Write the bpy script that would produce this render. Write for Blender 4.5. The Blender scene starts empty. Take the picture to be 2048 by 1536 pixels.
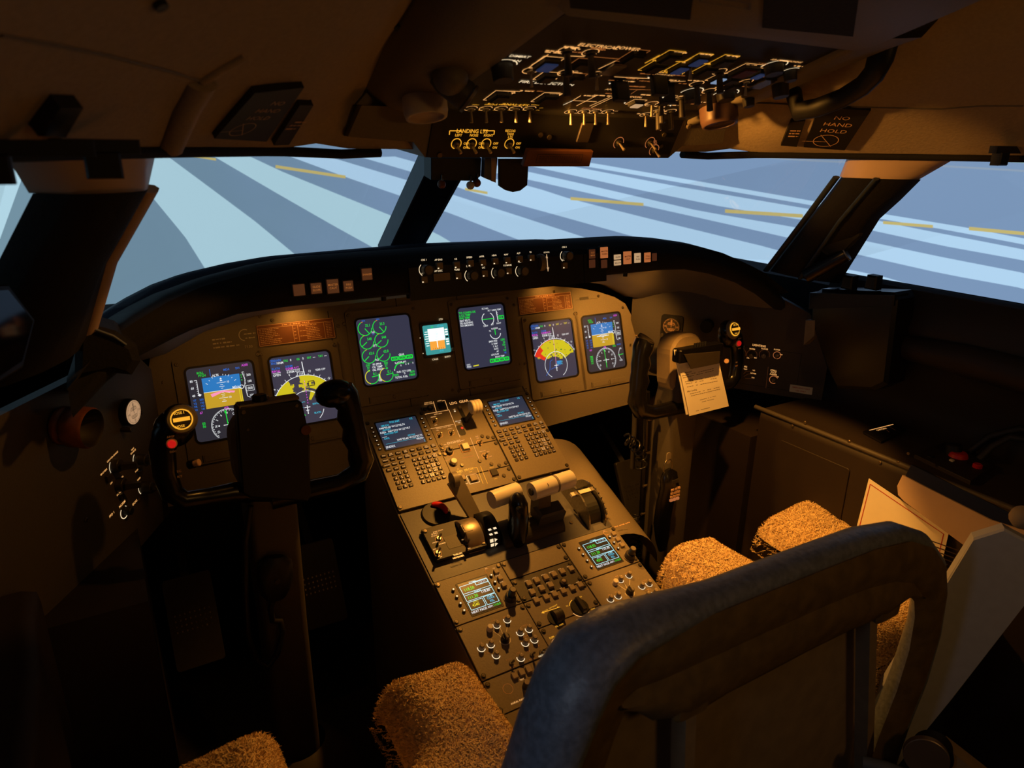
import bpy, math, random
from mathutils import Vector, Matrix
from mathutils.bvhtree import BVHTree
random.seed(7)
PI = math.pi
scene = bpy.context.scene
COL = scene.collection

# ------------------------------------------------------------------ camera
CAM_F = 1392.76
CAM_C = Vector((-0.67865, -1.51896, 1.50751))
PITCH, YAW, ROLL = 0.33023, 0.53251, 0.013159
_fw = Vector((math.sin(YAW)*math.cos(PITCH), math.cos(YAW)*math.cos(PITCH), -math.sin(PITCH)))
_r = _fw.cross(Vector((0, 0, 1))).normalized(); _u = _r.cross(_fw)
CR = _r*math.cos(ROLL) + _u*math.sin(ROLL)
CU = -_r*math.sin(ROLL) + _u*math.cos(ROLL)
cd = bpy.data.cameras.new('camera'); cam = bpy.data.objects.new('camera', cd); COL.objects.link(cam)
cam.matrix_world = Matrix(((CR.x, CU.x, -_fw.x, CAM_C.x), (CR.y, CU.y, -_fw.y, CAM_C.y), (CR.z, CU.z, -_fw.z, CAM_C.z), (0, 0, 0, 1)))
cd.sensor_width = 36; cd.lens = CAM_F*36/2048; cd.clip_start = 0.02; cd.clip_end = 50
cd.dof.use_dof = True; cd.dof.focus_distance = 1.4; cd.dof.aperture_fstop = 6.5
scene.camera = cam
scene.view_settings.view_transform = 'Standard'; scene.view_settings.look = 'None'
scene.view_settings.gamma = 1; scene.view_settings.exposure = 0.0; scene.view_settings.use_curve_mapping = False
scene.cycles.use_denoising = True
scene.cycles.max_bounces = 6; scene.cycles.diffuse_bounces = 3; scene.cycles.glossy_bounces = 3
scene.cycles.transparent_max_bounces = 8; scene.cycles.transmission_bounces = 4
scene.cycles.sample_clamp_indirect = 2.0
world = bpy.data.worlds.new('world'); scene.world = world; world.use_nodes = True
world.node_tree.nodes['Background'].inputs[0].default_value = (0.30, 0.45, 0.7, 1)
world.node_tree.nodes['Background'].inputs[1].default_value = 0.02

# ------------------------------------------------------------------ lights (lamps of the flight deck, plus one added cool fill)
WARM = (1.0, 0.41, 0.06)
def spot(name, loc, target, watts, angle=70, blend=.5, radius=.012, color=WARM):
    l = bpy.data.lights.new(name, 'SPOT'); l.energy = watts; l.color = color
    l.spot_size = math.radians(angle); l.spot_blend = blend; l.shadow_soft_size = radius
    o = bpy.data.objects.new(name, l); COL.objects.link(o); o.location = loc
    o.rotation_euler = (Vector(target)-Vector(loc)).to_track_quat('-Z', 'Y').to_euler(); return o
def point(name, loc, watts, radius=.01, color=WARM):
    l = bpy.data.lights.new(name, 'POINT'); l.energy = watts; l.color = color; l.shadow_soft_size = radius
    o = bpy.data.objects.new(name, l); COL.objects.link(o); o.location = loc; return o
#LIGHTS
spot('hood_flood_pedestal', (.06, -.30, 1.226), (.06, -.56, .68), 12.5, 124, .5)
spot('map_light_copilot', (.29, -.60, 1.515), (.46, -.55, .80), 28.0, 57, .35)
spot('hood_flood_copilot', (.48, -.25, 1.222), (.52, -.02, .95), 10.0, 88, .7, .02)
spot('hood_flood_captain', (-.46, -.25, 1.222), (-.46, -.02, .96), .42, 110, .7, .02)
spot('flood_placard_captain', (-.33, -.02, 1.165), (-.33, .03, 1.10), .22, 130, .9, .006)
spot('flood_placard_copilot', (.33, -.02, 1.165), (.33, .03, 1.10), .22, 130, .9, .006)
point('dome_light_cabin', (.1, -2.0, 1.45), 2.4, .08, (1.0, .50, .13))
spot('map_light_captain', (-.27, -.60, 1.515), (-.78, -.34, 1.02), 3.2, 38, .6)
spot('side_window_fill', (-.84, -1.26, 1.22), (.05, -1.05, .88), 0.85, 75, .7, .06, (.66, .79, 1.0))  # added unseen fill, stands in for side window light on the jump seat rim
spot('gooseneck_light', (-.17, -.565, 1.522), (.46, -.60, 1.535), 19.0, 34, .6)

# ------------------------------------------------------------------ materials
def lin(c):
    return tuple((x/255/12.92 if x/255 <= .04045 else ((x/255+.055)/1.055)**2.4) for x in c) + (1,)
MATS = {}
def mat(name, rgb, rough=.6, metal=0, noise=.12, scale=60, bump=.0, spec=.5, coat=0, lines=None):
    m = bpy.data.materials.new(name); m.use_nodes = True; nt = m.node_tree; b = nt.nodes['Principled BSDF']
    c = lin(rgb); b.inputs['Roughness'].default_value = rough; b.inputs['Metallic'].default_value = metal
    b.inputs['Specular IOR Level'].default_value = spec; b.inputs['Coat Weight'].default_value = coat
    tc = nt.nodes.new('ShaderNodeTexCoord'); n = nt.nodes.new('ShaderNodeTexNoise'); n.inputs['Scale'].default_value = scale
    n.inputs['Detail'].default_value = 3; nt.links.new(tc.outputs['Object'], n.inputs['Vector'])
    r = nt.nodes.new('ShaderNodeValToRGB'); r.color_ramp.elements[0].position = .35; r.color_ramp.elements[1].position = .65
    r.color_ramp.elements[0].color = tuple(x*(1-noise) for x in c[:3])+(1,); r.color_ramp.elements[1].color = tuple(min(1, x*(1+noise)) for x in c[:3])+(1,)
    nt.links.new(n.outputs['Fac'], r.inputs['Fac']); nt.links.new(r.outputs['Color'], b.inputs['Base Color'])
    if bump:
        bp = nt.nodes.new('ShaderNodeBump'); bp.inputs['Strength'].default_value = bump; bp.inputs['Distance'].default_value = .002
        nt.links.new(n.outputs['Fac'], bp.inputs['Height']); nt.links.new(bp.outputs['Normal'], b.inputs['Normal'])
    MATS[name] = m; return m
def emat(name, rgb, strength=1.0):
    m = bpy.data.materials.new(name); m.use_nodes = True; nt = m.node_tree; b = nt.nodes['Principled BSDF']
    b.inputs['Base Color'].default_value = (.02, .02, .02, 1); b.inputs['Roughness'].default_value = .3
    b.inputs['Emission Color'].default_value = lin(rgb); b.inputs['Emission Strength'].default_value = strength
    MATS[name] = m; return m
mat('panel', (122, 112, 98), .55, bump=.15, scale=300, noise=.05)
mat('panel_dark', (74, 68, 60), .55, bump=.15, scale=300, noise=.06)
mat('pedestal', (124, 113, 97), .5, bump=.15, scale=300, noise=.05)
mat('headliner', (168, 150, 128), .75, bump=.3, scale=180, noise=.05)
mat('cream', (196, 170, 150), .5, noise=.03, scale=20)
mat('black', (18, 17, 18), .5, noise=.1)
mat('blackgloss', (14, 13, 13), .25, noise=.1)
mat('softblack', (13, 12, 13), .85, noise=.2, scale=200, bump=.3)
mat('charcoal', (48, 45, 43), .55, noise=.1)
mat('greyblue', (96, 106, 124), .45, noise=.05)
mat('navy', (26, 30, 44), .5, noise=.1)
mat('metal', (150, 145, 138), .3, 1, noise=.1, scale=200)
mat('brushed', (175, 160, 145), .4, .8, noise=.15, scale=8)
mat('screw', (120, 108, 92), .35, .8, noise=.1)
mat('knob', (128, 118, 102), .5, noise=.05)
mat('knobdark', (52, 46, 40), .45, noise=.08)
mat('leverwhite', (226, 216, 200), .35, noise=.03, scale=30)
mat('button', (150, 134, 112), .5, noise=.04)
mat('keycap', (42, 33, 27), .5, noise=.08)
mat('paper', (246, 240, 226), .8, noise=.02, scale=20)
mat('ink', (60, 48, 40), .8)
mat('red', (200, 30, 28), .4)
mat('redline', (190, 60, 40), .7)
mat('darkred', (90, 22, 22), .5)
mat('leather', (112, 120, 134), .42, noise=.2, scale=120, bump=.4)
mat('olive', (106, 86, 46), .7, noise=.2, scale=40, bump=.5)
mat('tan', (150, 132, 104), .7, noise=.1, scale=30)
mat('fleece', (244, 214, 166), .9, noise=.15, scale=90)
mat('floor_carpet', (40, 34, 30), .95, noise=.3, scale=150, bump=.4)
mat('brownwall', (36, 26, 19), .6, noise=.08, scale=25, bump=.1)
mat('darkbrown', (38, 28, 23), .6, noise=.1, scale=25)
mat('greydeck', (92, 90, 92), .5, bump=.1, scale=200, noise=.05)
mat('copper', (200, 120, 70), .3, .7, noise=.1)
mat('edgeblue', (46, 56, 70), .4)
mat('mauve', (104, 78, 72), .45)
mat('shieldgrey', (196, 200, 210), .45, noise=.03)
mat('cover', (20, 15, 14), .3, noise=.1)
mat('blackglass', (6, 7, 10), .06, noise=.0, spec=.6)
mat('opal', (214, 200, 184), .4, noise=.02)
mat('placardbrown', (120, 72, 44), .6, noise=.05)
mat('print', (214, 172, 140), .7, noise=.02)
mat('printw', (222, 214, 200), .7, noise=.02)
for n_, c_, s_ in [('scr_dark', (44, 42, 50), 1), ('scr_slate', (52, 53, 72), 1), ('scr_cdu', (42, 50, 68), 1), ('scr_black', (6, 9, 12), 1),
        ('e_white', (235, 238, 240), 1), ('e_grey', (160, 170, 180), 1), ('e_green', (20, 225, 60), 1), ('e_dkgreen', (10, 120, 40), 1), ('e_cyan', (60, 190, 220), 1),
        ('e_blue', (38, 105, 205), 1), ('e_sky', (40, 120, 190), 1), ('e_ground', (196, 155, 40), 1), ('e_yellow', (225, 215, 40), 1), ('e_terr', (205, 190, 30), 1),
        ('e_red', (225, 50, 30), 1), ('e_mag', (225, 80, 225), 1), ('e_pink', (250, 150, 190), 1), ('e_paleblue', (170, 230, 240), 1.2), ('e_hot', (240, 250, 245), 1.3),
        ('e_teal', (60, 150, 150), 1), ('e_orange', (240, 160, 60), 1.1),
        ('lit', (255, 182, 104), 1.05), ('lit2', (255, 176, 50), 1.0), ('litdim', (190, 110, 50), .6), ('litw', (255, 226, 180), 1.0), ('annun', (235, 135, 75), .5), ('annund', (96, 50, 28), .5), ('annunw', (236, 190, 140), .6), ('redlit', (235, 30, 25), .6), ('dial_lit', (196, 152, 112), .8),
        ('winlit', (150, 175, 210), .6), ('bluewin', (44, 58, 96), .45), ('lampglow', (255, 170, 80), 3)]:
    emat(n_, c_, s_)
# curved display of the simulator
def screen_mat():
    m = bpy.data.materials.new('visual_display'); m.use_nodes = True; nt = m.node_tree; b = nt.nodes['Principled BSDF']
    b.inputs['Base Color'].default_value = (0, 0, 0, 1); b.inputs['Roughness'].default_value = 1; b.inputs['Specular IOR Level'].default_value = 0
    tc = nt.nodes.new('ShaderNodeTexCoord'); sx = nt.nodes.new('ShaderNodeSeparateXYZ'); nt.links.new(tc.outputs['Object'], sx.inputs[0])
    mp = nt.nodes.new('ShaderNodeMapRange'); mp.inputs[1].default_value = -2.6; mp.inputs[2].default_value = 2.4
    nt.links.new(sx.outputs[0], mp.inputs[0])
    n = nt.nodes.new('ShaderNodeTexNoise'); n.inputs['Scale'].default_value = 1.6; n.inputs['Detail'].default_value = 4; nt.links.new(tc.outputs['Object'], n.inputs['Vector'])
    ad = nt.nodes.new('ShaderNodeMath'); ad.operation = 'MULTIPLY_ADD'; ad.inputs[1].default_value = .25; nt.links.new(n.outputs['Fac'], ad.inputs[0]); nt.links.new(mp.outputs[0], ad.inputs[2])
    r = nt.nodes.new('ShaderNodeValToRGB'); e = r.color_ramp.elements
    e[0].position = .42; e[0].color = lin((114, 144, 160)); e[1].position = .92; e[1].color = lin((124, 151, 186))
    k = e.new(.66); k.color = lin((114, 143, 167))
    nt.links.new(ad.outputs[0], r.inputs['Fac']); nt.links.new(r.outputs['Color'], b.inputs['Emission Color']); b.inputs['Emission Strength'].default_value = 1
    MATS['visual_display'] = m
screen_mat()
emat('stripe_paint_l', (176, 212, 227)); emat('stripe_paint_r', (178, 212, 240)); emat('line_yellow', (196, 180, 112)); emat('line_tan', (140, 158, 180)); emat('grass', (150, 184, 186))
def glass_mat():
    m = bpy.data.materials.new('pane_glass'); m.use_nodes = True; nt = m.node_tree
    for n in list(nt.nodes): nt.nodes.remove(n)
    o = nt.nodes.new('ShaderNodeOutputMaterial'); t = nt.nodes.new('ShaderNodeBsdfTransparent'); t.inputs[0].default_value = (.99, .995, .995, 1)
    g = nt.nodes.new('ShaderNodeBsdfGlossy'); g.inputs['Roughness'].default_value = .03
    f = nt.nodes.new('ShaderNodeMath'); f.operation = 'MULTIPLY'; f.inputs[1].default_value = .12
    fr = nt.nodes.new('ShaderNodeFresnel'); fr.inputs[0].default_value = 1.35; mx = nt.nodes.new('ShaderNodeMixShader')
    nt.links.new(fr.outputs[0], f.inputs[0]); nt.links.new(f.outputs[0], mx.inputs[0]); nt.links.new(t.outputs[0], mx.inputs[1]); nt.links.new(g.outputs[0], mx.inputs[2]); nt.links.new(mx.outputs[0], o.inputs[0])
    MATS['pane_glass'] = m
glass_mat()

# ------------------------------------------------------------------ geometry helpers
def ray(px, py):
    return (_fw + CR*((px-1024)/CAM_F) - CU*((py-768)/CAM_F))
class Frame:
    def __init__(s, o, u, v):
        s.o = Vector(o); s.u = Vector(u).normalized(); s.n = s.u.cross(Vector(v)).normalized(); s.v = s.n.cross(s.u)
        s.m = Matrix(((s.u.x, s.v.x, s.n.x, s.o.x), (s.u.y, s.v.y, s.n.y, s.o.y), (s.u.z, s.v.z, s.n.z, s.o.z), (0, 0, 0, 1)))
    def px(s, x, y, h=0):     # photograph pixel -> (u, v) on this real plane (h above it)
        d = ray(x, y); o = s.o + s.n*h; t = (o-CAM_C).dot(s.n)/d.dot(s.n); p = CAM_C+d*t-o
        return (p.dot(s.u), p.dot(s.v))
    def W(s, u, v, n=0): return s.o+s.u*u+s.v*v+s.n*n
    def at(s, u, v, n=0, rot=0):
        c, q = math.cos(rot), math.sin(rot)
        return Frame(s.W(u, v, n), s.u*c+s.v*q, -s.u*q+s.v*c)
WORLD = Frame((0, 0, 0), (1, 0, 0), (0, 1, 0))
def rr(w, h, r, seg=4, cx=0, cy=0):
    pts = []
    r = min(r, w/2-1e-5, h/2-1e-5)
    for qx, qy, a in ((1, 1, 0), (-1, 1, 90), (-1, -1, 180), (1, -1, 270)):
        for i in range(seg+1):
            t = math.radians(a+90*i/seg); pts.append((cx+qx*(w/2-r)+r*math.cos(t), cy+qy*(h/2-r)+r*math.sin(t)))
    return pts
def basis(d):
    d = Vector(d).normalized(); a = Vector((0, 0, 1)) if abs(d.z) < .9 else Vector((1, 0, 0))
    x = a.cross(d).normalized(); return x, d.cross(x), d
class M:
    def __init__(s): s.v = []; s.f = []; s.mi = []; s.sm = []; s.mats = []; s.fr = None
    def idx(s, m):
        if m not in s.mats: s.mats.append(m)
        return s.mats.index(m)
    def add(s, vs, fs, m, smooth=False):
        b = len(s.v); k = s.idx(m)
        if s.fr: vs = [s.fr.W(*p) for p in vs]
        s.v += [tuple(p) for p in vs]
        for f in fs: s.f.append([b+i for i in f]); s.mi.append(k); s.sm.append(smooth)
        return s
    def prism(s, poly, z0, z1, m, ch=0, hole=None, smooth=False):
        n = len(poly)
        if hole:
            vs = [(x, y, z0) for x, y in poly]+[(x, y, z1) for x, y in poly]+[(x, y, z0) for x, y in hole]+[(x, y, z1) for x, y in hole]
            fs = []
            for i in range(n):
                j = (i+1) % n
                fs += [(i, j, n+j, n+i), (n+i, n+j, 3*n+j, 3*n+i), (3*n+i, 3*n+j, 2*n+j, 2*n+i)]
            return s.add(vs, fs, m)
        if ch:
            cx = sum(p[0] for p in poly)/n; cy = sum(p[1] for p in poly)/n
            top = []
            for x, y in poly:
                l = math.hypot(x-cx, y-cy) or 1; k = max(0, (l-ch*1.2)/l); top.append((cx+(x-cx)*k, cy+(y-cy)*k))
            vs = [(x, y, z0) for x, y in poly]+[(x, y, z1-ch) for x, y in poly]+[(x, y, z1) for x, y in top]
            fs = [tuple(range(n-1, -1, -1)), tuple(range(2*n, 3*n))]
            for i in range(n):
                j = (i+1) % n; fs += [(i, j, n+j, n+i), (n+i, n+j, 2*n+j, 2*n+i)]
            return s.add(vs, fs, m)
        vs = [(x, y, z0) for x, y in poly]+[(x, y, z1) for x, y in poly]
        fs = [tuple(range(n-1, -1, -1)), tuple(range(n, 2*n))]+[(i, (i+1) % n, n+(i+1) % n, n+i) for i in range(n)]
        return s.add(vs, fs, m)
    def box(s, x0, x1, y0, y1, z0, z1, m, ch=0):
        return s.prism([(x0, y0), (x1, y0), (x1, y1), (x0, y1)], z0, z1, m, ch)
    def rbox(s, cx, cy, w, h, z0, z1, m, r=.003, ch=.001, seg=3):
        return s.prism(rr(w, h, r, seg, cx, cy), z0, z1, m, ch)
    def cyl(s, p0, p1, r0, m, r1=None, seg=16, caps=True, ch=0):
        p0 = Vector(p0); p1 = Vector(p1); r1 = r0 if r1 is None else r1; x, y, d = basis(p1-p0)
        cs = [(math.cos(2*PI*i/seg), math.sin(2*PI*i/seg)) for i in range(seg)]
        A = [p0+(x*c+y*q)*r0 for c, q in cs]
        e = p1-d*ch; B = [e+(x*c+y*q)*r1 for c, q in cs]
        s.add(A+B, [(i, (i+1) % seg, seg+(i+1) % seg, seg+i) for i in range(seg)], m, True)
        T = [p1+(x*c+y*q)*(r1-ch) for c, q in cs]
        if ch: s.add(B+T, [(i, (i+1) % seg, seg+(i+1) % seg, seg+i) for i in range(seg)], m)
        if caps: s.add(A, [tuple(range(seg-1, -1, -1))], m); s.add(T, [tuple(range(seg))], m)
        return s
    def tube(s, path, r, m, seg=10, caps=True, flat=1.0, up=None):
        P = [Vector(p) for p in path]; n = len(P); rad = r if isinstance(r, (list, tuple)) else [r]*n
        vs = []; px = None
        for i, p in enumerate(P):
            d = (P[min(i+1, n-1)]-P[max(i-1, 0)]).normalized()
            if px is None:
                px = Vector(up).cross(d).normalized() if up else basis(d)[0]
            px = (px-d*px.dot(d)).normalized(); py = d.cross(px)
            for k in range(seg):
                a = 2*PI*k/seg; vs.append(p+px*(math.cos(a)*rad[i])+py*(math.sin(a)*rad[i]*flat))
        fs = [(i*seg+k, i*seg+(k+1) % seg, (i+1)*seg+(k+1) % seg, (i+1)*seg+k) for i in range(n-1) for k in range(seg)]
        s.add(vs, fs, m, True)
        if caps: s.add(vs[:seg], [tuple(range(seg-1, -1, -1))], m); s.add(vs[-seg:], [tuple(range(seg))], m)
        return s
    def lathe(s, prof, o, d, m, seg=24, sharp=False):
        o = Vector(o); x, y, d = basis(d)
        if sharp:
            for a, b in zip(prof[:-1], prof[1:]): s.lathe([a, b], o, d, m, seg)
            return s
        n = len(prof); vs = []
        for r, z in prof:
            for k in range(seg): a = 2*PI*k/seg; vs.append(o+d*z+x*(r*math.cos(a))+y*(r*math.sin(a)))
        fs = [(i*seg+k, i*seg+(k+1) % seg, (i+1)*seg+(k+1) % seg, (i+1)*seg+k) for i in range(n-1) for k in range(seg)]
        return s.add(vs, fs, m, True)
    def ball(s, c, r, m, seg=16, sx=(1, 1, 1)):
        vs = []; fs = []; n = seg//2
        for i in range(n+1):
            t = PI*i/n
            for k in range(seg): a = 2*PI*k/seg; vs.append((c[0]+r*sx[0]*math.sin(t)*math.cos(a), c[1]+r*sx[1]*math.sin(t)*math.sin(a), c[2]+r*sx[2]*math.cos(t)))
        fs = [(i*seg+k, (i+1)*seg+k, (i+1)*seg+(k+1) % seg, i*seg+(k+1) % seg) for i in range(n) for k in range(seg)]
        return s.add(vs, fs, m, True)
    def grid(s, rows, m, smooth=True, closed=False):
        n = len(rows[0]); vs = [p for r_ in rows for p in r_]
        fs = [(i*n+k, i*n+(k+1) % n, (i+1)*n+(k+1) % n, (i+1)*n+k) for i in range(len(rows)-1) for k in range(n if closed else n-1)]
        return s.add(vs, fs, m, smooth)
    def beam(s, p0, p1, w, h, m, up=(0, 0, 1), w1=None, h1=None):
        p0 = Vector(p0); p1 = Vector(p1); d = (p1-p0).normalized(); x = Vector(up).cross(d).normalized(); y = d.cross(x)
        w1 = w if w1 is None else w1; h1 = h if h1 is None else h1
        q = ((-1, -1), (1, -1), (1, 1), (-1, 1))
        vs = [p0+x*(a*w/2)+y*(b*h/2) for a, b in q]+[p1+x*(a*w1/2)+y*(b*h1/2) for a, b in q]
        return s.add(vs, [(3, 2, 1, 0), (4, 5, 6, 7)]+[(i, (i+1) % 4, 4+(i+1) % 4, 4+i) for i in range(4)], m)
    # ---- flat artwork in the u,v plane at height z
    def line(s, p, q, w, m, z=0):
        dx, dy = q[0]-p[0], q[1]-p[1]; l = math.hypot(dx, dy) or 1e-9; nx, ny = -dy/l*w/2, dx/l*w/2
        return s.add([(p[0]+nx, p[1]+ny, z), (p[0]-nx, p[1]-ny, z), (q[0]-nx, q[1]-ny, z), (q[0]+nx, q[1]+ny, z)], [(0, 1, 2, 3)], m)
    def pl(s, pts, w, m, z=0, close=False):
        pts = list(pts)+([pts[0]] if close else [])
        for a, b in zip(pts[:-1], pts[1:]): s.line(a, b, w, m, z)
        return s
    def rect(s, cx, cy, w, h, m, z=0):
        return s.add([(cx-w/2, cy-h/2, z), (cx+w/2, cy-h/2, z), (cx+w/2, cy+h/2, z), (cx-w/2, cy+h/2, z)], [(0, 1, 2, 3)], m)
    def frame2(s, cx, cy, w, h, t, m, z=0):
        return s.pl([(cx-w/2, cy-h/2), (cx+w/2, cy-h/2), (cx+w/2, cy+h/2), (cx-w/2, cy+h/2)], t, m, z, True)
    def poly(s, pts, m, z=0): return s.add([(x, y, z) for x, y in pts], [tuple(range(len(pts)))], m)
    def arc(s, cx, cy, r, a0, a1, w, m, z=0, seg=24):
        k = max(3, int(seg*abs(a1-a0)/360)+1); vs = []
        for i in range(k+1):
            a = math.radians(a0+(a1-a0)*i/k); c, q = math.cos(a), math.sin(a)
            vs += [(cx+(r-w/2)*c, cy+(r-w/2)*q, z), (cx+(r+w/2)*c, cy+(r+w/2)*q, z)]
        fs = [(2*i, 2*i+1, 2*i+3, 2*i+2) for i in range(k)]
        if a1 < a0: fs = [f[::-1] for f in fs]
        return s.add(vs, fs, m)
    def disc(s, cx, cy, r, m, z=0, seg=16): return s.poly([(cx+r*math.cos(2*PI*i/seg), cy+r*math.sin(2*PI*i/seg)) for i in range(seg)], m, z)
    def text(s, t, x, y, size, m, z=0, al='C', rot=0, bold=.0, wd=1.0):
        vs, fs, wid = glyphs(t, bold); k = size*1.35
        ox = {'C': -wid/2, 'L': 0, 'R': -wid}[al]; c, q = math.cos(rot), math.sin(rot)
        out = []
        for a, b in vs:
            a = (a+ox)*k*wd; b = (b-.36)*k; out.append((x+a*c-b*q, y+a*q+b*c, z))
        return s.add(out, fs, m)
    def scribble(s, x0, y, w, h, m, z=0, rnd=None):     # illegible small print: a row of uneven dashes
        R = rnd or random; x = x0
        while x < x0+w:
            l = min(R.uniform(.6, 3.2)*h, x0+w-x); s.rect(x+l/2, y, l*.92, h*R.uniform(.6, 1), m, z); x += l+h*R.choice((.25, .25, .9))
        return s
    def obj(s, name, parent=None, local=None):
        me = bpy.data.meshes.new(name); me.from_pydata(s.v, [], s.f); me.update()
        for m in s.mats: me.materials.append(MATS[m])
        me.polygons.foreach_set('material_index', s.mi); me.polygons.foreach_set('use_smooth', s.sm)
        o = bpy.data.objects.new(name, me); COL.objects.link(o)
        if parent: o.parent = parent
        return o
_gl = {}
def glyphs(t, bold=0):
    key = (t, bold)
    if key not in _gl:
        cu = bpy.data.curves.new('t', 'FONT'); cu.body = t; cu.size = 1; cu.resolution_u = 2; cu.offset = bold; cu.fill_mode = 'FRONT'
        o = bpy.data.objects.new('t', cu); me = bpy.data.meshes.new_from_object(o)
        vs = [(v.co.x, v.co.y) for v in me.vertices]; fs = []
        for p in me.polygons:
            ix = list(p.vertices)
            fs.append(ix if p.normal.z > 0 else ix[::-1])
        wid = max([v[0] for v in vs]+[.1])
        bpy.data.meshes.remove(me); bpy.data.objects.remove(o); bpy.data.curves.remove(cu)
        _gl[key] = (vs, fs, wid)
    return _gl[key]
def thing(name, label, cat, fr=WORLD, group=None):
    o = bpy.data.objects.new(name, None); o.empty_display_size = .02; COL.objects.link(o); o.matrix_world = fr.m
    o['label'] = label; o['category'] = cat
    if group: o['group'] = group
    return o
def tag(o, label, cat, group=None, fr=None):
    o['label'] = label; o['category'] = cat
    if group: o['group'] = group
    if fr: o.matrix_world = fr.m
    return o
def struct(o): o['kind'] = 'structure'; return o
def inst(src, name, parent, loc, rot=0, scale=None):
    o = src.copy(); o.name = name; COL.objects.link(o); o.parent = parent
    o.matrix_local = Matrix.Translation(Vector(loc)) @ Matrix.Rotation(rot, 4, 'Z')
    if scale: o.scale = scale
    return o
def proto(fn, name):      # shared meshes: returns a function placing a copy with the same mesh data
    st = {}
    def place(parent, x, y, z=0, rot=0, nm=None, sc=None):
        if 'me' not in st:
            m = M(); fn(m); o = m.obj(nm or name, parent); st['me'] = o.data
        else:
            o = bpy.data.objects.new(nm or name, st['me']); COL.objects.link(o); o.parent = parent
        o.matrix_local = Matrix.Translation((x, y, z)) @ Matrix.Rotation(rot, 4, 'Z') @ (Matrix.Diagonal((sc[0], sc[1], sc[2], 1)) if sc else Matrix.Identity(4))
        return o
    return place
# ================================================================== curved visual display outside
DC = Vector((0, 0, 1.45)); DR = 3.3
def dome(px, py, dr=0.0):
    d = ray(px, py).normalized(); L = CAM_C-DC; b = L.dot(d); c = L.dot(L)-(DR-dr)**2
    return CAM_C+d*(-b+math.sqrt(b*b-c))
root = thing('projection_screen', 'curved screen outside the windows showing a grey runway with white stripes', 'projection screen')
m = M(); rows = []
for i in range(17):
    el = math.radians(-48+i*4); rows.append([DC+Vector((math.sin(math.radians(a))*math.cos(el), math.cos(math.radians(a))*math.cos(el), math.sin(el)))*DR for a in range(-100, 101, 5)])
m.grid(rows, 'visual_display'); m.obj('display_surface', root)
def interp(pts, n):
    L = [0]
    for a, b in zip(pts[:-1], pts[1:]): L.append(L[-1]+math.hypot(b[0]-a[0], b[1]-a[1]))
    out = []
    for i in range(n+1):
        t = L[-1]*i/n; k = max(j for j in range(len(L)) if L[j] <= t+1e-9); k = min(k, len(pts)-2)
        f = (t-L[k])/(L[k+1]-L[k]); out.append((pts[k][0]+(pts[k+1][0]-pts[k][0])*f, pts[k][1]+(pts[k+1][1]-pts[k][1])*f))
    return out
def stripe(name, up, lo, mt, dr=.01, n=24):
    A = interp(up, n); B = interp(lo, n); m = M()
    m.grid([[dome(*p, dr) for p in A], [dome((a[0]+b[0])/2, (a[1]+b[1])/2, dr) for a, b in zip(A, B)], [dome(*p, dr) for p in B]], mt)
    return m.obj(name, root)
stripe('white_stripe', [(-120, 300), (58, 318)], [(-250, 620), (0, 478)], 'stripe_paint_l')
stripe('white_stripe', [(336, 313), (433, 385), (512, 444), (601, 518), (740, 640)], [(240, 313), (270, 345), (297, 385), (371, 475), (430, 569), (500, 690)], 'stripe_paint_l')
stripe('white_stripe', [(500, 313), (566, 344), (707, 401), (789, 434), (870, 465), (913, 491), (1000, 540)], [(428, 313), (551, 385), (668, 452), (746, 495), (880, 580)], 'stripe_paint_l')
stripe('white_stripe', [(656, 313), (836, 367), (926, 396), (1158, 471), (1300, 520)], [(580, 313), (691, 354), (816, 397), (904, 428), (1038, 480), (1150, 540)], 'stripe_paint_r')
stripe('white_stripe', [(790, 313), (852, 330), (960, 352), (1055, 370), (1141, 398), (1313, 441), (1545, 497), (1673, 535), (1755, 550), (1855, 579), (1960, 606)], [(724, 315), (851, 352), (939, 383), (1098, 426), (1270, 474), (1400, 512), (1500, 545), (1620, 590), (1700, 620), (1800, 650)], 'stripe_paint_r')
stripe('white_stripe', [(900, 312), (1059, 344), (1184, 372), (1399, 422), (1588, 454), (1722, 480), (1888, 515), (2048, 546), (2200, 590)], [(860, 320), (1057, 359), (1162, 383), (1287, 411), (1566, 473), (1702, 506), (1888, 548), (2048, 577), (2200, 620)], 'stripe_paint_r')
stripe('white_stripe', [(1000, 310), (1141, 332), (1356, 373), (1618, 418), (1731, 436), (1821, 455), (2048, 499), (2200, 535)], [(980, 315), (1098, 340), (1270, 378), (1442, 413), (1605, 440), (1726, 457), (1888, 492), (2048, 521), (2200, 560)], 'stripe_paint_r')
stripe('white_stripe', [(1100, 314), (1184, 326), (1626, 402), (1737, 423), (1932, 455), (2048, 477), (2200, 505)], [(1095, 322), (1179, 334), (1626, 411), (1733, 433), (1888, 459), (2048, 489), (2200, 520)], 'stripe_paint_r')
for a, b, w in [((385, 311), (432, 319), 5), ((551, 333), (691, 354), 6), ((930, 378), (975, 386), 5), ((1141, 397), (1287, 409), 6), ((1450, 422), (1606, 432), 7), ((1766, 445), (1866, 453), 6), ((1938, 457), (2100, 472), 7)]:
    stripe('yellow_line', [(a[0], a[1]-w/2), (b[0], b[1]-w/2)], [(a[0], a[1]+w/2), (b[0], b[1]+w/2)], 'line_yellow', .02, 6)
stripe('tan_line', [(1340, 302), (1640, 320), (1850, 328), (2100, 343)], [(1340, 305), (1640, 324), (1850, 332), (2100, 347)], 'line_tan', .02)
stripe('grass_band', [(1340, 284), (1700, 290), (1880, 300), (2100, 312)], [(1340, 292), (1700, 306), (1880, 315), (2100, 330)], 'grass', .015)

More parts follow.
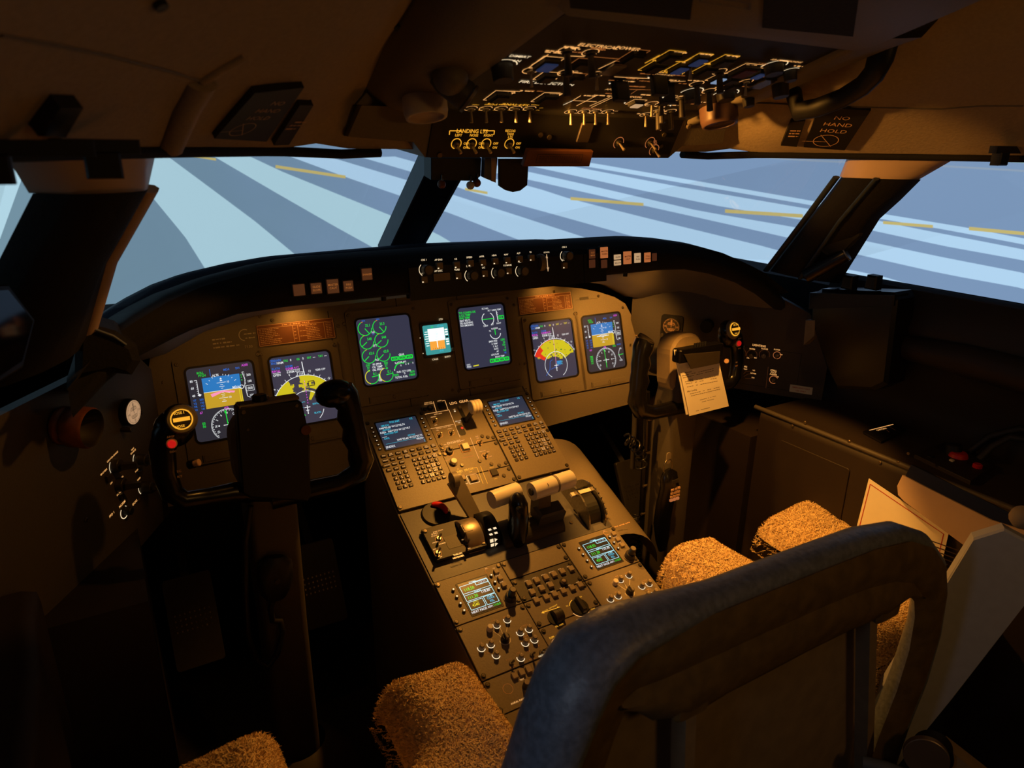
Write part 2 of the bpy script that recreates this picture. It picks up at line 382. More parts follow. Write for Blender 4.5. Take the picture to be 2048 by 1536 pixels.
# ================================================================== cabin shell
def ceil_z(x, y):
    a = max(0, abs(x)-.3); b = max(0, min(1, (.43-abs(x))/.08)); z = 1.505+.37*(-.5-y)-.7*a*a+.06*b*b*(3-2*b)*max(0, min(1, (-.495-y)/.03))
    return z if z < 1.72 else 1.72+(z-1.72)*.45
def rim_y(x):            # where the headliner meets the window tops (z = 1.5)
    a = max(0, abs(x)-.3); return -.5-(-.005+.7*a*a)/.37
m = M(); rows = []
XS = [i*.05-1.0 for i in range(41)]
for j in range(31):
    row = []
    for x in XS:
        yr = rim_y(x); y = yr+(-2.3-yr)*(j/30)**1.4; row.append((x, y, ceil_z(x, y)))
    rows.append(row)
m.grid([r[::-1] for r in rows], 'headliner'); bt = [(x, rim_y(x)+.03, ceil_z(x, rim_y(x))+.01) for x in XS]
m.grid([[(p[0], p[1]-.0, p[2]+.12) for p in bt], bt, rows[0]], 'headliner')
ceiling = struct(m.obj('ceiling'))
CV = BVHTree.FromPolygons([Vector(p) for p in m.v], m.f)
def on_ceiling(px, py):
    h = CV.ray_cast(CAM_C, ray(px, py).normalized()); return h[0], h[1]
# opaque outer skin above the headliner
m = M(); m.box(-1.3, 1.3, -2.4, -.62, 2.12, 2.16, 'softblack'); struct(m.obj('trim_1'))
# dark seal rail that runs along the top of the windows
m = M(); m.tube([(x, rim_y(x)+.004, 1.497) for x in [i*.04-.92 for i in range(47)] if abs(x) > .335], .0075, 'blackgloss', 8) if False else None
for s_ in (-1, 1):
    xs = [s_*(.30+i*.03) for i in range(22)]
    m.tube([(x, rim_y(x)+.004, 1.4965-.004*max(0, 1-abs(abs(x)-.36)/.1)) for x in xs], .0085, 'softblack', 10, flat=.8)
struct(m.obj('trim_2'))
# floor, walls
m = M(); m.box(-1.1, 1.1, -2.3, .6, .10, .15, 'floor_carpet'); struct(m.obj('floor'))
m = M(); m.box(-1.2, 1.2, -2.36, -2.3, .1, 2.15, 'darkbrown'); struct(m.obj('wall_back'))
m = M(); m.box(-1.1, 1.1, .42, .46, .1, 1.1, 'softblack'); m.box(-1.1, 1.1, .36, .46, 1.0, 1.12, 'softblack'); struct(m.obj('wall_front'))
def sidewall(s_, name):
    m = M(); prof = [(.93, 1.215), (.90, 1.21), (.885, 1.16), (.87, 1.13), (.885, 1.09), (.91, 1.05), (.93, .95), (.92, .885), (.72, .885), (.702, .878), (.70, .86), (.70, .4), (.66, .15)]
    if s_ < 0: prof = [(x if x > .8 else x+.135, z) for x, z in prof]
    ys = [-.42, -.5, -.62, -.8, -1.0, -1.3, -1.7, -2.3]
    rows = [[(s_*(x if x < .8 else x+(0 if y > -.6 else -.01)), y, z) for x, z in prof] for y in ys]
    if s_ > 0: rows = rows[::-1]
    m.grid(rows, 'brownwall')
    m.grid([[(s_*.99, y, 1.19), (s_*.93, y, 1.215)] for y in ([ys[0], ys[-1]] if s_ > 0 else [ys[-1], ys[0]])], 'softblack')
    m.box(min(s_*.96, s_*1.1), max(s_*.96, s_*1.1), -2.3, .45, .1, 1.17, 'softblack')
    # forward return of the side wall below the windshield corner
    m.box(min(s_*.70, s_*.98), max(s_*.70, s_*.98), -.40, .42, .15, .80, 'darkbrown')
    return struct(m.obj(name))
wall_r = sidewall(1, 'wall_right'); wall_l = sidewall(-1, 'wall_left')
m = M()
for s_ in (-1, 1): m.box(min(s_*.93, s_*1.1), max(s_*.93, s_*1.1), -2.35, -1.25, 1.19, 2.14, 'headliner')
struct(m.obj('wall_aft'))

# pillars between windshield and side windows: black padded below, cream moulding above
def pillar(s_, n):
    # inner edge and outer edge lines, top -> bottom
    I = [Vector((s_*.602, -.632, 1.52)), Vector((s_*.622, -.60, 1.455)), Vector((s_*.675, -.50, 1.36)), Vector((s_*.722, -.375, 1.225))]
    O = [Vector((s_*.715, -.80, 1.52)), Vector((s_*.700, -.71, 1.455)), Vector((s_*.755, -.61, 1.37)), Vector((s_*.86, -.47, 1.20))]
    if s_ < 0: O = [o+Vector((.004, .045, 0)) for o in O[:3]]+[O[3]]
    m = M(); sec = []
    def section(i, o, dep, bulge):
        d = (o-i); out = Vector((s_*.75, .66, 0)).normalized()
        return [i+out*dep, i, i+d*.25-out*bulge*.75, i+d*.5-out*bulge, i+d*.75-out*bulge*.8, o, o+out*dep]
    for k, t in enumerate((0, .33, .66, 1)):
        sec.append(section(I[0].lerp(I[1], t), O[0].lerp(O[1], t), .05, .012+.004*k))
    if s_ > 0: sec = [q[::-1] for q in sec]
    m.grid(sec, 'cream'); struct(m.obj('trim_%d' % n))
    m = M(); sec = []
    for k in range(3):
        for t in ((0, .5) if k == 1 else ((0.0, .5) if k == 0 else (0, .5, 1))):
            if k == 0: a, b = I[1].lerp(I[2], t)-Vector((0, .004, 0)), O[1].lerp(O[2], t)-Vector((0, .004, 0))
            elif k == 1: a, b = I[2].lerp(I[3], t*.999), O[2].lerp(O[3], t)
            else: continue
            sec.append(section(a, b, .045, .026))
    sec.append(section(I[3], O[3], .045, .026))
    if s_ > 0: sec = [q[::-1] for q in sec]
    m.grid(sec, 'softblack')
    q = sec[0]; m.add([tuple(p) for p in q], [tuple(range(len(q)))], 'softblack')
    # blue-grey edge channel beside the windshield
    m.grid([[p+Vector((s_*.005, .008, 0))+Vector((s_*-.004*k, 0, 0)) for k in (0, 1)] for p in (I[1], I[2], I[3])][::s_], 'greyblue') if False else None
    e = [I[1]+Vector((s_*-.002, .012, 0)), I[2]+Vector((s_*-.002, .012, 0)), I[3]+Vector((s_*-.002, .012, 0))]
    m.tube(e, .008 if s_ > 0 else .013, 'edgeblue' if s_ > 0 else 'cream', 8, flat=.5)
    if s_ > 0:
        c = [i.lerp(o, .42)-Vector((.75, .66, 0)).normalized()*.030 for i, o in zip(I[1:], O[1:])]
        m.tube(c, .006, 'edgeblue', 8, flat=.6)
    struct(m.obj('trim_%d' % (n+1)))
pillar(-1, 3); pillar(1, 5)
# centre post of the windshield
m = M(); a = Vector((0, -.125, 1.53)); b = Vector((0, .245, 1.235))
m.beam(a, b, .088, .05, 'navy', up=(0, 1, 0)); m.beam(a+Vector((.046, -.004, 0)), b+Vector((.046, -.004, 0)), .006, .05, 'greyblue', up=(0, 1, 0))
m.beam(a+Vector((-.046, -.004, 0)), b+Vector((-.046, -.004, 0)), .004, .05, 'greyblue', up=(0, 1, 0))
cp = struct(m.obj('trim_7'))
# window panes
def pane(name, pts, t=.006):
    m = M(); P = [Vector(p) for p in pts]; n = (P[1]-P[0]).cross(P[2]-P[0]).normalized()*t
    m.add([tuple(p) for p in P]+[tuple(p+n) for p in P], [(3, 2, 1, 0), (4, 5, 6, 7)]+[(i, (i+1) % 4, 4+(i+1) % 4, 4+i) for i in range(4)], 'pane_glass'); return struct(m.obj(name))
for s_, k in ((-1, 1), (1, 2)):
    pane('window_%d' % k, [(s_*.045, -.10, 1.55), (s_*.045, .26, 1.245), (s_*.78, -.36, 1.245), (s_*.67, -.65, 1.53)])
    pane('window_%d' % (k+2), [(s_*.72, -.70, 1.53), (s_*.87, -.38, 1.215), (s_*.95, -1.3, 1.215), (s_*.93, -1.3, 1.6)])
# ================================================================== glareshield
def smooth(t): t = max(0, min(1, t)); return t*t*(3-2*t)
def lerp(a, b, t): return a+(b-a)*t
def tab(x, T):
    x = abs(x)
    for (a, b), (c, d) in zip(T[:-1], T[1:]):
        if x <= c: return lerp(b, d, (x-a)/(c-a))
    return T[-1][1]
ZC = [(0, 1.314), (.36, 1.313), (.45, 1.305), (.54, 1.291), (.60, 1.274), (.66, 1.248), (.70, 1.225), (.75, 1.18)]
YC = [(0, -.22), (.40, -.235), (.55, -.265), (.65, -.305), (.70, -.335), (.75, -.37)]
ZL = [(0, 1.242), (.42, 1.242), (.50, 1.238), (.58, 1.222), (.65, 1.198), (.70, 1.17), (.75, 1.13)]
YL = [(0, -.325), (.40, -.328), (.50, -.33), (.60, -.35), (.68, -.375), (.75, -.41)]
root = thing('glareshield', 'black padded hood arching over the whole instrument panel below the windshield', 'glareshield')
m = M(); rows = []
for i in range(61):
    x = -.75+i*.025; zc, zl, yl, yc = tab(x, ZC), tab(x, ZL), tab(x, YL), tab(x, YC)
    p = [(.42, zc-.20), (.26, zc-.12), (.05, zc-.06), (yc+.08, zc-.012), (yc, zc), (yc-.045, zc-.003), (yl+.02, zc-.012), (yl+.003, zc-.026), (yl, zc-.04), (yl+.004, zl+.006), (yl+.01, zl), (yl+.03, zl-.002)]
    rows.append([(x, a, b) for a, b in p])
m.grid(rows, 'softblack'); hood = m.obj('hood', root)
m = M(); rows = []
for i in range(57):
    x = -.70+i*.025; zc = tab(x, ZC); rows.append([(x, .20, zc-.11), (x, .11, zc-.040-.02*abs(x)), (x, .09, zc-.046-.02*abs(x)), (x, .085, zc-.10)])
m.grid(rows[::-1], 'greyblue'); m.obj('window_lit_hood_strip', root)  # added paler strip, window light on the forward hood put into its colour
m = M(); rows = []
for i in range(61):
    x = -.75+i*.025; zl, yl = tab(x, ZL), tab(x, YL); zt = 1.05+.955*(tab(x, [(0, .118), (.3, .112), (.42, .108), (.52, .084), (.6, .04), (.75, .02)])); yt = .29*(zt-1.05)
    rows.append([(x, yl+.02, zl+.004), (x, yl+.06, zl-.004), (x, -.12, lerp(zl, zt, .45)), (x, -.03, lerp(zl, zt, .85)), (x, yt+.012, zt+.012)])
m.grid(rows, 'panel'); m.obj('underside', root)
for x in (-.24, -.19, -.12, .02, .13, .22, .33): m = M(); m.cyl((x, -.302, 1.242), (x, -.302, 1.232), .005, 'black', seg=10); m.obj('screw', root)

# ================================================================== main instrument panel
T_ = .2977
PAN = Frame((0, 0, 1.05), (1, 0, 0), (0, math.sin(T_), math.cos(T_)))
root = thing('instrument_panel', 'grey-brown main instrument panel that carries the row of displays', 'instrument panel', PAN)
P = [(-.645, -.02), (-.626, .044), (-.58, .066), (-.526, .089), (-.46, .108), (-.422, .114), (-.2, .120), (.2, .118), (.30, .114), (.36, .104), (.45, .090), (.511, .074), (.56, .056), (.595, .034), (.612, 0), (.619, -.045), (.624, -.12), (.626, -.250), (.235, -.268), (.235, -.16), (-.235, -.16), (-.235, -.272), (-.640, -.262)]
m = M()
def hole_grid(m, P, z0, z1, mt): m.prism(P[::-1], z0, z1, mt)
m.prism(P[::-1], -.012, 0, 'panel'); m.obj('panel_plate', root)
m = M(); m.pl([(-.09, .118), (-.09, -.16)], .0022, 'black', .0006); m.pl([(.07, .118), (.07, -.16)], .0022, 'black', .0006)
m.pl([(-.235, -.155), (.235, -.155)], .002, 'black', .0006); m.pl([(-.255, .1), (-.255, -.255)], .002, 'black', .0006); m.pl([(.415, .09), (.415, .02)], .0015, 'panel_dark', .0006)
m.pl([(.425, .06), (.50, .058)], .001, 'panel_dark', .0006)
m.obj('panel_seam', root)
def sc_(m): m.cyl((0, 0, 0), (0, 0, .0022), .0042, 'screw', seg=12, ch=.0008); m.rect(0, 0, .006, .0009, 'black', .0023)
screw = proto(sc_, 'screw')
for x, y in [(520, 633), (545, 641), (688, 648), (676, 652), (712, 640), (1108, 583), (1197, 592), (772, 795), (845, 790), (918, 782), (950, 774), (705, 780), (700, 783), (1038, 728), (1050, 727), (1260, 690), (1015, 611), (1028, 610), (905, 780)]:
    screw(root, *PAN.px(x, y), rot=random.random()*3)
m = M(); m.rbox(.455, .062, .030, .008, 0, .0012, 'panel_dark', .001, .0004); m.text('', 0, 0, .01, 'print') if False else None
m.obj('name_plate', root)
# faint printing and small emblem left of the captain's placard
m = M(); u, v = PAN.px(424, 680)
for k, w in enumerate((.026, .038, .052)): m.scribble(u, v-.0085*k, w, .0035, 'printw', .0006)
u, v = PAN.px(490, 672); m.arc(u, v+.002, .012, 60, 260, .0018, 'e_dkgreen' if False else 'printw', .0006); m.scribble(u-.002, v+.004, .024, .003, 'printw', .0006); m.scribble(u, v-.005, .02, .003, 'printw', .0006)
u, v = PAN.px(497, 693); m.text('7130', u, v, .006, 'printw', .0006); m.obj('engraved_print', root)

DW, DH = .131, .154
class Scr(M):            # normalised screen artwork: x right, y down, 0..1
    def __init__(s, w, h, z): super().__init__(); s.w = w; s.h = h; s.z = z
    def q(s, x, y): return ((x-.5)*s.w, (.5-y)*s.h)
    def T(s, t, x, y, sz, c, al='C', rot=0): s.text(t, *s.q(x, y), sz*s.h, c, s.z, al, rot, .012, .85)
    def L(s, pts, c, w=.006): s.pl([s.q(*p) for p in pts], w*s.w, c, s.z)
    def R(s, x0, y0, x1, y1, c, dz=0):
        a = s.q(x0, y0); b = s.q(x1, y1); s.rect((a[0]+b[0])/2, (a[1]+b[1])/2, abs(b[0]-a[0]), abs(b[1]-a[1]), c, s.z+dz)
    def B(s, x0, y0, x1, y1, c, w=.006): s.L([(x0, y0), (x1, y0), (x1, y1), (x0, y1), (x0, y0)], c, w)
    def A(s, x, y, r, a0, a1, c, w=.008): a = s.q(x, y); s.arc(a[0], a[1], r*s.w, a0, a1, w*s.w, c, s.z, 48)
    def P(s, pts, c, dz=0): s.poly([s.q(*p) for p in pts], c, s.z+dz)
Z1 = .00025
def pfd(S, right):
    S.z = 0; S.R(.205, .145, .785, .345, 'e_sky', Z1); S.R(.205, .345, .785, .57, 'e_ground', Z1); S.z = 2*Z1
    S.T('ROLL', .20, .065, .032, 'e_green'); S.T('PTCH', .22, .105, .032, 'e_green'); S.L([(.345, .03), (.345, .13)], 'e_blue', .008)
    S.T('ALTS', .42, .125, .034, 'e_white'); S.T('MDA', .60, .065, .032, 'e_blue'); S.T('DH', .77, .065, .032, 'e_blue'); S.T('A200', .89, .035, .034, 'e_mag')
    S.L([(.205, .345), (.785, .345)], 'e_white', .008)
    for k, a in enumerate((-60, -45, -30, -20, -10, 10, 20, 30, 45, 60)):
        r = .235; t = math.radians(a); c = (.49, .335); l = .035 if abs(a) in (30, 60) else .02
        S.L([(c[0]+r*math.sin(t), c[1]-r*.85*math.cos(t)), (c[0]+(r+l)*math.sin(t), c[1]-(r+l)*.85*math.cos(t))], 'e_white', .007)
    S.P([(.47, .19), (.51, .19), (.49, .165)], 'e_white', Z1); S.P([(.465, .215), (.515, .215), (.49, .195)], 'e_white', Z1)
    for y, w in ((.235, .07), (.265, .02), (.29, .04), (.315, .015), (.375, .015), (.40, .03), (.425, .02), (.45, .07), (.48, .02), (.50, .035)): S.L([(.49-w, y), (.49+w, y)], 'e_white', .007)
    S.T('10', .59, .235, .03, 'e_white'); S.T('10', .59, .45, .03, 'e_white')
    if right:
        for k in (0, .02, .04): S.L([(.33, .385-k*.2), (.49, .352+k), (.65, .385-k*.2)], 'e_white', .008)
    else:
        S.P([(.30, .375), (.49, .345), (.68, .375), (.66, .40), (.49, .37), (.32, .42)], 'e_pink', Z1); S.L([(.38, .395), (.49, .362), (.60, .395)], 'e_white', .006)
    S.T('MDA', .70, .325, .036, 'e_white')
    S.L([(.09, .16), (.13, .16), (.13, .365), (.16, .365)], 'e_white', .008); S.P([(.11, .365), (.14, .345), (.17, .365), (.14, .385)], 'e_white')
    for y in (.19, .22, .25, .28, .31, .34): S.L([(.11, y), (.13, y)], 'e_white', .006)
    S.T('80', .05, .165, .033, 'e_white'); S.T('60', .05, .26, .033, 'e_white'); S.T('40', .05, .365, .033, 'e_white')
    for k, (a, b) in enumerate((('VT', '200'), ('V2', '150'), ('VR', '143'), ('V1', '141'))): S.T(a, .055, .43+.043*k, .03, 'e_blue'); S.T(b, .155, .43+.043*k, .03, 'e_blue')
    S.T('67' if not right else '169', .12, .61, .032, 'e_mag')
    S.L([(.86, .13), (.83, .13), (.86, .24), (.84, .33), (.86, .48), (.90, .50)], 'e_white', .008)
    for y, t in ((.18, '200'), (.27, '100'), (.47, '100')): S.T(t, .925, y, .034, 'e_white')
    S.B(.86, .33, .98, .405, 'e_white', .006); S.T('000', .92, .368, .04, 'e_white'); S.A(.79, .335, .03, 0, 360, 'e_white', .01)
    for y in (.15, .17, .19, .21, .23, .25, .28, .30, .42, .44, .46): S.L([(.85, y), (.865, y)], 'e_white', .006)
    for y in (.17, .2, .24): S.L([(.80, y), (.82, y)], 'e_green', .012)
    for x in (.745, .775): S.L([(x, .345), (x+.005, .57)], 'e_yellow', .009)
    S.T('STD', .76, .595, .035, 'e_green'); S.T('29.92IN', .89, .58, .026, 'e_blue')
    c = (.50, .83); R = .265
    S.A(c[0], c[1], R, -45 if right else -30, 225, 'e_white', .004)
    for k in range(-27, 28):
        t = math.radians(k*5); l = .035 if k % 2 == 0 else .02
        S.L([(c[0]+R*math.sin(t), c[1]-R*.85*math.cos(t)), (c[0]+(R-l)*math.sin(t), c[1]-(R-l)*.85*math.cos(t))], 'e_white', .008)
    for a, t in ((30, '12'), (60, '15'), (90, 'S'), (120, '21'), (-30, '6'), (-60, '3'), (-90, 'N'), (-120, '33'), (0, '9')):
        q = math.radians(a); S.T(t, c[0]+(R-.07)*math.sin(q), c[1]-(R-.07)*.85*math.cos(q), .032, 'e_white', rot=-q)
    S.B(.48, .585, .53, .615, 'e_mag', .01)
    S.L([(c[0]-.02, c[1]-.22), (c[0]-.005, c[1]+.14)], 'e_green', .012); S.P([(c[0]-.04, .66), (c[0]+.0, .66), (c[0]-.02, .62)], 'e_green')
    S.L([(c[0]-.08, c[1]), (c[0]+.08, c[1])], 'e_white', .01); S.L([(c[0], c[1]-.03), (c[0], c[1]+.05)], 'e_white', .01); S.A(c[0]-.15, c[1], .008, 0, 360, 'e_white', .01); S.A(c[0]+.15, c[1], .008, 0, 360, 'e_white', .01)
    if right:
        for k, t in enumerate(('FMS', 'CRS', '163', '3.4')): S.T(t, .12, .73+.04*k, .034, 'e_green')
        S.A(1.02, .76, .16, 130, 230, 'e_white', .008); S.L([(.84, .775), (.98, .77)], 'e_green', .012); S.T('V/S', .92, .66, .03, 'e_white'); S.T('VOR', .90, .88, .03, 'e_white')
    else: S.T('03', .13, .76, .036, 'e_green'); S.T('56', .13, .80, .036, 'e_green')
def mfd(S, right):
    R_ = random.Random(5 if right else 9); S.z = 2*Z1; G = 'e_green' if not right else 'e_yellow'
    S.T('TERRAIN', .09, .035, .036, 'e_blue'); S.T('RNG', .06, .075, .032, 'e_blue'); S.T('10NM', .16, .075, .034, 'e_white')
    for x, a, b in ((.26, 'TAS', '0'), (.47, 'GS', '0'), (.66, 'SAT', '---'), (.86, 'TAT', '---')): S.T(a, x, .055, .032, 'e_green' if x < .3 or not right else G); S.T(b, x+.085, .055, .034, 'e_white')
    S.T('BLATN', .08, .15, .032, 'e_blue'); S.T('RW16L', .08, .19, .034, 'e_mag'); S.L([(.02, .215), (.15, .215)], 'e_white'); S.T('OPEN', .08, .245, .036, 'e_white')
    S.T('0.0NM', .30, .14, .032, 'e_blue'); S.T('0.0NM 4:17', .35, .175, .034, 'e_mag'); S.L([(.25, .2), (.48, .2)], 'e_white'); S.T('0.0NM 4:17', .36, .225, .034, 'e_white')
    S.B(.42, .245, .54, .30, 'e_white', .008); S.T('117', .48, .275, .036, 'e_white'); S.L([(.525, .10), (.535, .30)], 'e_white', .014); S.T('TERR OFF', .82, .25, .03, 'e_white')
    c = (.50, .775); R = .56
    def pt(a, r): t = math.radians(a); return (c[0]+r*math.sin(t), c[1]-r*.85*math.cos(t))
    def sect(a0, a1, r0, r1, col, dz):
        n = 9; S.P([pt(a0+(a1-a0)*i/n, r1) for i in range(n+1)]+[pt(a1-(a1-a0)*i/n, r0) for i in range(n+1)], col, dz)
    z = S.z; S.z = 0
    if right:
        sect(-63, -8, .30, .555, 'e_red', Z1)
        for i in range(70):
            a = R_.uniform(-46, 60); r = R_.uniform(.2, .54)
            if a < -30 and r > .42: continue
            x, y = pt(a, r); w = R_.uniform(.04, .09); S.R(max(.02, x-w/2), y-w/3, min(.98, x+w/2), y+w/3, 'e_terr', 1.3*Z1)
        sect(-38, 62, .26, .54, 'e_terr', 1.2*Z1); sect(-50, -38, .24, .44, 'e_terr', 1.2*Z1)
        for i in range(26):
            a = R_.uniform(-42, 60); r = R_.uniform(.18, .5); x, y = pt(a, r); w = R_.uniform(.01, .035); S.R(x-w/2, y-w/3, x+w/2, y+w/3, R_.choice(('e_ground', 'scr_slate', 'e_dkgreen')), 1.6*Z1)
        S.R(.44, .66, .60, .80, 'scr_slate', 1.5*Z1)
        S.z = z; S.T('021', .10, .60, .034, 'e_yellow'); S.A(c[0], c[1]-.01, .275, -60, 240, 'e_white', .010)
        S.L([(.22, .93), (.33, .83), (.36, .69), (.42, .665)], 'e_blue', .009); S.L([(.36, .83), (.62, .77)], 'e_blue', .008); S.R(.52, .70, .63, .76, 'e_sky', 0); S.T('BLATN', .60, .72, .03, 'e_cyan'); S.T('RW16L', .60, .755, .03, 'e_cyan')
        S.L([(.515, .30), (.50, .75)], 'e_pink', .008)
    else:
        sect(-62, -27, .30, .555, 'e_terr', Z1); sect(-6, 62, .30, .555, 'e_terr', Z1)
        for i in range(26):
            x, y = pt(R_.choice((-26, -28, -30, -5, -8, 10, 22)), R_.uniform(.28, .5)); w = R_.uniform(.03, .07); S.R(x-w/2, y-w/3, x+w/2, y+w/3, R_.choice(('scr_slate', 'e_terr')), 1.3*Z1)
        sect(12, 60, .22, .34, 'scr_slate', 1.4*Z1); sect(20, 36, .14, .30, 'e_terr', 1.6*Z1)
        S.z = z; S.B(.58, .40, .68, .47, 'scr_black', .012); S.T('015', .16, .565, .04, 'scr_black')
        S.A(c[0], c[1], .285, 12, 152, 'e_white', .010); S.A(c[0], c[1], .285, -50, -15, 'e_white', .010); S.T('RW16L', .66, .74, .03, 'e_cyan'); S.A(.45, .73, .05, 60, 250, 'e_cyan', .008); S.T('EPPOL', .40, .88, .028, 'e_green'); S.T('BLATN', .66, .875, .028, 'e_cyan')
        for k in range(9): S.L([(.52, .38+.04*k), (.519, .40+.04*k)], 'e_mag', .010)
    S.A(c[0], c[1], R, 27, 153, 'e_white', .010)
    for a in range(-60, 61, 10): S.L([pt(a, R), pt(a, R+(.03 if a % 30 else .045))], 'e_white', .008)
    for a, t in ((-52, '6'), (-20, '9'), (12, '12'), (45, '15')): x, y = pt(a, R+.07); S.T(t, min(x, .96), y, .034, 'e_white', rot=-math.radians(a))
    S.L([(c[0], c[1]-.03), (c[0], c[1]+.10)], 'e_white', .014); S.L([(c[0]-.05, c[1]), (c[0]+.05, c[1])], 'e_white', .012); S.L([(c[0]-.025, c[1]+.045), (c[0]+.025, c[1]+.045)], 'e_white', .01)
def eicas1(S, _):
    S.z = 2*Z1
    for r, (y, vals, lab) in enumerate(((.135, ('25.1', '25.3'), 'N1'), (.345, ('548', '544'), 'ITT'), (.565, ('62.6', '62.8'), 'N2'), (.885, ('0.1', '0.1'), 'VIB'))):
        for k, x in enumerate((.145, .42)):
            x += .0; rr_ = .125; yy = y-.0*k
            S.A(x, yy, rr_, 100, 360 if r < 3 else 250, 'e_green' if r < 3 else 'e_yellow', .013)
            if r == 3: S.A(x, yy, rr_, 250, 380, 'e_green', .013)
            S.A(x, yy, rr_, 100, 118, 'e_red', .013) if r < 3 else None
            a = {0: -55, 1: 215, 2: 218, 3: 5}[r]; t = math.radians(a); S.L([(x, yy), (x+rr_*math.cos(t), yy-rr_*.85*math.sin(t))], 'e_green', .014); S.T(vals[k], x+.055, yy-.045, .042, 'e_green')
        S.T(lab, .285, y+.07, .036, 'e_white')
    S.T('HSA', .14, .015, .026, 'e_blue'); S.T('HSA', .41, .015, .026, 'e_blue'); S.T('75', .285, .235, .03, 'e_blue')
    for k, (a, b, c) in enumerate((('500', 'FF (PPH)', '500'), ('57', 'OIL TEMP', '57'), ('40', 'OIL PRESS', '40'))): S.T(a, .10, .70+.042*k, .036, 'e_green'); S.T(b, .27, .70+.042*k, .034, 'e_white'); S.T(c, .44, .70+.042*k, .036, 'e_green')
    S.L([(.285, .86), (.285, .94)], 'e_white', .014)
    S.T('GEAR', .76, .605, .032, 'e_white')
    for x in (.62, .765, .91): S.B(x-.06, .632, x+.06, .68, 'e_green', .02); S.T('DN', x, .656, .032, 'e_green')
    S.T('SLATS/FLAPS', .72, .725, .03, 'e_white'); S.A(.72, .845, .13, 60, 165, 'e_green', .02); S.L([(.82, .755), (.95, .745)], 'e_dkgreen', .01)
    for x, y in ((.585, .83), (.72, .775), (.82, .765), (.87, .765), (.96, .76)): S.T('0', x, y, .03, 'e_white')
    S.T('FUEL QTY (LBS)', .76, .87, .03, 'e_white'); S.T('7070', .60, .915, .036, 'e_green'); S.T('0', .77, .905, .036, 'e_white'); S.T('7070', .92, .90, .036, 'e_green'); S.T('TOTAL FUEL', .70, .955, .033, 'e_white'); S.T('14600', .91, .945, .036, 'e_green')
def eicas2(S, _):
    S.z = 2*Z1
    for k, (t, w) in enumerate((('T/O CONFIG OK', .2), ('A ICE TEMP', .17), ('ENG TEMP', .17))): S.T(t, .015, .07+.043*k, .036, 'e_green', 'L')
    for k, t in enumerate(('SEAT BELTS', 'IRS ALIGNING', 'NO SMOKING')): S.T(t, .015, .20+.04*k, .033, 'e_white', 'L')
    S.T('FLT NO.', .60, .04, .03, 'e_white'); S.T('ALT  CABIN TEMP', .80, .08, .028, 'e_white')
    S.A(.63, .22, .13, -60, 60, 'e_white', .013); S.A(.63, .22, .13, 120, 240, 'e_white', .013); S.L([(.50, .22), (.76, .22)], 'e_green', .014); S.L([(.84, .10), (.85, .29)], 'e_white', .014); S.B(.88, .19, .985, .24, 'e_green', .016); S.T('20', .93, .215, .034, 'e_green')
    S.T('CREW', .56, .33, .028, 'e_white'); S.T('AFT', .71, .32, .028, 'e_white'); S.T('DUCT', .86, .31, .028, 'e_white')
    for y in (.13, .16): S.L([(.84, y), (.87, y)], 'e_white')
    S.T('RUDDER', .75, .39, .028, 'e_white'); S.A(.75, .465, .12, 190, 350, 'e_white', .013); S.L([(.75, .40), (.75, .50)], 'e_green', .016); S.T('NL', .64, .42, .026, 'e_white'); S.T('NR', .86, .41, .026, 'e_white')
    for k, (a, b, c) in enumerate((('EMER PRES', '1350', 'e_green'), ('C TEMP', '20', 'e_green'), ('C ALT', '120', 'e_green'), ('RATE', '0', 'e_green'), ('AP', '0.0', 'e_green'), ('LDG ELEV', '40', 'e_blue'))): S.T(a, .77, .60+.045*k, .03, 'e_white', 'R'); S.T(b, .94, .595+.045*k, .036, c, 'R')
    S.T('BRAKE TEMP', .78, .87, .028, 'e_white')
    for x in (.60, .71, .82, .93): S.B(x-.045, .90, x+.045, .95, 'e_green', .02); S.T('01', x, .926, .03, 'e_green')
    S.T('OXY', .03, .93, .028, 'e_white', 'L'); S.T('PRESS', .03, .965, .028, 'e_white', 'L'); S.L([(.17, .965), (.29, .96)], 'e_yellow', .02)
def display(u, v, fn, arg, base, label, group=None):
    F = PAN.at(u, v, .0005); root = thing('flight_display', label, 'flight display', F, group)
    m = M(); W_, H_ = .176, .222; cy = -.0125
    ch = rr(W_, H_, .006, 3, 0, cy); ih = rr(DW+.008, DH+.008, .012, 3)
    m.prism(ch, 0, .004, 'panel', hole=ih); m.prism(rr(DW+.009, DH+.009, .0125, 5), -.0, .0006, 'black'); 
    m.pl([(-W_/2, cy-H_/2), (W_/2, cy-H_/2)], .003, 'black', .0008); m.obj('bezel', root)
    m = M(); m.prism(rr(DW+.0085, DH+.0085, .0125, 6), .0002, .0055, 'black', hole=rr(DW, DH, .009, 6)); m.obj('screen_frame', root)
    m = M(); m.prism(rr(DW+.001, DH+.001, .009, 6), .0004, .0022, base); scr = m.obj('screen', root)
    S = Scr(DW*.985, DH*.985, 0); fn(S, arg); o = S.obj('display_graphics', scr); o.location = (0, 0, .00225+Z1)
    m = M(); y = cy-H_/2+.011
    m.rbox(-.030, y, .055, .013, .004, .0055, 'panel', .001, .0005); m.rbox(.030, y, .055, .013, .004, .0055, 'panel', .001, .0005); m.rect(-.061, y, .0022, .015, 'black', .0042); m.arc(-.0, y, .004, 90, 300, .0014, 'panel_dark', .006)
    m.obj('button_bar', root)
    for sx in (-1, 1): screw(root, sx*.080, DH/2+.012, .004, 1.0)
    return root
display(-.501, -.066, pfd, False, 'scr_dark', "captain's primary flight display with blue sky and yellow ground, partly behind the left yoke")
display(-.334, -.066, mfd, False, 'scr_slate', 'leftmost map display, yellow terrain arc partly hidden by the right horn of the left yoke')
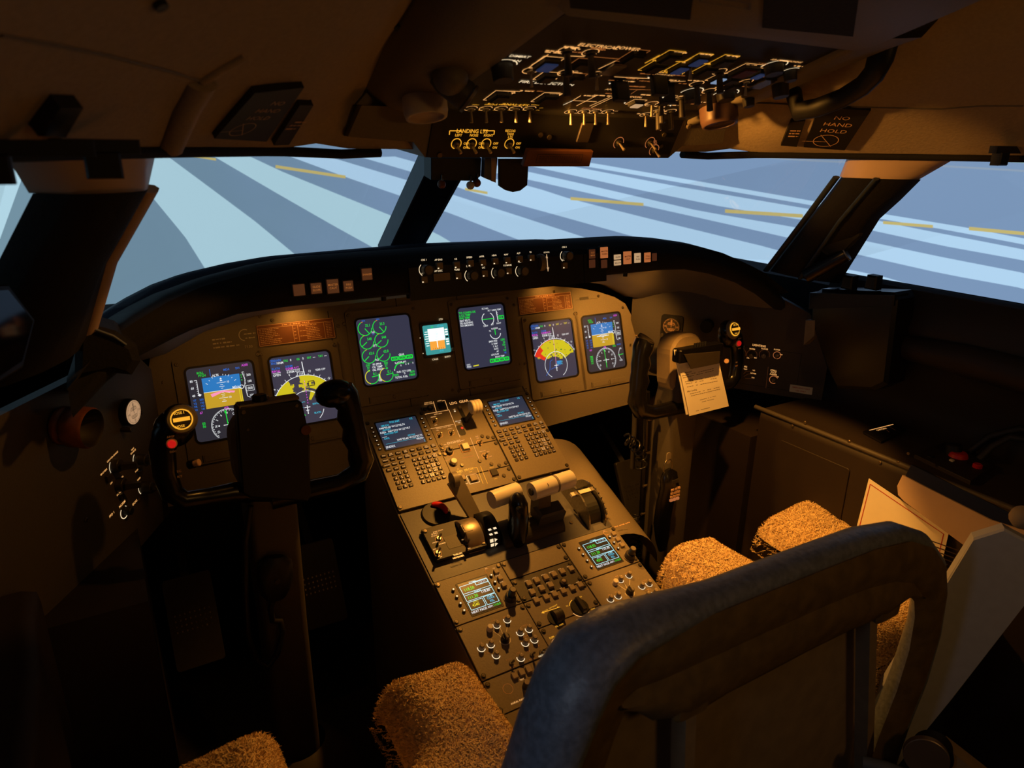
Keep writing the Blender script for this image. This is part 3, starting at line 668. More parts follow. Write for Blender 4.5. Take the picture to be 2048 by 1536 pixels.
display(-.1305, -.0045, eicas1, 0, 'scr_slate', 'engine display with four rows of green round gauges, left of the small standby screen')
display(.1305, -.0045, eicas2, 0, 'scr_slate', 'status display with green and white message list, right of the small standby screen')
display(.334, -.066, mfd, True, 'scr_slate', 'map display with red and yellow terrain arc and a lamp reflected in its top edge')
display(.501, -.066, pfd, True, 'scr_dark', "copilot's primary flight display with complete compass rose, at the right end of the panel")
# standby instrument
F = PAN.at(-.001, .0045, .0005); root = thing('standby_instrument', 'small square standby attitude screen glowing white between the two engine displays', 'standby instrument', F)
m = M(); m.rbox(0, 0, .080, .086, 0, .004, 'panel_dark', .004, .001); m.obj('bezel', root)
m = M(); m.rbox(0, 0, .066, .072, .004, .0055, 'e_teal', .003, .0003); scr = m.obj('screen', root)
S = Scr(.064, .070, 0); S.R(.16, .12, .84, .56, 'e_hot', Z1); S.R(.18, .56, .80, .86, 'e_orange', Z1); S.z = 2*Z1
for k in range(7): S.R(.0 if k % 2 else .03, .2+.08*k, .15, .225+.08*k, 'e_hot'); S.R(.86, .18+.085*k, .98, .23+.085*k, 'e_hot' if k != 3 else 'scr_black')
S.T('ILS', .36, .055, .06, 'e_green'); S.T('CPT HDG', .70, .055, .05, 'e_cyan'); S.T('29.92', .62, .92, .06, 'e_cyan'); S.R(.47, .56, .50, .80, 'e_hot')
for k in range(6): S.L([(.3+.08*k, .80), (.3+.08*k, .85)], 'scr_black', .012); S.L([(.45-.03*(k % 2), .25+.05*k), (.55+.03*(k % 2), .25+.05*k)], 'e_paleblue', .012)
o = S.obj('display_graphics', scr); o.location = (0, 0, .0056)
m = M(); m.cyl((.037, -.030, .004), (.037, -.030, .014), .0045, 'knob', seg=14, ch=.001); m.obj('knob', root)
m = M()
for t, x, y in (('STD', .018, .047), ('CAGE', -.012, -.048), ('BARO', .022, -.046)): m.text(t, x, y, .0045, 'litw', .0045)
m.rect(-.043, .008, .002, .002, 'litw', .0045); m.rect(-.041, -.03, .002, .002, 'litw', .0045); m.obj('lettering', root)
# frequency / limitations placards on top of the panel
def limit_card(u, v, w, h, label):
    F = PAN.at(u, v, .0005); root = thing('limitations_placard', label, 'placard', F)
    m = M(); m.rbox(0, 0, w, h, 0, .0022, 'placardbrown', .001, .0003); m.obj('plate', root)
    m = M(); R_ = random.Random(3); z = .0024
    m.frame2(0, 0, w*.985, h*.96, .0011, 'print', z); m.line((-w/2+.002, h*.33), (w/2-.002, h*.33), .0009, 'print', z); m.line((.003, h*.33), (.003, -h/2), .0009, 'print', z); m.line((w*.46-.016, h*.33), (w*.46-.016, -h/2), .0008, 'print', z)
    m.line((-.008, h*.33), (-.008, -h/2), .0008, 'print', z)
    m.text('FREQUENCIES', 0, h*.405, h*.075, 'print', z) if False else m.scribble(-w*.18, h*.405, w*.36, h*.06, 'print', z, R_)
    for k in range(9):
        y = h*.27-k*h*.082
        m.scribble(-w/2+.004, y, w*R_.uniform(.14, .30), h*.038, 'print', z, R_); m.scribble(-.0065, y, .005, h*.035, 'print', z, R_) if k % 2 else None
        m.scribble(.006, y, w*.12, h*.038, 'print', z, R_) if k % 3 == 0 else None; m.scribble(w*.12, y, w*R_.uniform(.12, .2), h*.038, 'print', z, R_); m.scribble(w*.46-.012, y, .012, h*.035, 'print', z, R_)
    m.obj('printing', root); return root
limit_card(-.3305, .0615, .168, .046, "orange-lit limitations placard above the leftmost map display")
limit_card(.3275, .0615, .168, .046, 'orange-lit limitations placard above the copilot map display')
# ================================================================== flight control panel in the hood's front face
FC = Frame((0, -.3285, 1.262), (1, 0, 0), (0, .12, 1))
Q = FC.px
root = thing('flight_control_panel', 'black autopilot control panel with small lit buttons in the centre of the glareshield', 'control panel', FC)
m = M(); a = Q(818, 553); b = Q(1166, 505); m.box(a[0], b[0], -.029, .031, -.004, .0008, 'black'); m.box(b[0]+.002, b[0]+.06, -.029, .031, -.004, .0008, 'black'); m.obj('face_plate', root)
def btn(m): m.rbox(0, 0, .0125, .0125, 0, .007, 'button', .001, .0008)
pbtn = proto(btn, 'button')
def kn(r, h, mt='knobdark', cap='knob'):
    def f(m): m.cyl((0, 0, 0), (0, 0, h), r, mt, seg=18, ch=.001); m.disc(0, 0, r*.8, cap, h+.0002)
    return f
pk = proto(kn(.0095, .018), 'knob')
L = M(); z = .0012
def lab(t, x, y, dy=.0115, sz=.0034): u, v = Q(x, y); L.text(t, u, v+dy, sz, 'litw', z, 'C', 0, .01)
zx = lambda x, y: (720+x/2.926, 460+y/2.926)
for t, x, y in [('FD', 370, 290), ('AP ENG', 460, 210), ('1/2', 560, 205), ('SPEED', 640, 195), ('APPR', 713, 190), ('HDG', 785, 183), ('NAV', 855, 178), ('ALT', 928, 170), ('VS', 997, 163), ('TURB', 568, 268), ('L/C', 723, 255), ('1/2 BANK', 863, 240), ('FD', 1190, 208)]:
    p = zx(x, y); u, v = Q(*p); pbtn(root, u, v, 0); lab(t, *p); L.rect(u-.004, v-.004, .003, .002, 'litw', .0076)
u, v = Q(*zx(475, 275)); m = M(); m.rbox(u, v, .034, .014, 0, .004, 'button', .001, .0006); m.obj('disconnect_bar', root); lab('AP DISC', *zx(460, 275)); 
for t, x, y in [('CRS 1', 375, 226), ('SPEED', 640, 260), ('HDG', 795, 244), ('ALT', 935, 234), ('CRS 2', 1195, 146)]:
    u, v = Q(*zx(x, y)); pk(root, u+.002, v-.002, 0); lab(t, *zx(x, y), dy=.016); L.arc(u+.002, v-.002, .0125, 130, 235, .0012, 'litw', z)
u, v = Q(*zx(1063, 192)); m = M(); m.lathe([(.0, -.006), (.017, -.006), (.018, 0), (.017, .006), (0, .006)], (u, v, -.006), (1, 0, 0), 'knob', 24, True); m.obj('pitch_wheel', root)
a = Q(*zx(1090, 142)); b = Q(*zx(1099, 242)); L.line(a, b, .002, 'annunw', z); L.poly([(a[0]-.003, a[1]-.008), (a[0]+.003, a[1]-.008), (a[0], a[1])], 'annunw', z); L.poly([(b[0]+.003, b[1]+.008), (b[0]-.003, b[1]+.008), b], 'annunw', z); L.text('DOWN', a[0], a[1]+.004, .003, 'litw', z)
L.obj('lettering', root)
# master caution / warning lights in the hood, right and left of the control panel
def caplight(px, py, w, h, mt, label, rows=1, txt=('',), grp=None):
    u, v = FC.px(px, py); F = FC.at(u, v, -.001); r = thing('warning_light', label, 'warning light', F, grp)
    m = M(); m.rbox(0, 0, w+.004, h+.004, 0, .004, 'black', .001, .0005); m.obj('housing', r)
    m = M()
    if rows == 2: m.rbox(0, h*.26, w, h*.44, .004, .0065, mt, .001, .0005); m.rbox(0, -h*.26, w, h*.44, .004, .0065, mt, .001, .0005)
    else: m.rbox(0, 0, w, h, .004, .0065, mt, .001, .0005)
    c = m.obj('lens', r); m = M()
    for i, t in enumerate(txt): m.text(t, 0, (len(txt)-1)*.0028-.0056*i if rows == 1 else h*(.26-.52*i), .0036, 'darkred' if mt != 'annund' else 'litdim', .0067, 'C', 0, .01)
    if any(txt): m.obj('lettering', c)
zr = [(1352, 140, .015, .019, 'annund', 1, ('GLD', 'MAN'), 'dim amber warning light, leftmost of those right of the autopilot panel'), (1352, 197, .015, .017, 'annund', 1, ('',), 'unlit warning light below the dim amber one right of the autopilot panel'),
      (1422, 132, .019, .023, 'annun', 1, ('MASTER', 'WARN'), 'bright orange master warning light, tallest of those right of the autopilot panel'), (1422, 198, .015, .017, 'annund', 1, ('',), 'unlit warning light below the tall bright orange one'),
      (1500, 175, .018, .024, 'annunw', 2, ('GLIDE', 'BELOW'), 'warning light split into two pale halves right of the autopilot panel'), (1558, 162, .021, .027, 'annun', 1, ('MASTER', 'CAUT'), 'large orange warning light between the split one and the pale one'),
      (1617, 163, .017, .021, 'annunw', 1, ('FIRE', 'PUSH'), 'pale orange warning light, second lit one from the right end of the hood row'), (1675, 160, .017, .021, 'annun', 1, ('STALL', 'WARN'), 'orange warning light, last lit one at the right end of the hood row'), (1716, 158, .012, .017, 'annund', 1, ('',), 'narrow unlit warning light closing the right end of the hood row')]
for x, y, w, h, mt, n, tx, lb in zr: caplight(*zx(x, y), w, h, mt, lb, n, tx, 'warning lights right of the autopilot panel')
zl_ = lambda x, y: (560+x/4.452, 500+y/4.452)
for x, y, w, h, tx, lb in [(165, 355, .019, .019, ('',), 'dim square warning light, leftmost in the left half of the hood'), (318, 340, .018, .018, ('GLIDE', 'SLOPE'), 'dim warning light, second from the left in the hood'), (465, 322, .020, .024, ('MASTER', 'CAUT'), 'tallest dim warning light in the left half of the hood'), (603, 320, .017, .018, ('FIRE', 'PUSH'), 'dim warning light with two dark bars left of the autopilot panel'), (768, 215, .018, .020, ('SHAKER',), 'faint warning light set higher than its row, nearest the autopilot panel on the left')]:
    caplight(*zl_(x, y), w, h, 'annund', lb, 1, tx, 'warning lights left of the autopilot panel')
# ================================================================== centre pedestal
A0, A1, A2, A3 = (-.071, .901), (-.273, .768), (-.450, .7015), (-.608, .636)
HW = .220
CDP = Frame((0, (A0[0]+A1[0])/2, (A0[1]+A1[1])/2), (1, 0, 0), (0, A0[0]-A1[0], A0[1]-A1[1]))
LQ = Frame((0, -.44, .768-.132/.335*(.44-.273)), (1, 0, 0), (0, .335, .132))
root = thing('centre_pedestal', 'grey-brown pedestal standing between the two pilot seats and sloping up to the panel', 'pedestal')
prof = [(-.05, .915), (-.071, .900), (-.273, .767), (-.30, .7565), (-.82, .5516), (-.84, .15), (-.05, .15)]
m = M(); n = len(prof); vs = [(-HW, y, z-.004) for y, z in prof]+[(HW, y, z-.004) for y, z in prof]
m.add(vs, [tuple(range(n)), tuple(range(2*n-1, n-1, -1))]+[(i, n+i, n+(i+1) % n, (i+1) % n) for i in range(n)], 'pedestal'); m.obj('housing', root)
for s_ in (-1, 1): m = M(); m.tube([(s_*HW, y, z-.004) for y, z in prof[:5]], .003, 'pedestal', 8); m.obj('edge_trim', root)
def dz_(m): m.cyl((0, 0, 0), (0, 0, .0018), .0046, 'black', seg=12); m.cyl((0, 0, .0018), (0, 0, .0028), .0032, 'screw', seg=10); m.rect(0, 0, .0052, .0009, 'black', .003)
dzus = proto(dz_, 'fastener')
def plate(F, x0, x1, y0, y1, name, label, cat, mt='pedestal', group=None, fast=((0, 0), (0, 1), (1, 0), (1, 1)), th=.003):
    f = F.at((x0+x1)/2, (y0+y1)/2, -.002); w, h = x1-x0, y1-y0; r = thing(name, label, cat, f, group)
    m = M(); m.rbox(0, 0, w-.0012, h-.0012, 0, th+.002, mt, .002, .0006); m.pl([(-w/2, h/2), (-w/2, -h/2), (w/2, -h/2), (w/2, h/2)], .0016, 'black', .0023, True); m.obj('face_plate', r)
    for a, b in fast: dzus(r, (-1+2*a)*(w/2-.0062), (-1+2*b)*(h/2-.008), th+.002)
    class K: pass
    k = K(); k.r = r; k.F = f.at(0, 0, th+.002); k.z = th+.002; k.w = w; k.h = h; k.px = k.F.px
    return k
def letters(k, name='lettering', fn=None):
    m = M(); fn(m); o = m.obj(name, k.r); o.location = (0, 0, k.z+.0003); return o
def ring_knob(r, h, mt='knobdark', cap=None, ring=True, base=None):
    def f(m):
        if base: m.cyl((0, 0, 0), (0, 0, h*.35), base, mt, seg=18, ch=.0008)
        m.cyl((0, 0, 0), (0, 0, h), r, mt, r*.88, seg=18, ch=.0006)
        if cap: m.disc(0, 0, r*.72, cap, h+.0002); m.rect(0, r*.45, r*.18, r*.5, 'printw', h+.0004)
    return f
def tog(m): m.cyl((0, 0, 0), (0, 0, .003), .0045, 'metal', seg=12, ch=.0005); m.cyl((0, 0, .002), (0, -.004, .015), .0012, 'metal', .0024, seg=10, ch=.0006)
toggle = proto(tog, 'toggle_switch')
def sqb(w, h, d, mt):
    def f(m): m.rbox(0, 0, w, h, 0, d, mt, .0012, .0008)
    return f
# ---------------------------------------------------------------- control display units
def keyf(m): m.rbox(0, 0, .0088, .0078, 0, .0028, 'keycap', .001, .0006)
keyp = proto(keyf, 'key')
def lsk(m): m.rbox(0, 0, .0065, .0045, 0, .003, 'keycap', .001, .0006); m.rect(0, 0, .003, .0014, 'litw', .0032)
lskp = proto(lsk, 'line_key')
def cdu(side, label):
    x0, x1 = (-HW, -.074) if side < 0 else (.074, HW)
    k = plate(CDP, x0, x1, -.121, .121, 'flight_management_unit', label, 'flight management unit', fast=((0, 0), (1, 0), (1, 1), (0, 1), (1, .47), (0, .47)), th=.006)
    r = k.r; z = k.z; W2, H2 = .098, .076; cy = .121-.012-H2/2
    m = M(); m.prism(rr(W2+.006, H2+.006, .003, 3, 0, cy), z-.0008, z+.0009, 'black', hole=rr(W2, H2, .002, 3, 0, cy)); m.obj('screen_frame', r)
    m = M(); m.rbox(0, cy, W2, H2, z-.001, z+.0002, 'scr_cdu', .001, .0001); sc = m.obj('screen', r)
    S = Scr(W2, H2, 0)
    S.T('POS INIT', .46, .06, .072, 'e_cyan'); S.T('1/2', .87, .06, .072, 'e_cyan'); S.T('FMS POS', .20, .14, .058, 'e_cyan')
    S.T('N45*35.60 W122*35.74', .04, .22, .072, 'e_white', 'L'); S.T('AIRPORT', .20, .30, .056, 'e_cyan'); S.T('KSEA   N47*27.0 W122*18.7', .02, .375, .070, 'e_white', 'L')
    S.T('PILOT/REF OFF', .27, .45, .058, 'e_cyan'); S.T('-----', .03, .53, .076, 'e_white', 'L'); S.T('GATE', .12, .605, .058, 'e_cyan'); S.T('SET POS', .72, .65, .056, 'e_cyan')
    S.T('N45*35.60 W122*35.73', .97, .73, .072, 'e_white', 'R'); S.L([(.05, .80), (.95, .80)], 'e_cyan', .006) ; S.T('FPLN>', .98, .83, .072, 'e_white', 'R'); S.T('[INDEX', .02, .91, .076, 'e_white', 'L'); S.T(']', .97, .92, .076, 'e_cyan')
    o = S.obj('display_text', sc); o.location = (0, cy, z+.0005)
    for i in range(6):
        for s_ in (-1, 1): lskp(r, s_*(W2/2+.0125), cy+H2/2-.012-i*.0118, z)
    Lt = M(); R_ = random.Random(2); y0 = cy-H2/2-.0145
    fn = ['MSG', 'DIR\nINTC', 'FPLN', 'DEP\nARR', 'PERF', '/', 'MFD\nMENU', 'MFD\nADV', 'INDEX', 'FIX', 'LEGS', 'MFD\nDATA', 'TUNE', '\\', 'PREV', 'NEXT']
    for j in range(2):
        for i in range(8):
            x = -.060+i*.0172; y = y0-j*.0125; keyp(r, x, y, z, sc=(1.25, 1, 1)); ls = fn[j*8+i].split('\n')
            for q, t in enumerate(ls): Lt.text(t, x, y+(len(ls)-1)*.0017-.0034*q, .0031, 'lit', 0)
    for j in range(2):
        for i, t in enumerate((('RADIO', 'PROG', 'EXEC'), ('BRT', 'MFD', 'CLR'))[j]): x = -.060+i*.0172; y = y0-.025-j*.0125; keyp(r, x, y, z, sc=(1.25, 1, 1)); Lt.text(t, x, y, .0030, 'lit', 0)
    al = 'ABCDE|FGHIJ|KLMNO|PQRST|UVWXY|Z'.split('|'); yk = y0-.0265
    for j in range(6):
        row = list(al[j])+(['SP', '/', '+/-', 'CLR'] if j == 5 else [])
        for i, t in enumerate(row):
            x = .0035+i*.0125; y = yk-j*.0118; keyp(r, x, y, z); Lt.text(t, x, y, .0056 if len(t) == 1 else .0030, 'lit', 0)
            if t in 'ENSW' and len(t) == 1: Lt.frame2(x, y, .0075, .0075, .0007, 'lit', 0)
    for j, rw in enumerate(('123', '456', '789', '.0-')):
        for i, t in enumerate(rw): x = -.052+i*.0132; y = yk-.024-j*.0118; keyp(r, x, y, z); Lt.text(t, x, y, .0060, 'lit', 0)
    o = Lt.obj('key_lettering', r); o.location = (0, 0, z+.0031)
cdu(-1, 'left keyboard unit with small text screen, beside the black leg shadow of the left yoke')
cdu(1, 'right keyboard unit with small text screen, right of the landing gear lever')
# ---------------------------------------------------------------- centre column: gear, engines, windshear
k = plate(CDP, -.073, .073, .0, .132, 'landing_gear_panel', 'panel lettered LDG GEAR with the round white gear lever', 'control panel')
r, z = k.r, k.z; q = lambda x, y: k.px(720+x/4.876, 760+y/4.876)
def f(m):
    m.text('LDG  GEAR', *q(965, 215), .0075, 'lit', bold=.01)
    m.text('EMER DEPR', *q(665, 220), .003, 'lit'); m.text('MUTE HORN', *q(670, 233), .003, 'lit'); m.text('HORN', *q(775, 203), .003, 'lit')
    m.pl([q(715, 210), q(745, 315)], .0011, 'lit'); m.pl([q(800, 205), q(828, 200), q(860, 292)], .0011, 'lit'); m.pl([q(632, 335), q(868, 292), q(975, 558)], .0011, 'lit')
    m.text('ANTI SKID', *q(760, 330), .0034, 'lit'); m.text('ARMED', *q(715, 360), .0032, 'lit'); m.text('OFF', *q(740, 440), .003, 'lit')
    m.pl([q(682, 478), q(912, 432)], .0011, 'lit'); m.text('MLG BAY OVHT TEST', *q(815, 463), .003, 'lit'); m.text('FAIL', *q(755, 492), .003, 'lit'); m.text('WARN', *q(875, 475), .003, 'lit')
    m.text('UP', *q(920, 288), .0036, 'lit'); m.text('DN LCK', *q(957, 400), .0032, 'litw'); m.text('REL', *q(967, 416), .0032, 'litw'); m.text('GRVTY', *q(728, 352), .0001, 'lit') if False else None
    a = q(925, 305); m.disc(*a, .0022, 'litw')
    for x, y in ((680, 275), (727, 400), (777, 537), (890, 515)): m.arc(*q(x, y), .0072, 0, 360, .0009, 'print')
letters(k, fn=f)
for x, y in ((727, 400), (777, 537), (890, 515)): toggle(r, *q(x, y), z)
m = M(); a = q(680, 278); m.cyl((*a, z), (*a, z+.004), .0075, 'black', seg=18); m.cyl((*a, z+.004), (*a, z+.0055), .0035, 'knob', seg=12); m.obj('push_button', r)
m = M(); a = q(798, 256); m.rbox(*a, .019, .019, z, z+.004, 'darkbrown', .001, .001); m.obj('switch_light', r)
m = M(); a = q(995, 470); m.disc(*a, .0035, 'e_red', z+.001); m.rbox(q(985, 490)[0], q(985, 490)[1], .018, .03, z, z+.0004, 'black', .006, .0001); m.obj('down_lock_release', r)
m = M(); a = q(975, 285); b = q(1030, 420); m.prism([(a[0]-.005, a[1]+.006), (a[0]-.005, b[1]), (a[0]+.005, b[1]), (a[0]+.005, a[1]+.006)], z, z+.0006, 'black'); m.rbox(a[0]-.001, a[1]+.002, .007, .008, z, z+.008, 'knob', .001, .001)
m.obj('lever_slot', r)
lv = M(); a = q(1015, 400); base = (a[0]+.004, a[1]-.002, z); tip = (a[0]+.014, a[1]-.002, z+.056)
lv.beam(base, tip, .006, .010, 'knobdark', up=(0, 1, 0)); go = lv.obj('gear_lever', r)
wl = M(); c = Vector(tip)
for i in range(3): wl.lathe([(0, -.0045), (.0135, -.0045), (.0165, -.003), (.0165, .003), (.0135, .0045), (0, .0045)], c+Vector((-.0085+.0085*i, 0, 0)), (1, 0, 0), 'leverwhite', 28)
wl.obj('wheel_knob', go)
k = plate(CDP, -.073, .073, -.075, -.001, 'engine_start_panel', 'panel lettered ENGINES with one square white button and round knobs', 'control panel')
r, z = k.r, k.z; q = lambda x, y: k.px(720+x/4.876, 760+y/4.876)
def f(m):
    m.text('ENGINES', *q(915, 605), .0066, 'lit', bold=.008); m.line(q(810, 635), q(842, 628), .001, 'lit'); m.line(q(985, 593), q(1020, 584), .001, 'lit')
    m.text('OFF', *q(845, 650), .003, 'lit'); m.text('SYNC', *q(890, 760), .003, 'annun'); m.line(q(830, 790), q(965, 758), .0008, 'annun')
    m.text('WING A/I', *q(1035, 725), .0034, 'annun'); m.text('CROSS BLEED', *q(1052, 750), .0034, 'annun'); m.pl([q(1075, 562), q(1160, 768)], .001, 'lit')
    m.text('DISP', *q(1140, 550), .003, 'lit'); m.text('SPD', *q(1148, 568), .003, 'lit'); m.text('IND LTS', *q(1195, 693), .0034, 'lit'); m.text('BRT', *q(1250, 700), .003, 'lit'); m.text('DIM', *q(1272, 745), .003, 'lit')
    for x, y, r_ in ((870, 705, .0105), (1163, 612, .0068), (1217, 738, .0072)): m.arc(*q(x, y), r_, 0, 360, .001, 'print')
letters(k, fn=f)
m = M(); a = q(868, 700); m.cyl((*a, z), (*a, z+.008), .0085, 'black', seg=20, ch=.001); m.rbox(a[0]+.003, a[1]+.003, .007, .009, z+.008, z+.014, 'knob', .002, .001); m.obj('rotary_knob', r)
m = M(); a = q(1022, 662); m.rbox(*a, .024, .024, z, z+.002, 'print', .001, .0004); m.rbox(*a, .021, .021, z+.002, z+.003, 'black', .001, .0004); m.rbox(a[0]+.001, a[1]+.001, .016, .016, z+.003, z+.008, 'leverwhite', .001, .001); m.obj('push_button', r)
m = M(); a = q(908, 808); m.cyl((*a, z), (*a, z+.003), .0098, 'knobdark', seg=20); m.cyl((*a, z+.003), (*a, z+.011), .0078, 'leverwhite', .0072, seg=20, ch=.001); m.obj('rotary_knob', r)
for x, y in ((1163, 612), (1217, 738)): toggle(r, *q(x, y), z)
for x, y in ((1190, 550), (1245, 560), (793, 635), (755, 680), (1165, 792), (993, 833)): dzus(r, *q(x, y), z)
k = plate(CDP, -.073, .073, -.121, -.076, 'ground_proximity_panel', 'panel lettered GND PROX with amber-outlined buttons under the ENGINES panel', 'control panel')
r, z = k.r, k.z; q = lambda x, y: k.px(720+x/4.876, 760+y/4.876)
def f(m):
    m.text('GND  PROX', *q(1015, 882), .0062, 'lit2', bold=.008); m.pl([q(1090, 862), q(1140, 852), q(1200, 1012)], .0011, 'lit2'); m.line(q(1175, 842), q(1243, 1010), .0011, 'lit2'); m.text('FLAP', *q(1078, 895), .003, 'lit2'); m.text('TERR', *q(970, 920), .003, 'lit2')
    m.pl([q(955, 877), q(955, 862)], .001, 'lit2'); m.text('MECH', *q(1282, 853), .003, 'lit2'); m.text('CALL', *q(1322, 962), .003, 'lit2')
letters(k, fn=f)
m = M(); a = q(1102, 965); m.rbox(*a, .026, .0235, z, z+.0012, 'lit', .001, .0002); m.rbox(*a, .0235, .021, z+.0012, z+.0022, 'black', .001, .0002); m.rbox(*a, .017, .016, z+.002, z+.007, 'button', .001, .001); m.obj('push_button', r)
m = M(); a = q(1003, 975); m.rbox(*a, .018, .0235, z, z+.0012, 'lit', .001, .0002); m.rbox(*a, .016, .021, z+.0012, z+.0022, 'black', .001, .0002); m.rbox(a[0], a[1]+.003, .013, .012, z+.002, z+.007, 'button', .001, .001); m.obj('push_button', r)
m = M(); a = q(1305, 905); m.rbox(*a, .020, .020, z, z+.0012, 'print', .001, .0002); m.rbox(*a, .018, .018, z+.001, z+.0045, 'darkbrown', .001, .001); m.obj('push_button', r)
for x, y in ((1280, 822), (1355, 835), (1402, 935)): dzus(r, *q(x, y), z)

# ---------------------------------------------------------------- lever quadrant
QX = LQ.px
root = thing('lever_quadrant', 'grey quadrant deck around the thrust levers on the pedestal', 'lever quadrant', LQ)
m = M(); m.prism([(-HW+.002, .160), (-HW+.002, .0), (HW-.002, -.0), (HW-.002, .160)][::-1], -.003, .0, 'pedestal') if False else m.box(-HW+.002, HW-.002, -.008, .174, -.004, .001, 'greydeck'); m.obj('deck_plate', root)
for _p in ((1071, 1053), (1098, 1044)): m = M(); m.rbox(*QX(*_p), .024, .018, .001, .0025, 'darkred', .002, .0005); m.obj('red_placard', root)
m = M(); u, v = QX(1220, 1056); m.scribble(u-.055, v-.002, .11, .003, 'print', .0013, random.Random(4)); m.obj('engraved_print', root)
for x, y in ((1113, 1021), (1142, 1046), (1087, 1059), (1211, 1024), (1100, 947)): screw(root, *QX(x, y), .001)
m = M()
for p in ((1125, 945), (1120, 947)): u, v = QX(*p); m.disc(u, v, .0014, 'litw', .0013)
m.obj('rivet', root)
# drums / side cheeks and levers; quadrant coordinates: u across, v forward, w up
def cheek(m, x, w, v0, R, mt, a0=0, a1=180, z0=-.004):
    n = 18; P = [(v0+R*math.cos(math.radians(a0+(a1-a0)*i/n)), z0+R*.82*math.sin(math.radians(a0+(a1-a0)*i/n))) for i in range(n+1)]
    vs = [(x-w/2, a, b) for a, b in P]+[(x+w/2, a, b) for a, b in P]; k_ = len(P)
    m.add(vs, [tuple(range(k_)), tuple(range(2*k_-1, k_-1, -1))]+[(i, k_+i, k_+(i+1) % k_, (i+1) % k_) for i in range(k_)], mt)
for dx in (-.004, .040): m = M(); cheek(m, .165+dx, .004, .066, .066, 'metal'); m.obj('flap_guard', root)
m = M(); m.tube([(.162, .062+.066*math.cos(t*.1), -.004+.0555*math.sin(t*.1)) for t in range(2, 30)], .0014, 'metal', 6) if False else None
for t in range(3, 29, 2): m.ball((.206, .062+.066*math.cos(t*.1), -.004+.055*math.sin(t*.1)), .0022, 'metal', 8)
m.obj('detent_studs', root)
m = M(); cheek(m, .183, .034, .062, .050, 'black'); m.obj('flap_drum', root)
m = M(); m.beam((.150, .078, .036), (.208, .078, .036), .010, .006, 'leverwhite', up=(0, 0, 1)); m.beam((.183, .070, .02), (.183, .078, .036), .008, .004, 'metal', up=(1, 0, 0)); m.obj('flap_lever', root)
# thrust levers
F = LQ; tl = thing('thrust_lever', 'right thrust lever with a long white cylindrical grip', 'thrust lever', LQ.at(.062, .055, 0))
m = M(); m.beam((0, -.01, -.01), (.0, .028, .078), .040, .034, 'knobdark', up=(1, 0, 0), w1=.03, h1=.030); m.box(-.022, .044, -.022, .012, 0, .052, 'charcoal', .006); m.obj('shaft', tl)
m = M(); m.cyl((-.030, .022, .088), (.030, .026, .088), .0195, 'leverwhite', seg=28, ch=.002); m.cyl((.0302, .026, .088), (.034, .0262, .088), .0186, 'knob', seg=28); m.cyl((.034, .0262, .088), (.078, .029, .088), .0195, 'leverwhite', seg=28, ch=.002); g = m.obj('grip', tl)
m = M(); m.cyl((-.0305, .022, .088), (-.033, .0218, .088), .008, 'black', seg=16); m.obj('go_around_button', g)
m = M(); m.rbox(.0, .002, .0012, .009, 0, .0003, 'ink', .0005, .0001); o = m.obj('engraved_mark', g); o.location = (.003, .014, .1065)
tl = thing('thrust_lever', 'left thrust lever in shadow, black with a cream grip beside the white grip', 'thrust lever', LQ.at(-.012, .055, 0))
m = M(); m.tube([(.0, -.022, -.006), (.0, -.020, .03), (-.001, -.012, .065), (-.003, -.002, .092), (-.005, .006, .108), (-.006, .010, .113)], [.024, .026, .025, .024, .017, .006], 'blackgloss', 16, flat=.8); m.obj('shaft', tl)
m = M(); m.cyl((-.045, .034, .080), (.024, .040, .080), .0190, 'leverwhite', seg=28, ch=.003); g = m.obj('grip', tl)
m = M(); m.cyl((-.012, -.018, .098), (-.013, -.028, .102), .007, 'blackgloss', seg=14, ch=.001); m.obj('go_around_button', g)
m = M(); cheek(m, .03, .15, .05, .036, 'charcoal'); m.obj('lever_drum', root)
# speed brake lever (tall cream blade) with its polished drum
sp = thing('spoiler_lever', 'tall tan blade lever rising left of the thrust levers over a polished drum', 'lever', LQ.at(-.116, .072, 0))
_f = sp.matrix_world.inverted() @ LQ.W(*LQ.px(940, 1016, .030), .030); _t = sp.matrix_world.inverted() @ LQ.W(*LQ.px(903, 950, .085), .085); _d = (_t-_f).normalized()
m = M(); m.beam(_f-_d*.02, _t-_d*.012, .012, .026, 'knob', up=(1, 0, 0), w1=.012, h1=.034); _x = _d.cross(Vector((1, 0, 0))).normalized(); m.cyl(_t-_d*.012-Vector((.006, 0, 0)), _t-_d*.012+Vector((.006, 0, 0)), .0172, 'knob', seg=24); m.obj('blade', sp)
m = M(); m.box(-.010, .012, -.012, .012, .018, .034, 'knobdark', .002); m.obj('blade_foot', sp)
m = M(); m.lathe([(0, -.019), (.042, -.019), (.043, -.017), (.043, .017), (.042, .019), (0, .019)], (.012, .0, -.008), (1, 0, 0), 'brushed', 40); m.obj('drum', sp)
m = M(); m.lathe([(0, -.016), (.046, -.016), (.046, .016), (0, .016)], (.052, .002, -.008), (1, 0, 0), 'black', 36); dr = m.obj('scale_drum', sp)
m = M()
for dy, dz2, s_ in ((-.030, .030, 1), (-.022, .036, 1)):
    for x in (.044, .056): m.rect(x, dy, .007, .005, 'litw', dz2)
o = m.obj('scale_marks', dr); 
m = M(); m.add([(.040, -.040, .016), (.048, -.040, .016), (.048, -.036, .022), (.040, -.036, .022)], [(0, 1, 2, 3)], 'litw'); m.add([(.051, -.0405, .015), (.058, -.038, .0185), (.051, -.036, .0215)], [(0, 1, 2)], 'litw')
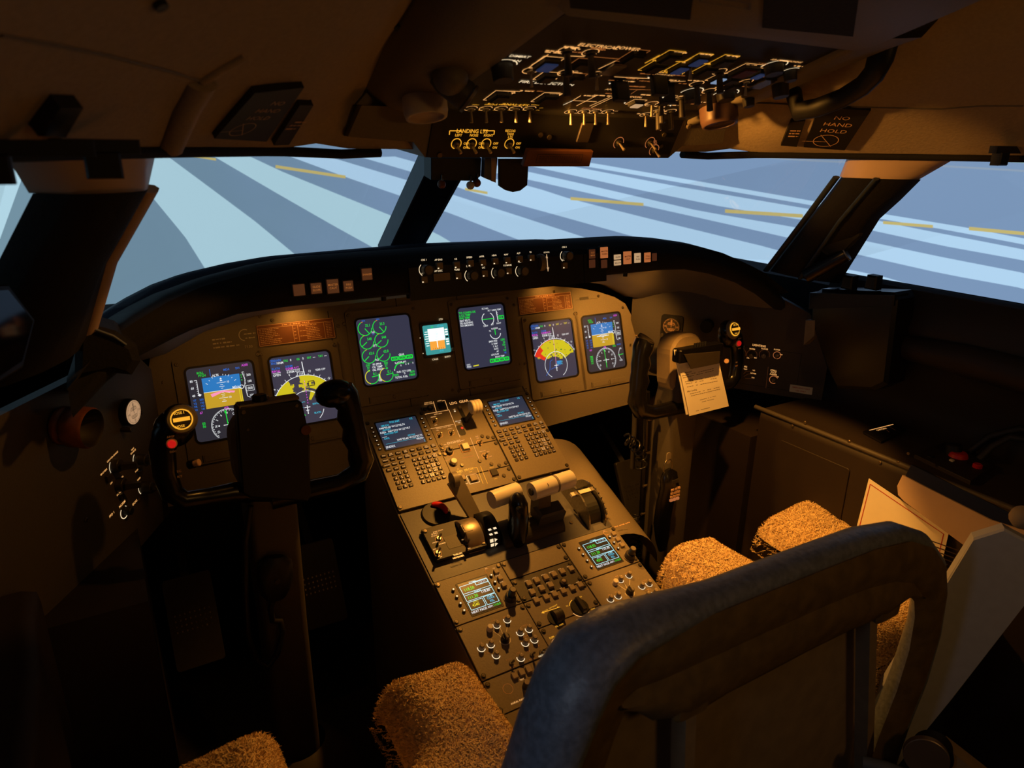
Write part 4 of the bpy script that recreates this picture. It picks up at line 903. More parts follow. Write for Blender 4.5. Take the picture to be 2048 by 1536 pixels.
m.add([(.042, -.0435, .006), (.049, -.0435, .006), (.050, -.0415, .013), (.041, -.0415, .013)], [(0, 1, 2, 3)], 'litw'); m.add([(.052, -.0438, .004), (.059, -.042, .009), (.052, -.041, .013)], [(0, 1, 2)], 'litw'); m.obj('scale_arrows', dr)
# fuel / emergency red handle in round well
rh = thing('emergency_handle', 'red crescent handle in a black round well on the left of the quadrant', 'handle', LQ.at(*QX(872, 1030)))
m = M(); m.cyl((0, 0, 0), (0, 0, .006), .032, 'black', seg=32, ch=.002); m.obj('well', rh)
m = M(); m.tube([(.020*math.cos(math.radians(a)), .0+.022*math.sin(math.radians(a)), .010) for a in range(-25, 100, 12)], [.003, .0055, .0065, .007, .007, .007, .007, .0065, .006, .005, .003], 'red', 12); m.obj('grip', rh)
# thrust reverser sub panel
p0, p1, p2, p3 = QX(841, 1077), QX(930, 1045), QX(958, 1100), QX(872, 1130)
tr = plate(LQ.at(0, 0, .006), p0[0]+.004, p1[0]+.012, p2[1]-.004, p0[1]+.012, 'thrust_reverser_panel', 'dark square panel lettered THRUST REVERSER with three toggle switches', 'control panel', 'charcoal', th=.008)
q = lambda x, y: tr.px(820+x/4.6545, 960+y/4.6545)
def f(m):
    m.text('THRUST', *q(445, 690), .0042, 'lit', bold=.01); m.text('REVERSER', *q(450, 716), .0042, 'lit', bold=.01); m.text('OFF', *q(285, 716), .003, 'lit'); m.text('OFF', *q(552, 635), .003, 'lit'); m.text('LH', *q(225, 645), .0036, 'lit'); m.text('RH', *q(483, 558), .0036, 'lit')
    m.text('EMERG', *q(228, 500), .0034, 'lit'); m.text('STOW', *q(226, 520), .0034, 'lit'); m.text('ARMED', *q(235, 580), .003, 'lit'); m.text('NORMAL', *q(305, 590), .003, 'lit'); m.text('EMER STOW', *q(260, 475), .003, 'lit')
    for x, y in ((268, 550), (260, 682), (530, 598)): m.arc(*q(x, y), .0075, 0, 360, .001, 'print')
letters(tr, fn=f)
m = M(); m.rbox(*q(405, 570), .034, .032, tr.z, tr.z+.0006, 'panel_dark', .002, .0002); m.obj('cover_plate', tr.r)
for x, y in ((268, 550), (260, 682), (530, 598)): toggle(tr.r, *q(x, y), tr.z, 0, None, (1.1, 1.1, 1.4))

# ---------------------------------------------------------------- radio tuning units
def rtu(side, f1, f2, f3, f4, label):
    x0, x1 = (-HW, -.074) if side < 0 else (.074, HW)
    if side < 0: ya = LQ.px(868, 1168)[1]; yb = LQ.px(905, 1248)[1]
    else: ya = LQ.px(1226, 1052)[1]+.0; yb = LQ.px(1295, 1140)[1]
    ya, yb = -.010, -.112
    k = plate(LQ, x0, x1, yb, ya, 'radio_tuning_unit', label, 'radio tuning unit', th=.004); r, z = k.r, k.z
    sx, sy = k.px(959, 1190) if side < 0 else k.px(1202, 1104); sw, sh = .064, .072
    m = M(); m.rbox(sx, sy, sw+.006, sh+.006, z-.001, z+.0006, 'black', .002, .0003); m.obj('screen_frame', r)
    m = M(); m.rbox(sx, sy, sw, sh, z, z+.0012, 'scr_black', .001, .0002); sc = m.obj('screen', r)
    S = Scr(sw, sh, 0); W = 'e_paleblue'
    S.T('COM1' if side < 0 else 'COM2', .48, .07, .07, W); S.B(.03, .10, .97, .34, W, .016); S.B(.55, .08, .96, .20, W, .02); S.T(f2, .76, .145, .075, 'e_grey'); S.R(.56, .09, .95, .19, 'e_grey', 0) if False else None; S.T(f1, .28, .23, .10, 'e_green')
    S.T('NAV1' if side < 0 else 'NAV2', .50, .375, .07, W); S.B(.03, .40, .97, .40, W, .016); S.T(f3, .27, .49, .10, 'e_green'); S.T(f4, .73, .44, .09, 'e_white'); S.L([(.03, .34), (.03, .58), (.97, .58), (.97, .34)], W, .016)
    S.B(.03, .62, .52, .86, W, .016); S.B(.57, .60, .97, .86, W, .016); S.T('ATC1', .28, .655, .055, 'e_yellow' if side < 0 else W); S.T('4240' if side < 0 else '4242', .24, .74, .09, 'e_yellow' if side < 0 else 'e_green'); S.T('TCAS', .77, .62, .06, W); S.T('TA/RA', .77, .69, .07, 'e_cyan'); S.T('REL', .77, .78, .07, 'e_cyan')
    S.T('NEXT PAGE', .25, .93, .075, 'e_white'); S.T('ADF1', .62, .93, .06, 'e_white'); S.T('1110.0', .85, .93, .07, 'e_green')
    o = S.obj('display_text', sc); o.location = (sx, sy, z+.0015)
    lt = M()
    def sb(m): m.cyl((0, 0, 0), (0, 0, .004), .0032, 'knobdark', seg=12); m.disc(0, 0, .0018, 'litw', .0042)
    pb = proto(sb, 'select_button')
    for i in range(4): pb(r, sx-.044, .022-i*.0165, z); lt.line((sx-.041, .022-i*.0165), (sx-.035, .022-i*.0165), .0009, 'print')
    for i in range(3): pb(r, sx+.0415, .026-i*.0165, z); lt.line((sx+.0385, .026-i*.0165), (sx+.035, .026-i*.0165), .0009, 'print')
    pq = proto(sqb(.010, .010, .006, 'button'), 'push_button')
    for i in range(3): pq(r, sx+.055, .030-i*.0165, z)
    lt.text('SQ', sx+.040, .046, .003, 'lit'); lt.text('1/2', sx+.055, .041, .003, 'lit'); lt.text('IDENT', sx+.055, .0225, .003, 'lit'); lt.text('DME', sx+.055, .006, .003, 'lit'); lt.arc(sx+.041, .039, .0055, 20, 300, .001, 'print')
    o = lt.obj('lettering', r); o.location = (0, 0, z+.0003)
    m = M(); c = (sx+.053, -.034, z); m.cyl(c, (c[0], c[1], z+.002), .0130, 'knob', seg=24, ch=.0005); m.cyl((c[0], c[1], z+.002), (c[0], c[1], z+.014), .0115, 'knobdark', .0105, seg=24, ch=.001); m.cyl((c[0], c[1], z+.014), (c[0], c[1], z+.031), .0072, 'knobdark', .0068, seg=20, ch=.001); m.disc(c[0], c[1], .0055, 'knob', z+.0313); m.obj('tuning_knob', r)
rtu(-1, '118.50', '118.50', '111.30', '118.80', 'radio tuning screen showing 118.50 in green, left side of the pedestal')
rtu(1, '118.55', '121.70', '111.30', '110.30', 'radio tuning screen showing 118.55 in green, right side of the pedestal near the sheepskin')
# ---------------------------------------------------------------- centre: blank, selective call keys, trim, lighting
k = plate(LQ, -.073, .073, -.056, -.010, 'blank_panel', 'plain cover panel between the two radio tuning screens', 'panel', fast=((1, 0), (1, 1), (0, 1)))
k = plate(LQ, -.073, .073, -.112, -.057, 'reversion_key_panel', 'panel of square tan keys in three rows between the radio tuning screens', 'key panel', 'panel_dark')
r, z = k.r, k.z; zq = lambda x, y: (860+x/4.2667, 1120+y/4.2667); pq = proto(sqb(.0118, .0118, .006, 'button'), 'key'); lt = M()
for x, y, t in [(840, 208, 'STBY'), (908, 182, 'STAB'), (985, 155, 'MENU'), (1055, 130, 'DOORS'), (1125, 105, 'FUEL'), (1200, 82, 'A/ICE'), (870, 282, 'ECS'), (950, 250, 'HYD'), (1025, 222, 'ELEC'), (905, 352, 'CAS'), (988, 325, ''), (1060, 300, 'ENG'), (1135, 272, 'SYS'), (1210, 245, 'TO'), (1278, 220, 'STEP')]:
    u, v = k.px(*zq(x, y)); pq(r, u, v, z); lt.text(t, u, v+.0085, .0028, 'lit')
u, v = k.px(*zq(1135, 195)); m = M(); m.cyl((u, v, z), (u, v, z+.006), .008, 'knobdark', seg=20, ch=.001); m.cyl((u, v, z+.006), (u, v, z+.009), .0045, 'button', seg=14, ch=.001); m.obj('push_knob', r)
o = lt.obj('lettering', r); o.location = (0, 0, z+.0003)
k = plate(LQ, -.073, .073, -.172, -.113, 'trim_panel', 'panel with two large black rotary knobs below the square key panel', 'control panel')
r, z = k.r, k.z; lt = M()
u, v = k.px(*zq(1070, 492)); m = M(); m.cyl((u, v, z), (u, v, z+.002), .0165, 'black', seg=28); m.lathe([(0, -.005), (.0145, -.005), (.0145, .005), (0, .005)], (u, v, z+.002), (1, 0, 0), 'knobdark', 24, True); m.lathe([(0, -.004), (.0135, -.004), (.0135, .004), (0, .004)], (u+.010, v+.001, z+.002), (1, 0, 0), 'charcoal', 24, True); m.obj('rudder_trim_wheel', r)
lt.text('NOSE  LEFT-RIGHT', u+.002, v+.022, .003, 'lit2', 0, 'C', .12); a = k.px(*zq(960, 450)); b = k.px(*zq(1100, 405)); lt.line(a, b, .0012, 'lit2'); lt.poly([(b[0]+.003, b[1]), (b[0]-.003, b[1]+.003), (b[0]-.003, b[1]-.003)], 'lit2'); lt.poly([(a[0]-.003, a[1]), (a[0]+.003, a[1]-.003), (a[0]+.003, a[1]+.003)], 'lit2'); lt.text('AIL TRIM', *k.px(*zq(1102, 558)), .0036, 'lit2'); lt.text('L', *k.px(*zq(1128, 450)), .003, 'lit2'); lt.text('R', *k.px(*zq(1145, 490)), .003, 'lit2')
u, v = k.px(*zq(1275, 405)); m = M(); m.cyl((u, v, z), (u, v, z+.004), .0185, 'black', seg=32, ch=.001); m.box(u-.004, u+.004, v-.0165, v+.0165, z+.004, z+.016, 'knobdark', .002); m.obj('rudder_trim_knob', r)
lt.arc(u, v, .0205, 200, 310, .0014, 'lit'); lt.arc(u, v, .0205, 105, 150, .0012, 'lit2'); lt.text('NL', u-.022, v+.012, .003, 'lit2'); lt.text('NR', u+.016, v+.020, .003, 'lit2'); lt.text('RUD', u-.016, v-.022, .0034, 'lit'); lt.text('TRIM', u+.024, v-.013, .0034, 'lit2')
o = lt.obj('lettering', r); o.location = (0, 0, z+.0003)
k = plate(LQ, -.073, .073, -.230, -.173, 'lighting_panel', 'panel lettered LIGHTING half hidden behind the jump seat', 'control panel'); r, z = k.r, k.z; lt = M()
lt.text('LIGHTING', *k.px(*zq(1240, 560)), .0062, 'lit2', bold=.008); lt.text('FLOOD', *k.px(*zq(1310, 565)), .0032, 'annun')
rk = proto(ring_knob(.0095, .012, 'knobdark', 'knob'), 'rotary_knob')
for t, x, y in (('DSPL', 1095, 718), ('INTEG', 1220, 655), ('PED', 1330, 620)):
    u, v = k.px(*zq(x, y)); lt.text(t, u-.004, v+.0165, .0042, 'lit2', bold=.008); lt.arc(u, v, .0125, 70, 290, .0014, 'lit'); rk(r, u, v, z)
o = lt.obj('lettering', r); o.location = (0, 0, z+.0003)
# ---------------------------------------------------------------- audio panels
def audio(side, label):
    x0, x1 = (-HW, -.074) if side < 0 else (.074, HW)
    k = plate(LQ, x0, x1, -.226, -.113, 'audio_panel', label, 'audio panel', 'pedestal', th=.004); r, z = k.r, k.z; lt = M()
    vk = proto(ring_knob(.0050, .011, 'knob', 'button'), 'volume_knob')
    L0 = k.px(*zq(635, 685)); dx, dy = (L0[0], L0[1])
    pts = [(565, 565), (655, 520), (435, 762), (515, 730), (560, 822), (765, 628), (840, 600), (808, 718), (885, 690), (770, 845)]
    b0 = LQ.px(*zq(635, 685)); base = (-.147, -.1695)
    for x, y in pts:
        a = LQ.px(*zq(x, y)); u, v = a[0]-base[0], a[1]-base[1]
        if abs(u) > .066 or abs(v) > .054: continue
        vk(r, u, v, z); lt.arc(u, v, .0072, 150, 330, .0015, 'litw')
    a = LQ.px(*zq(505, 603)); u0, v0 = a[0]-base[0], a[1]-base[1]; m = M(); m.cyl((u0, v0, z), (u0, v0, z+.011), .0062, 'leverwhite', .0056, seg=18, ch=.001); m.obj('volume_knob', r)
    a = LQ.px(*zq(635, 690)); u1, v1 = a[0]-base[0], a[1]-base[1]
    for x, y in ((520, 605), (592, 582), (660, 560)): a = LQ.px(*zq(x, y)); lt.line((u1, v1), (a[0]-base[0], a[1]-base[1]), .0012, 'printw')
    m = M(); m.cyl((u1, v1, z), (u1, v1, z+.012), .0080, 'black', .0075, seg=20, ch=.001); m.rbox(u1, v1, .005, .014, z+.012, z+.017, 'knob', .001, .001); m.obj('selector_knob', r); lt.arc(u1, v1, .0105, 170, 360, .0015, 'printw')
    for t, x, y in (('1  VHF  2', 535, 530), ('INT/SVC', 648, 492), ('HF', 430, 720), ('PA', 500, 690), ('1 NAV 2', 500, 802), ('1 ADF 2', 800, 570), ('1 DME 2', 820, 660), ('SPKR', 748, 805), ('MKR', 832, 790), ('EMER', 910, 748), ('VOICE', 668, 858), ('BOTH', 700, 920), ('BOOM', 865, 855)):
        a = LQ.px(*zq(x, y)); u, v = a[0]-base[0], a[1]-base[1]
        if abs(u) < .062 and abs(v) < .055: lt.text(t, u, v, .0030, 'print')
    for x, y in ((690, 890), (865, 820), (945, 800)):
        a = LQ.px(*zq(x, y)); u, v = a[0]-base[0], a[1]-base[1]
        if abs(u) < .066 and abs(v) < .054: toggle(r, u, v, z)
    if side < 0: a = LQ.px(*zq(950, 825)); lt.text('NORM', min(.056, a[0]-base[0]), a[1]-base[1], .0036, 'litw', bold=.01)
    o = lt.obj('lettering', r); o.location = (0, 0, z+.0003)
audio(-1, 'audio panel with one bright white knob, left side of the pedestal above the brown fleece')
audio(1, 'audio panel on the right side of the pedestal, cut off by the jump seat rim')
k = plate(LQ, -HW, -.074, -.292, -.227, 'warning_test_panel', 'panel with three square keys beside the brown fleece, below the left audio panel', 'control panel'); r, z = k.r, k.z; lt = M()
pq = proto(sqb(.0105, .0125, .005, 'button'), 'key')
for x, y in ((720, 992), (780, 965), (840, 940)): pq(r, *k.px(*zq(x, y)), z)
m = M(); u, v = k.px(*zq(810, 1085)); m.cyl((u, v, z), (u, v, z+.018), .0055, 'knobdark', seg=18, ch=.001); m.disc(u, v, .0048, 'button', z+.0183); m.obj('rotary_knob', r)
lt.arc(*k.px(*zq(665, 1100)), .009, 0, 360, .0008, 'print'); lt.text('TEST', *k.px(*zq(785, 1020)), .003, 'lit')
o = lt.obj('lettering', r); o.location = (0, 0, z+.0003)
k = plate(LQ, -HW, .073, -.36, -.293, 'inhibit_panel', 'panel with T-shaped light lines at the aft end of the pedestal', 'control panel'); lt = M()
q = lambda x, y: k.px(*zq(x, y))
lt.text('AURAL INHIBIT', *q(760, 1200), .0036, 'lit'); lt.text('FMS TUNE', *q(885, 1195), .0042, 'lit'); lt.line(q(850, 1170), q(935, 1143), .0012, 'lit'); lt.pl([q(785, 1232), q(838, 1212), q(885, 1320)], .0018, 'lit'); lt.line(q(825, 1218), q(872, 1326), .0012, 'lit')
o = lt.obj('lettering', k.r); o.location = (0, 0, k.z+.0003)
k = plate(LQ, -.073, HW, -.292, -.231, 'aft_panel', 'panel across the aft end of the pedestal, mostly behind the jump seat', 'panel')
u, v = k.px(*zq(960, 1000)); lt = M(); lt.arc(u, v, .011, 100, 200, .001, 'print'); lt.text('TEST', u+.0, v+.018, .0032, 'annun'); o = lt.obj('lettering', k.r); o.location = (0, 0, k.z+.0003)
m = M(); m.cyl((u, v, k.z), (u, v, k.z+.012), .008, 'knobdark', seg=18, ch=.001); m.obj('rotary_knob', k.r)
# ================================================================== control yokes and columns
def yoke(s_, cx, lab_y):
    F = Frame((cx, -.36, 1.04), (1, 0, 0), (0, .12, 1))
    root = thing('control_yoke', lab_y, 'control yoke', F)
    X = lambda x, y, z=0: (s_*x, y, z)
    m = M(); m.prism(rr(.104, .150, .045, 6, -.004 if s_ > 0 else 0, -.024 if s_ > 0 else -.040), -.055, -.004, 'tan', .006) ; m.cyl((0, -.03, -.12), (0, -.03, -.055), .035, 'charcoal', seg=24); m.obj('hub', root)
    m = M(); m.tube([X(.0, -.112, -.012), X(.06, -.098, -.006), X(.10, -.094, 0), X(.135, -.092, 0), X(.152, -.075, 0), X(.158, -.04, 0), X(.156, 0, 0), X(.146, .022, 0), X(.132, .040, 0)], [.022, .018, .015, .016, .018, .0185, .020, .023, .020], 'blackgloss', 16, flat=.8); m.ball(X(.124, .046, .0), .026, 'blackgloss', 18, (1, .95, .8)); m.ball(X(.134, .030, -.006), .031, 'blackgloss', 18, (1, 1, .75)); ho = m.obj('outboard_horn', root)
    m = M(); c = Vector(X(.122, .048, .016)); ax = Vector(X(.10, .25, 1)).normalized()
    m.cyl(c, c+ax*.006, .0235, 'panel', .021, seg=28); m.obj('switch_ring', ho)
    m = M(); m.cyl(c+ax*.005, c+ax*.008, .0165, 'lit2', seg=28); bx = Vector((1, 0, 0))
    m.cyl(c+ax*.008, c+ax*.0085, .0145, 'knobdark', seg=28); m.beam(c+ax*.010-bx*.012, c+ax*.010+bx*.012, .006, .006, 'lit2', up=ax); tr_ = m.obj('trim_switch', ho)
    f2 = Frame(c+ax*.0088, Vector((1, 0, 0)), Vector((0, 1, 0))-ax*ax.y); m = M(); m.fr = f2
    m.text('NOSE DN', 0, .0105, .0042, 'lit2', .0002, 'C', 0, .01); m.text('NOSE UP', 0, -.0105, .0042, 'lit2', .0002, 'C', 0, .01); m.obj('lettering', tr_)
    m = M(); c = Vector(X(.142, .012, .016)); m.cyl(c, c+Vector((0, 0, .003)), .0085, 'print', seg=20, ch=.0008); m.cyl(c+Vector((0, 0, .003)), c+Vector((0, 0, .0065)), .0062, 'redlit', seg=20, ch=.001); m.obj('disconnect_button', ho)
    m = M(); m.text('AP/SP', s_*.142, .0245, .0034, 'print', .0215, 'C', 0, .01); m.text('DISC', s_*.142, .000, .0034, 'print', .0215, 'C', 0, .01); m.text('I/C', s_*.138, -.035, .004, 'print', .0175); m.text('R/T', s_*.138, -.044, .004, 'print', .0175); m.obj('lettering', ho)
    m = M(); c = Vector(X(.122, -.032, .004)); m.cyl(c, c+Vector(X(-.016, .004, .010)), .0035, 'print', .006, seg=14, ch=.001); m.cyl(c, c+Vector(X(-.008, .002, .005)), .007, 'blackgloss', seg=14); m.obj('talk_switch', ho)
    gp = [X(-.0, -.125, -.012), X(-.06, -.125, -.008), X(-.12, -.122, 0), X(-.155, -.11, 0), X(-.164, -.085, 0), X(-.162, -.06, 0), X(-.157, -.04, 0), X(-.157, -.02, 0), X(-.152, 0, 0), X(-.152, .018, 0), X(-.146, .035, 0), X(-.139, .052, 0)]
    m = M(); m.tube(gp, [.022, .018, .017, .021, .0245, .0205, .0245, .0205, .0245, .0215, .026, .024], 'blackgloss', 18, flat=.85)
    if s_ > 0: m.cyl(X(-.139, .052, 0), X(-.136, .058, .003), .0215, 'knobdark', .020, seg=24)
    else: m.ball(X(-.128, .046, 0), .032, 'blackgloss', 16, (1.1, .8, .9))
    m.obj('inboard_horn', root)
    return root, F
yoke(-1, -.487, "captain's control yoke in shadow, lit yellow trim switch and red button on its left horn")
yF = yoke(1, .497, "copilot's control yoke holding the cream checklist card")[1]
# covers / clips on the hubs
F = Frame((-.487, -.355, 1.04), (1, 0, 0), (0, .12, 1))
root = thing('chart_clipboard', "black clipboard block mounted on the hub of the captain's yoke", 'clipboard', F)
m = M(); m.prism([(-.039, -.105), (-.049, -.095), (-.040, .050), (-.034, .056), (.058, .050), (.066, .043), (.070, -.02), (.062, -.125), (.055, -.135)][::-1], -.012, .028, 'black', .004) if False else m.prism([(.055, -.135), (.062, -.125), (.072, -.02), (.066, .043), (.058, .050), (-.034, .056), (-.040, .050), (-.049, -.095), (-.039, -.105)], -.005, .026, 'black', .003); m.obj('board', root)
m = M(); m.box(-.036, .062, .050, .0545, -.008, .026, 'knob', .001); m.obj('top_edge', root)
m = M(); m.cyl((.0, .055, .010), (.0, .066, .010), .012, 'blackgloss', seg=18, ch=.002); m.cyl((.010, .055, .010), (.012, .062, .010), .004, 'metal', seg=10); m.obj('clip_knob', root)
m = M(); m.cyl((.066, -.005, .024), (.066, -.005, .030), .009, 'placardbrown', seg=20, ch=.001); m.obj('side_button', root)
m = M(); m.cyl((-.030, .044, .026), (-.030, .044, .028), .0035, 'screw', seg=10); m.cyl((.056, .040, .026), (.056, .040, .028), .0028, 'screw', seg=10); m.cyl((-.027, .013, .026), (-.027, .013, .0275), .0022, 'screw', seg=10); m.obj('screw', root)
CF = Frame((.497, -.402, 1.04), (1, 0, 0), (0, .05, 1)); q = CF.px
root = thing('chart_clip', "wide black spring clip gripping the checklist card on the copilot's yoke", 'clip', CF)
a, b = q(1352, 690), q(1440, 682); w = b[0]-a[0]; cx = (a[0]+b[0])/2
m = M(); m.rbox(cx, .020, w, .032, -.010, .014, 'blackgloss', .005, .003); m.obj('clip_body', root)
m = M(); m.prism([q(1372, 735), q(1428, 724), q(1430, 700), q(1358, 706)], .0145, .017, 'knobdark', .0005) ; m.obj('clip_jaw', root)
m = M(); [m.cyl((cx-.012+.008*i, .036, .002), (cx-.012+.008*i, .043, .002), .003, 'black', seg=8) for i in range(5)]; m.obj('spring', root)
CP = Frame((.497, -.402, 1.04), (1, 0, 0), (0, .06, 1)); q = CP.px
root = thing('checklist_card', "cream checklist card hanging from the clip on the copilot's yoke", 'checklist card', CP)
tl, trr, br, bl = q(1350, 708), q(1433, 704), q(1457, 812), q(1378, 832)
m = M(); c2 = [(bl[0]-.008, bl[1]+.004), (br[0]-.004, br[1]-.0), (trr[0], trr[1]), (tl[0]-.003, tl[1]+.01)]; m.prism(c2, -.003, -.0015, 'paper'); m.obj('back_sheet', root)
m = M(); m.prism([bl, br, trr, (tl[0], tl[1]+.01)], 0, .0012, 'paper'); fs = m.obj('front_sheet', root)
ang = math.atan2(br[1]-bl[1], br[0]-bl[0]); f2 = CP.at(tl[0], tl[1], .0014, ang); W_ = math.hypot(br[0]-bl[0], br[1]-bl[1])
m = M()
def pt_(px, py):
    a = CP.px(px, py, .0014); return a
for t, x, y, s_ in (('Approach', 1376, 744, .0042), ('Landing', 1380, 759, .0042), ('After Landing', 1384, 781, .0042)):
    u, v = pt_(x, y); m.text(t, u, v, s_, 'ink', .0014, 'C', ang, .006)
R_ = random.Random(8)
for x0, y0, x1, y1 in ((1364, 752, 1428, 737), (1366, 756, 1428, 741), (1370, 764, 1432, 752), (1372, 768, 1434, 756), (1374, 774, 1436, 762), (1380, 788, 1440, 774), (1382, 792, 1441, 778), (1400, 800, 1432, 792), (1404, 804, 1428, 798), (1392, 822, 1420, 815)):
    a = Vector(pt_(x0, y0)).to_3d() if False else pt_(x0, y0); b = pt_(x1, y1); n = 14
    for i in range(n):
        if R_.random() < .7 or i < 3 or i > n-4: m.line((a[0]+(b[0]-a[0])*i/n, a[1]+(b[1]-a[1])*i/n), (a[0]+(b[0]-a[0])*(i+.8)/n, a[1]+(b[1]-a[1])*(i+.8)/n), .0011, 'ink', .0014)
m.obj('printing', fs)
# columns
def column(s_, cx, label):
    root = thing('control_column', label, 'control column', Frame((cx, -.335, .15), (1, 0, 0), (0, 1, 0)))
    m = M(); prof = []
    for z, w, d, y in ((.0, .09, .10, .0), (.18, .082, .09, 0), (.50, .080, .085, .0), (.74, .086, .08, 0), (.80, .075, .075, -.004), (.86, .060, .07, .0)):
        prof.append([(p[0], p[1]+y, z) for p in rr(w, d, .012, 3)])
    m.grid(prof, 'panel_dark', True, True); m.obj('shaft', root)
    m = M(); prof = []
    for z, r in ((0, .15), (.06, .145), (.12, .12), (.17, .085), (.19, .06)): prof.append([(r*1.0*math.cos(a*PI/12), r*.9*math.sin(a*PI/12), z) for a in range(24)])
    m.grid(prof, 'panel_dark', True, True); m.obj('boot', root)
    return root
column(-1, -.487, "captain's control column, dark post under the left yoke")
column(1, .487, "copilot's control column, post carrying the black handset")
# rods and coiled leads left of the copilot's column
root = thing('cable_conduit', "upright dark conduit running beside the copilot's control column", 'conduit')
m = M(); m.tube([(.405, -.32, .95), (.415, -.32, .80), (.418, -.325, .60), (.42, -.33, .2)], .008, 'blackgloss', 10); m.tube([(.385, -.30, .96), (.392, -.30, .85), (.395, -.30, .74)], .006, 'charcoal', 8); m.obj('tube', root)
m = M(); [m.cyl((.409, -.331, z), (.421, -.331, z), .0035, 'screw', seg=8) for z in (.88, .79, .70, .62)]; m.obj('clamp', root)
def coil(name, label, P, r, turns, wr, mt):
    path = []; P = [Vector(p) for p in P]; n = turns*12
    for i in range(n+1):
        t = i/n*(len(P)-1); k = min(int(t), len(P)-2); c = P[k].lerp(P[k+1], t-k); x, y, d = basis(P[k+1]-P[k]); a = i/12*2*PI
        path.append(c+x*(r*math.cos(a))+y*(r*math.sin(a)))
    m = M(); m.tube(path, wr, mt, 6); o = m.obj(name); tag(o, label, 'cord'); return o
coil('coiled_cord', 'short coiled black cord looping out beside the top of the copilot column', [(.34, -.33, .845), (.36, -.34, .83), (.385, -.34, .80), (.39, -.34, .755)], .013, 6, .003, 'blackgloss')
coil('coiled_cord', 'long thin coiled cord hanging low between the pedestal and the copilot column', [(.345, -.38, .66), (.335, -.40, .60), (.335, -.42, .54), (.335, -.42, .40)], .010, 16, .0022, 'blackgloss')
# handset on copilot column
HF = Frame((.452, -.388, .72), (1, 0, 0), (-.10, .0, 1)); q = HF.px
root = thing('radio_handset', "black handset with a lit tan keypad clipped to the copilot's column", 'handset', HF)
a = q(1338, 985); hx, hy = a
m = M(); m.tube([(hx-.010, hy+.062, -.004), (hx-.006, hy+.05, .0), (hx-.002, hy+.02, .002), (hx-.008, hy-.03, -.002), (hx-.010, hy-.08, -.004), (hx-.004, hy-.13, -.004), (hx, hy-.165, -.004)], [.012, .024, .028, .027, .026, .021, .012], 'blackgloss', 18, flat=.55); m.obj('body', root)
m = M()
for j in range(4):
    for i in range(3): m.rbox(hx-.006+.0105*i, hy+.016-.0095*j, .0085, .0065, .014, .0185, 'print' if j < 3 else 'annun', .001, .0008)
m.obj('keypad', root)
m = M(); m.rbox(hx+.003, hy+.036, .022, .010, .012, .0155, 'charcoal', .001, .0005); m.obj('keypad_window', root)
m = M(); m.prism(rr(.014, .030, .006, 5, hx-.012, hy+.096), -.002, .001, 'knob', .0004); m.tube([(hx-.024, hy+.062, 0), (hx-.026, hy+.078, 0), (hx-.018, hy+.092, 0), (hx-.006, hy+.092, 0), (hx+.001, hy+.078, 0), (hx+.001, hy+.06, 0)], .0016, 'metal', 6); m.obj('hanger', root)
# hand microphone hanging on the captain's column
MF = Frame((-.487, -.385, .80), (1, 0, 0), (0, 0, 1)); q = MF.px
root = thing('hand_microphone', "black hand microphone with a looped cord hung on the captain's column", 'microphone', MF)
a = q(548, 1155); mx, my = a
m = M(); m.tube([(mx+.006, my+.042, 0), (mx+.004, my+.03, 0), (mx+.002, my, 0), (mx, my-.03, 0), (mx, my-.045, 0)], [.015, .030, .033, .026, .016], 'black', 18, flat=.5); m.cyl((mx+.002, my, .014), (mx+.002, my, .018), .005, 'charcoal', seg=14); m.obj('body', root)
m = M(); pts = [(x, y) for x, y in ((500, 1010), (490, 1080), (490, 1180), (495, 1270), (512, 1320), (535, 1332), (555, 1305), (565, 1260), (560, 1240), (545, 1240), (540, 1215), (545, 1200))]
m.tube([(*q(*p), .003) for p in pts], .0055, 'black', 8); m.obj('cord', root)
# ================================================================== outer side panels
SL = Frame((-.640, -.045, 1.05), (.536, .844, 0), (0, 0, 1)); SR = Frame((.625, -.03, 1.05), (.536, -.844, 0), (0, 0, 1))
root = thing('side_panel', 'dark angled panel left of the captain displays with clock and lit rotary knobs', 'side panel', SL)
m = M(); m.prism([(-.56, -.33), (.02, -.28), (.02, .03), (-.02, .07), (-.10, .085), (-.56, .085)], -.02, 0, 'panel_dark'); m.obj('panel_plate', root)
q = SL.px; lt = M(); zc = lambda x, y: (80+x/4.0417, 700+y/4.0417)
for t, x, y, s_ in (('LRN-VOR-RANGE', 585, 862, .0034), ('NAV', 748, 800, .0036), ('SOURCE', 752, 822, .0036), ('BRG/TERR', 515, 985, .0034), ('DH', 575, 1075, .0034), ('MDA', 660, 1030, .0034), ('PUSH', 780, 975, .0032), ('SPEED', 798, 1042, .0032), ('RA TEST', 640, 1155, .0034), ('NORM', 663, 1245, .0052), ('EICAS', 765, 1232, .0048), ('PFD 1', 578, 1330, .0048)):
    lt.text(t, *q(*zc(x, y)), s_, 'lit', .0004, 'C', .14, .01)
lt.arc(*q(*zc(680, 1312)), .0115, -230, 60, .0017, 'litw', .0004); lt.arc(*q(*zc(785, 880)), .014, 120, 210, .0014, 'litw', .0004); lt.arc(*q(*zc(828, 1105)), .014, 130, 230, .0014, 'litw', .0004); lt.arc(*q(*zc(600, 935)), .015, 130, 210, .0012, 'litw', .0004)
lt.obj('lettering', root)
big = proto(ring_knob(.0115, .022, 'knobdark', 'knobdark'), 'rotary_knob')
for x, y in ((785, 890), (830, 1110)):
    m = M(); u, v = q(*zc(x, y)); m.cyl((u, v, 0), (u, v, .020), .0125, 'knobdark', .0115, seg=20, ch=.001); m.cyl((u, v, .02), (u, v, .028), .007, 'knobdark', seg=16, ch=.001); m.obj('rotary_knob', root)
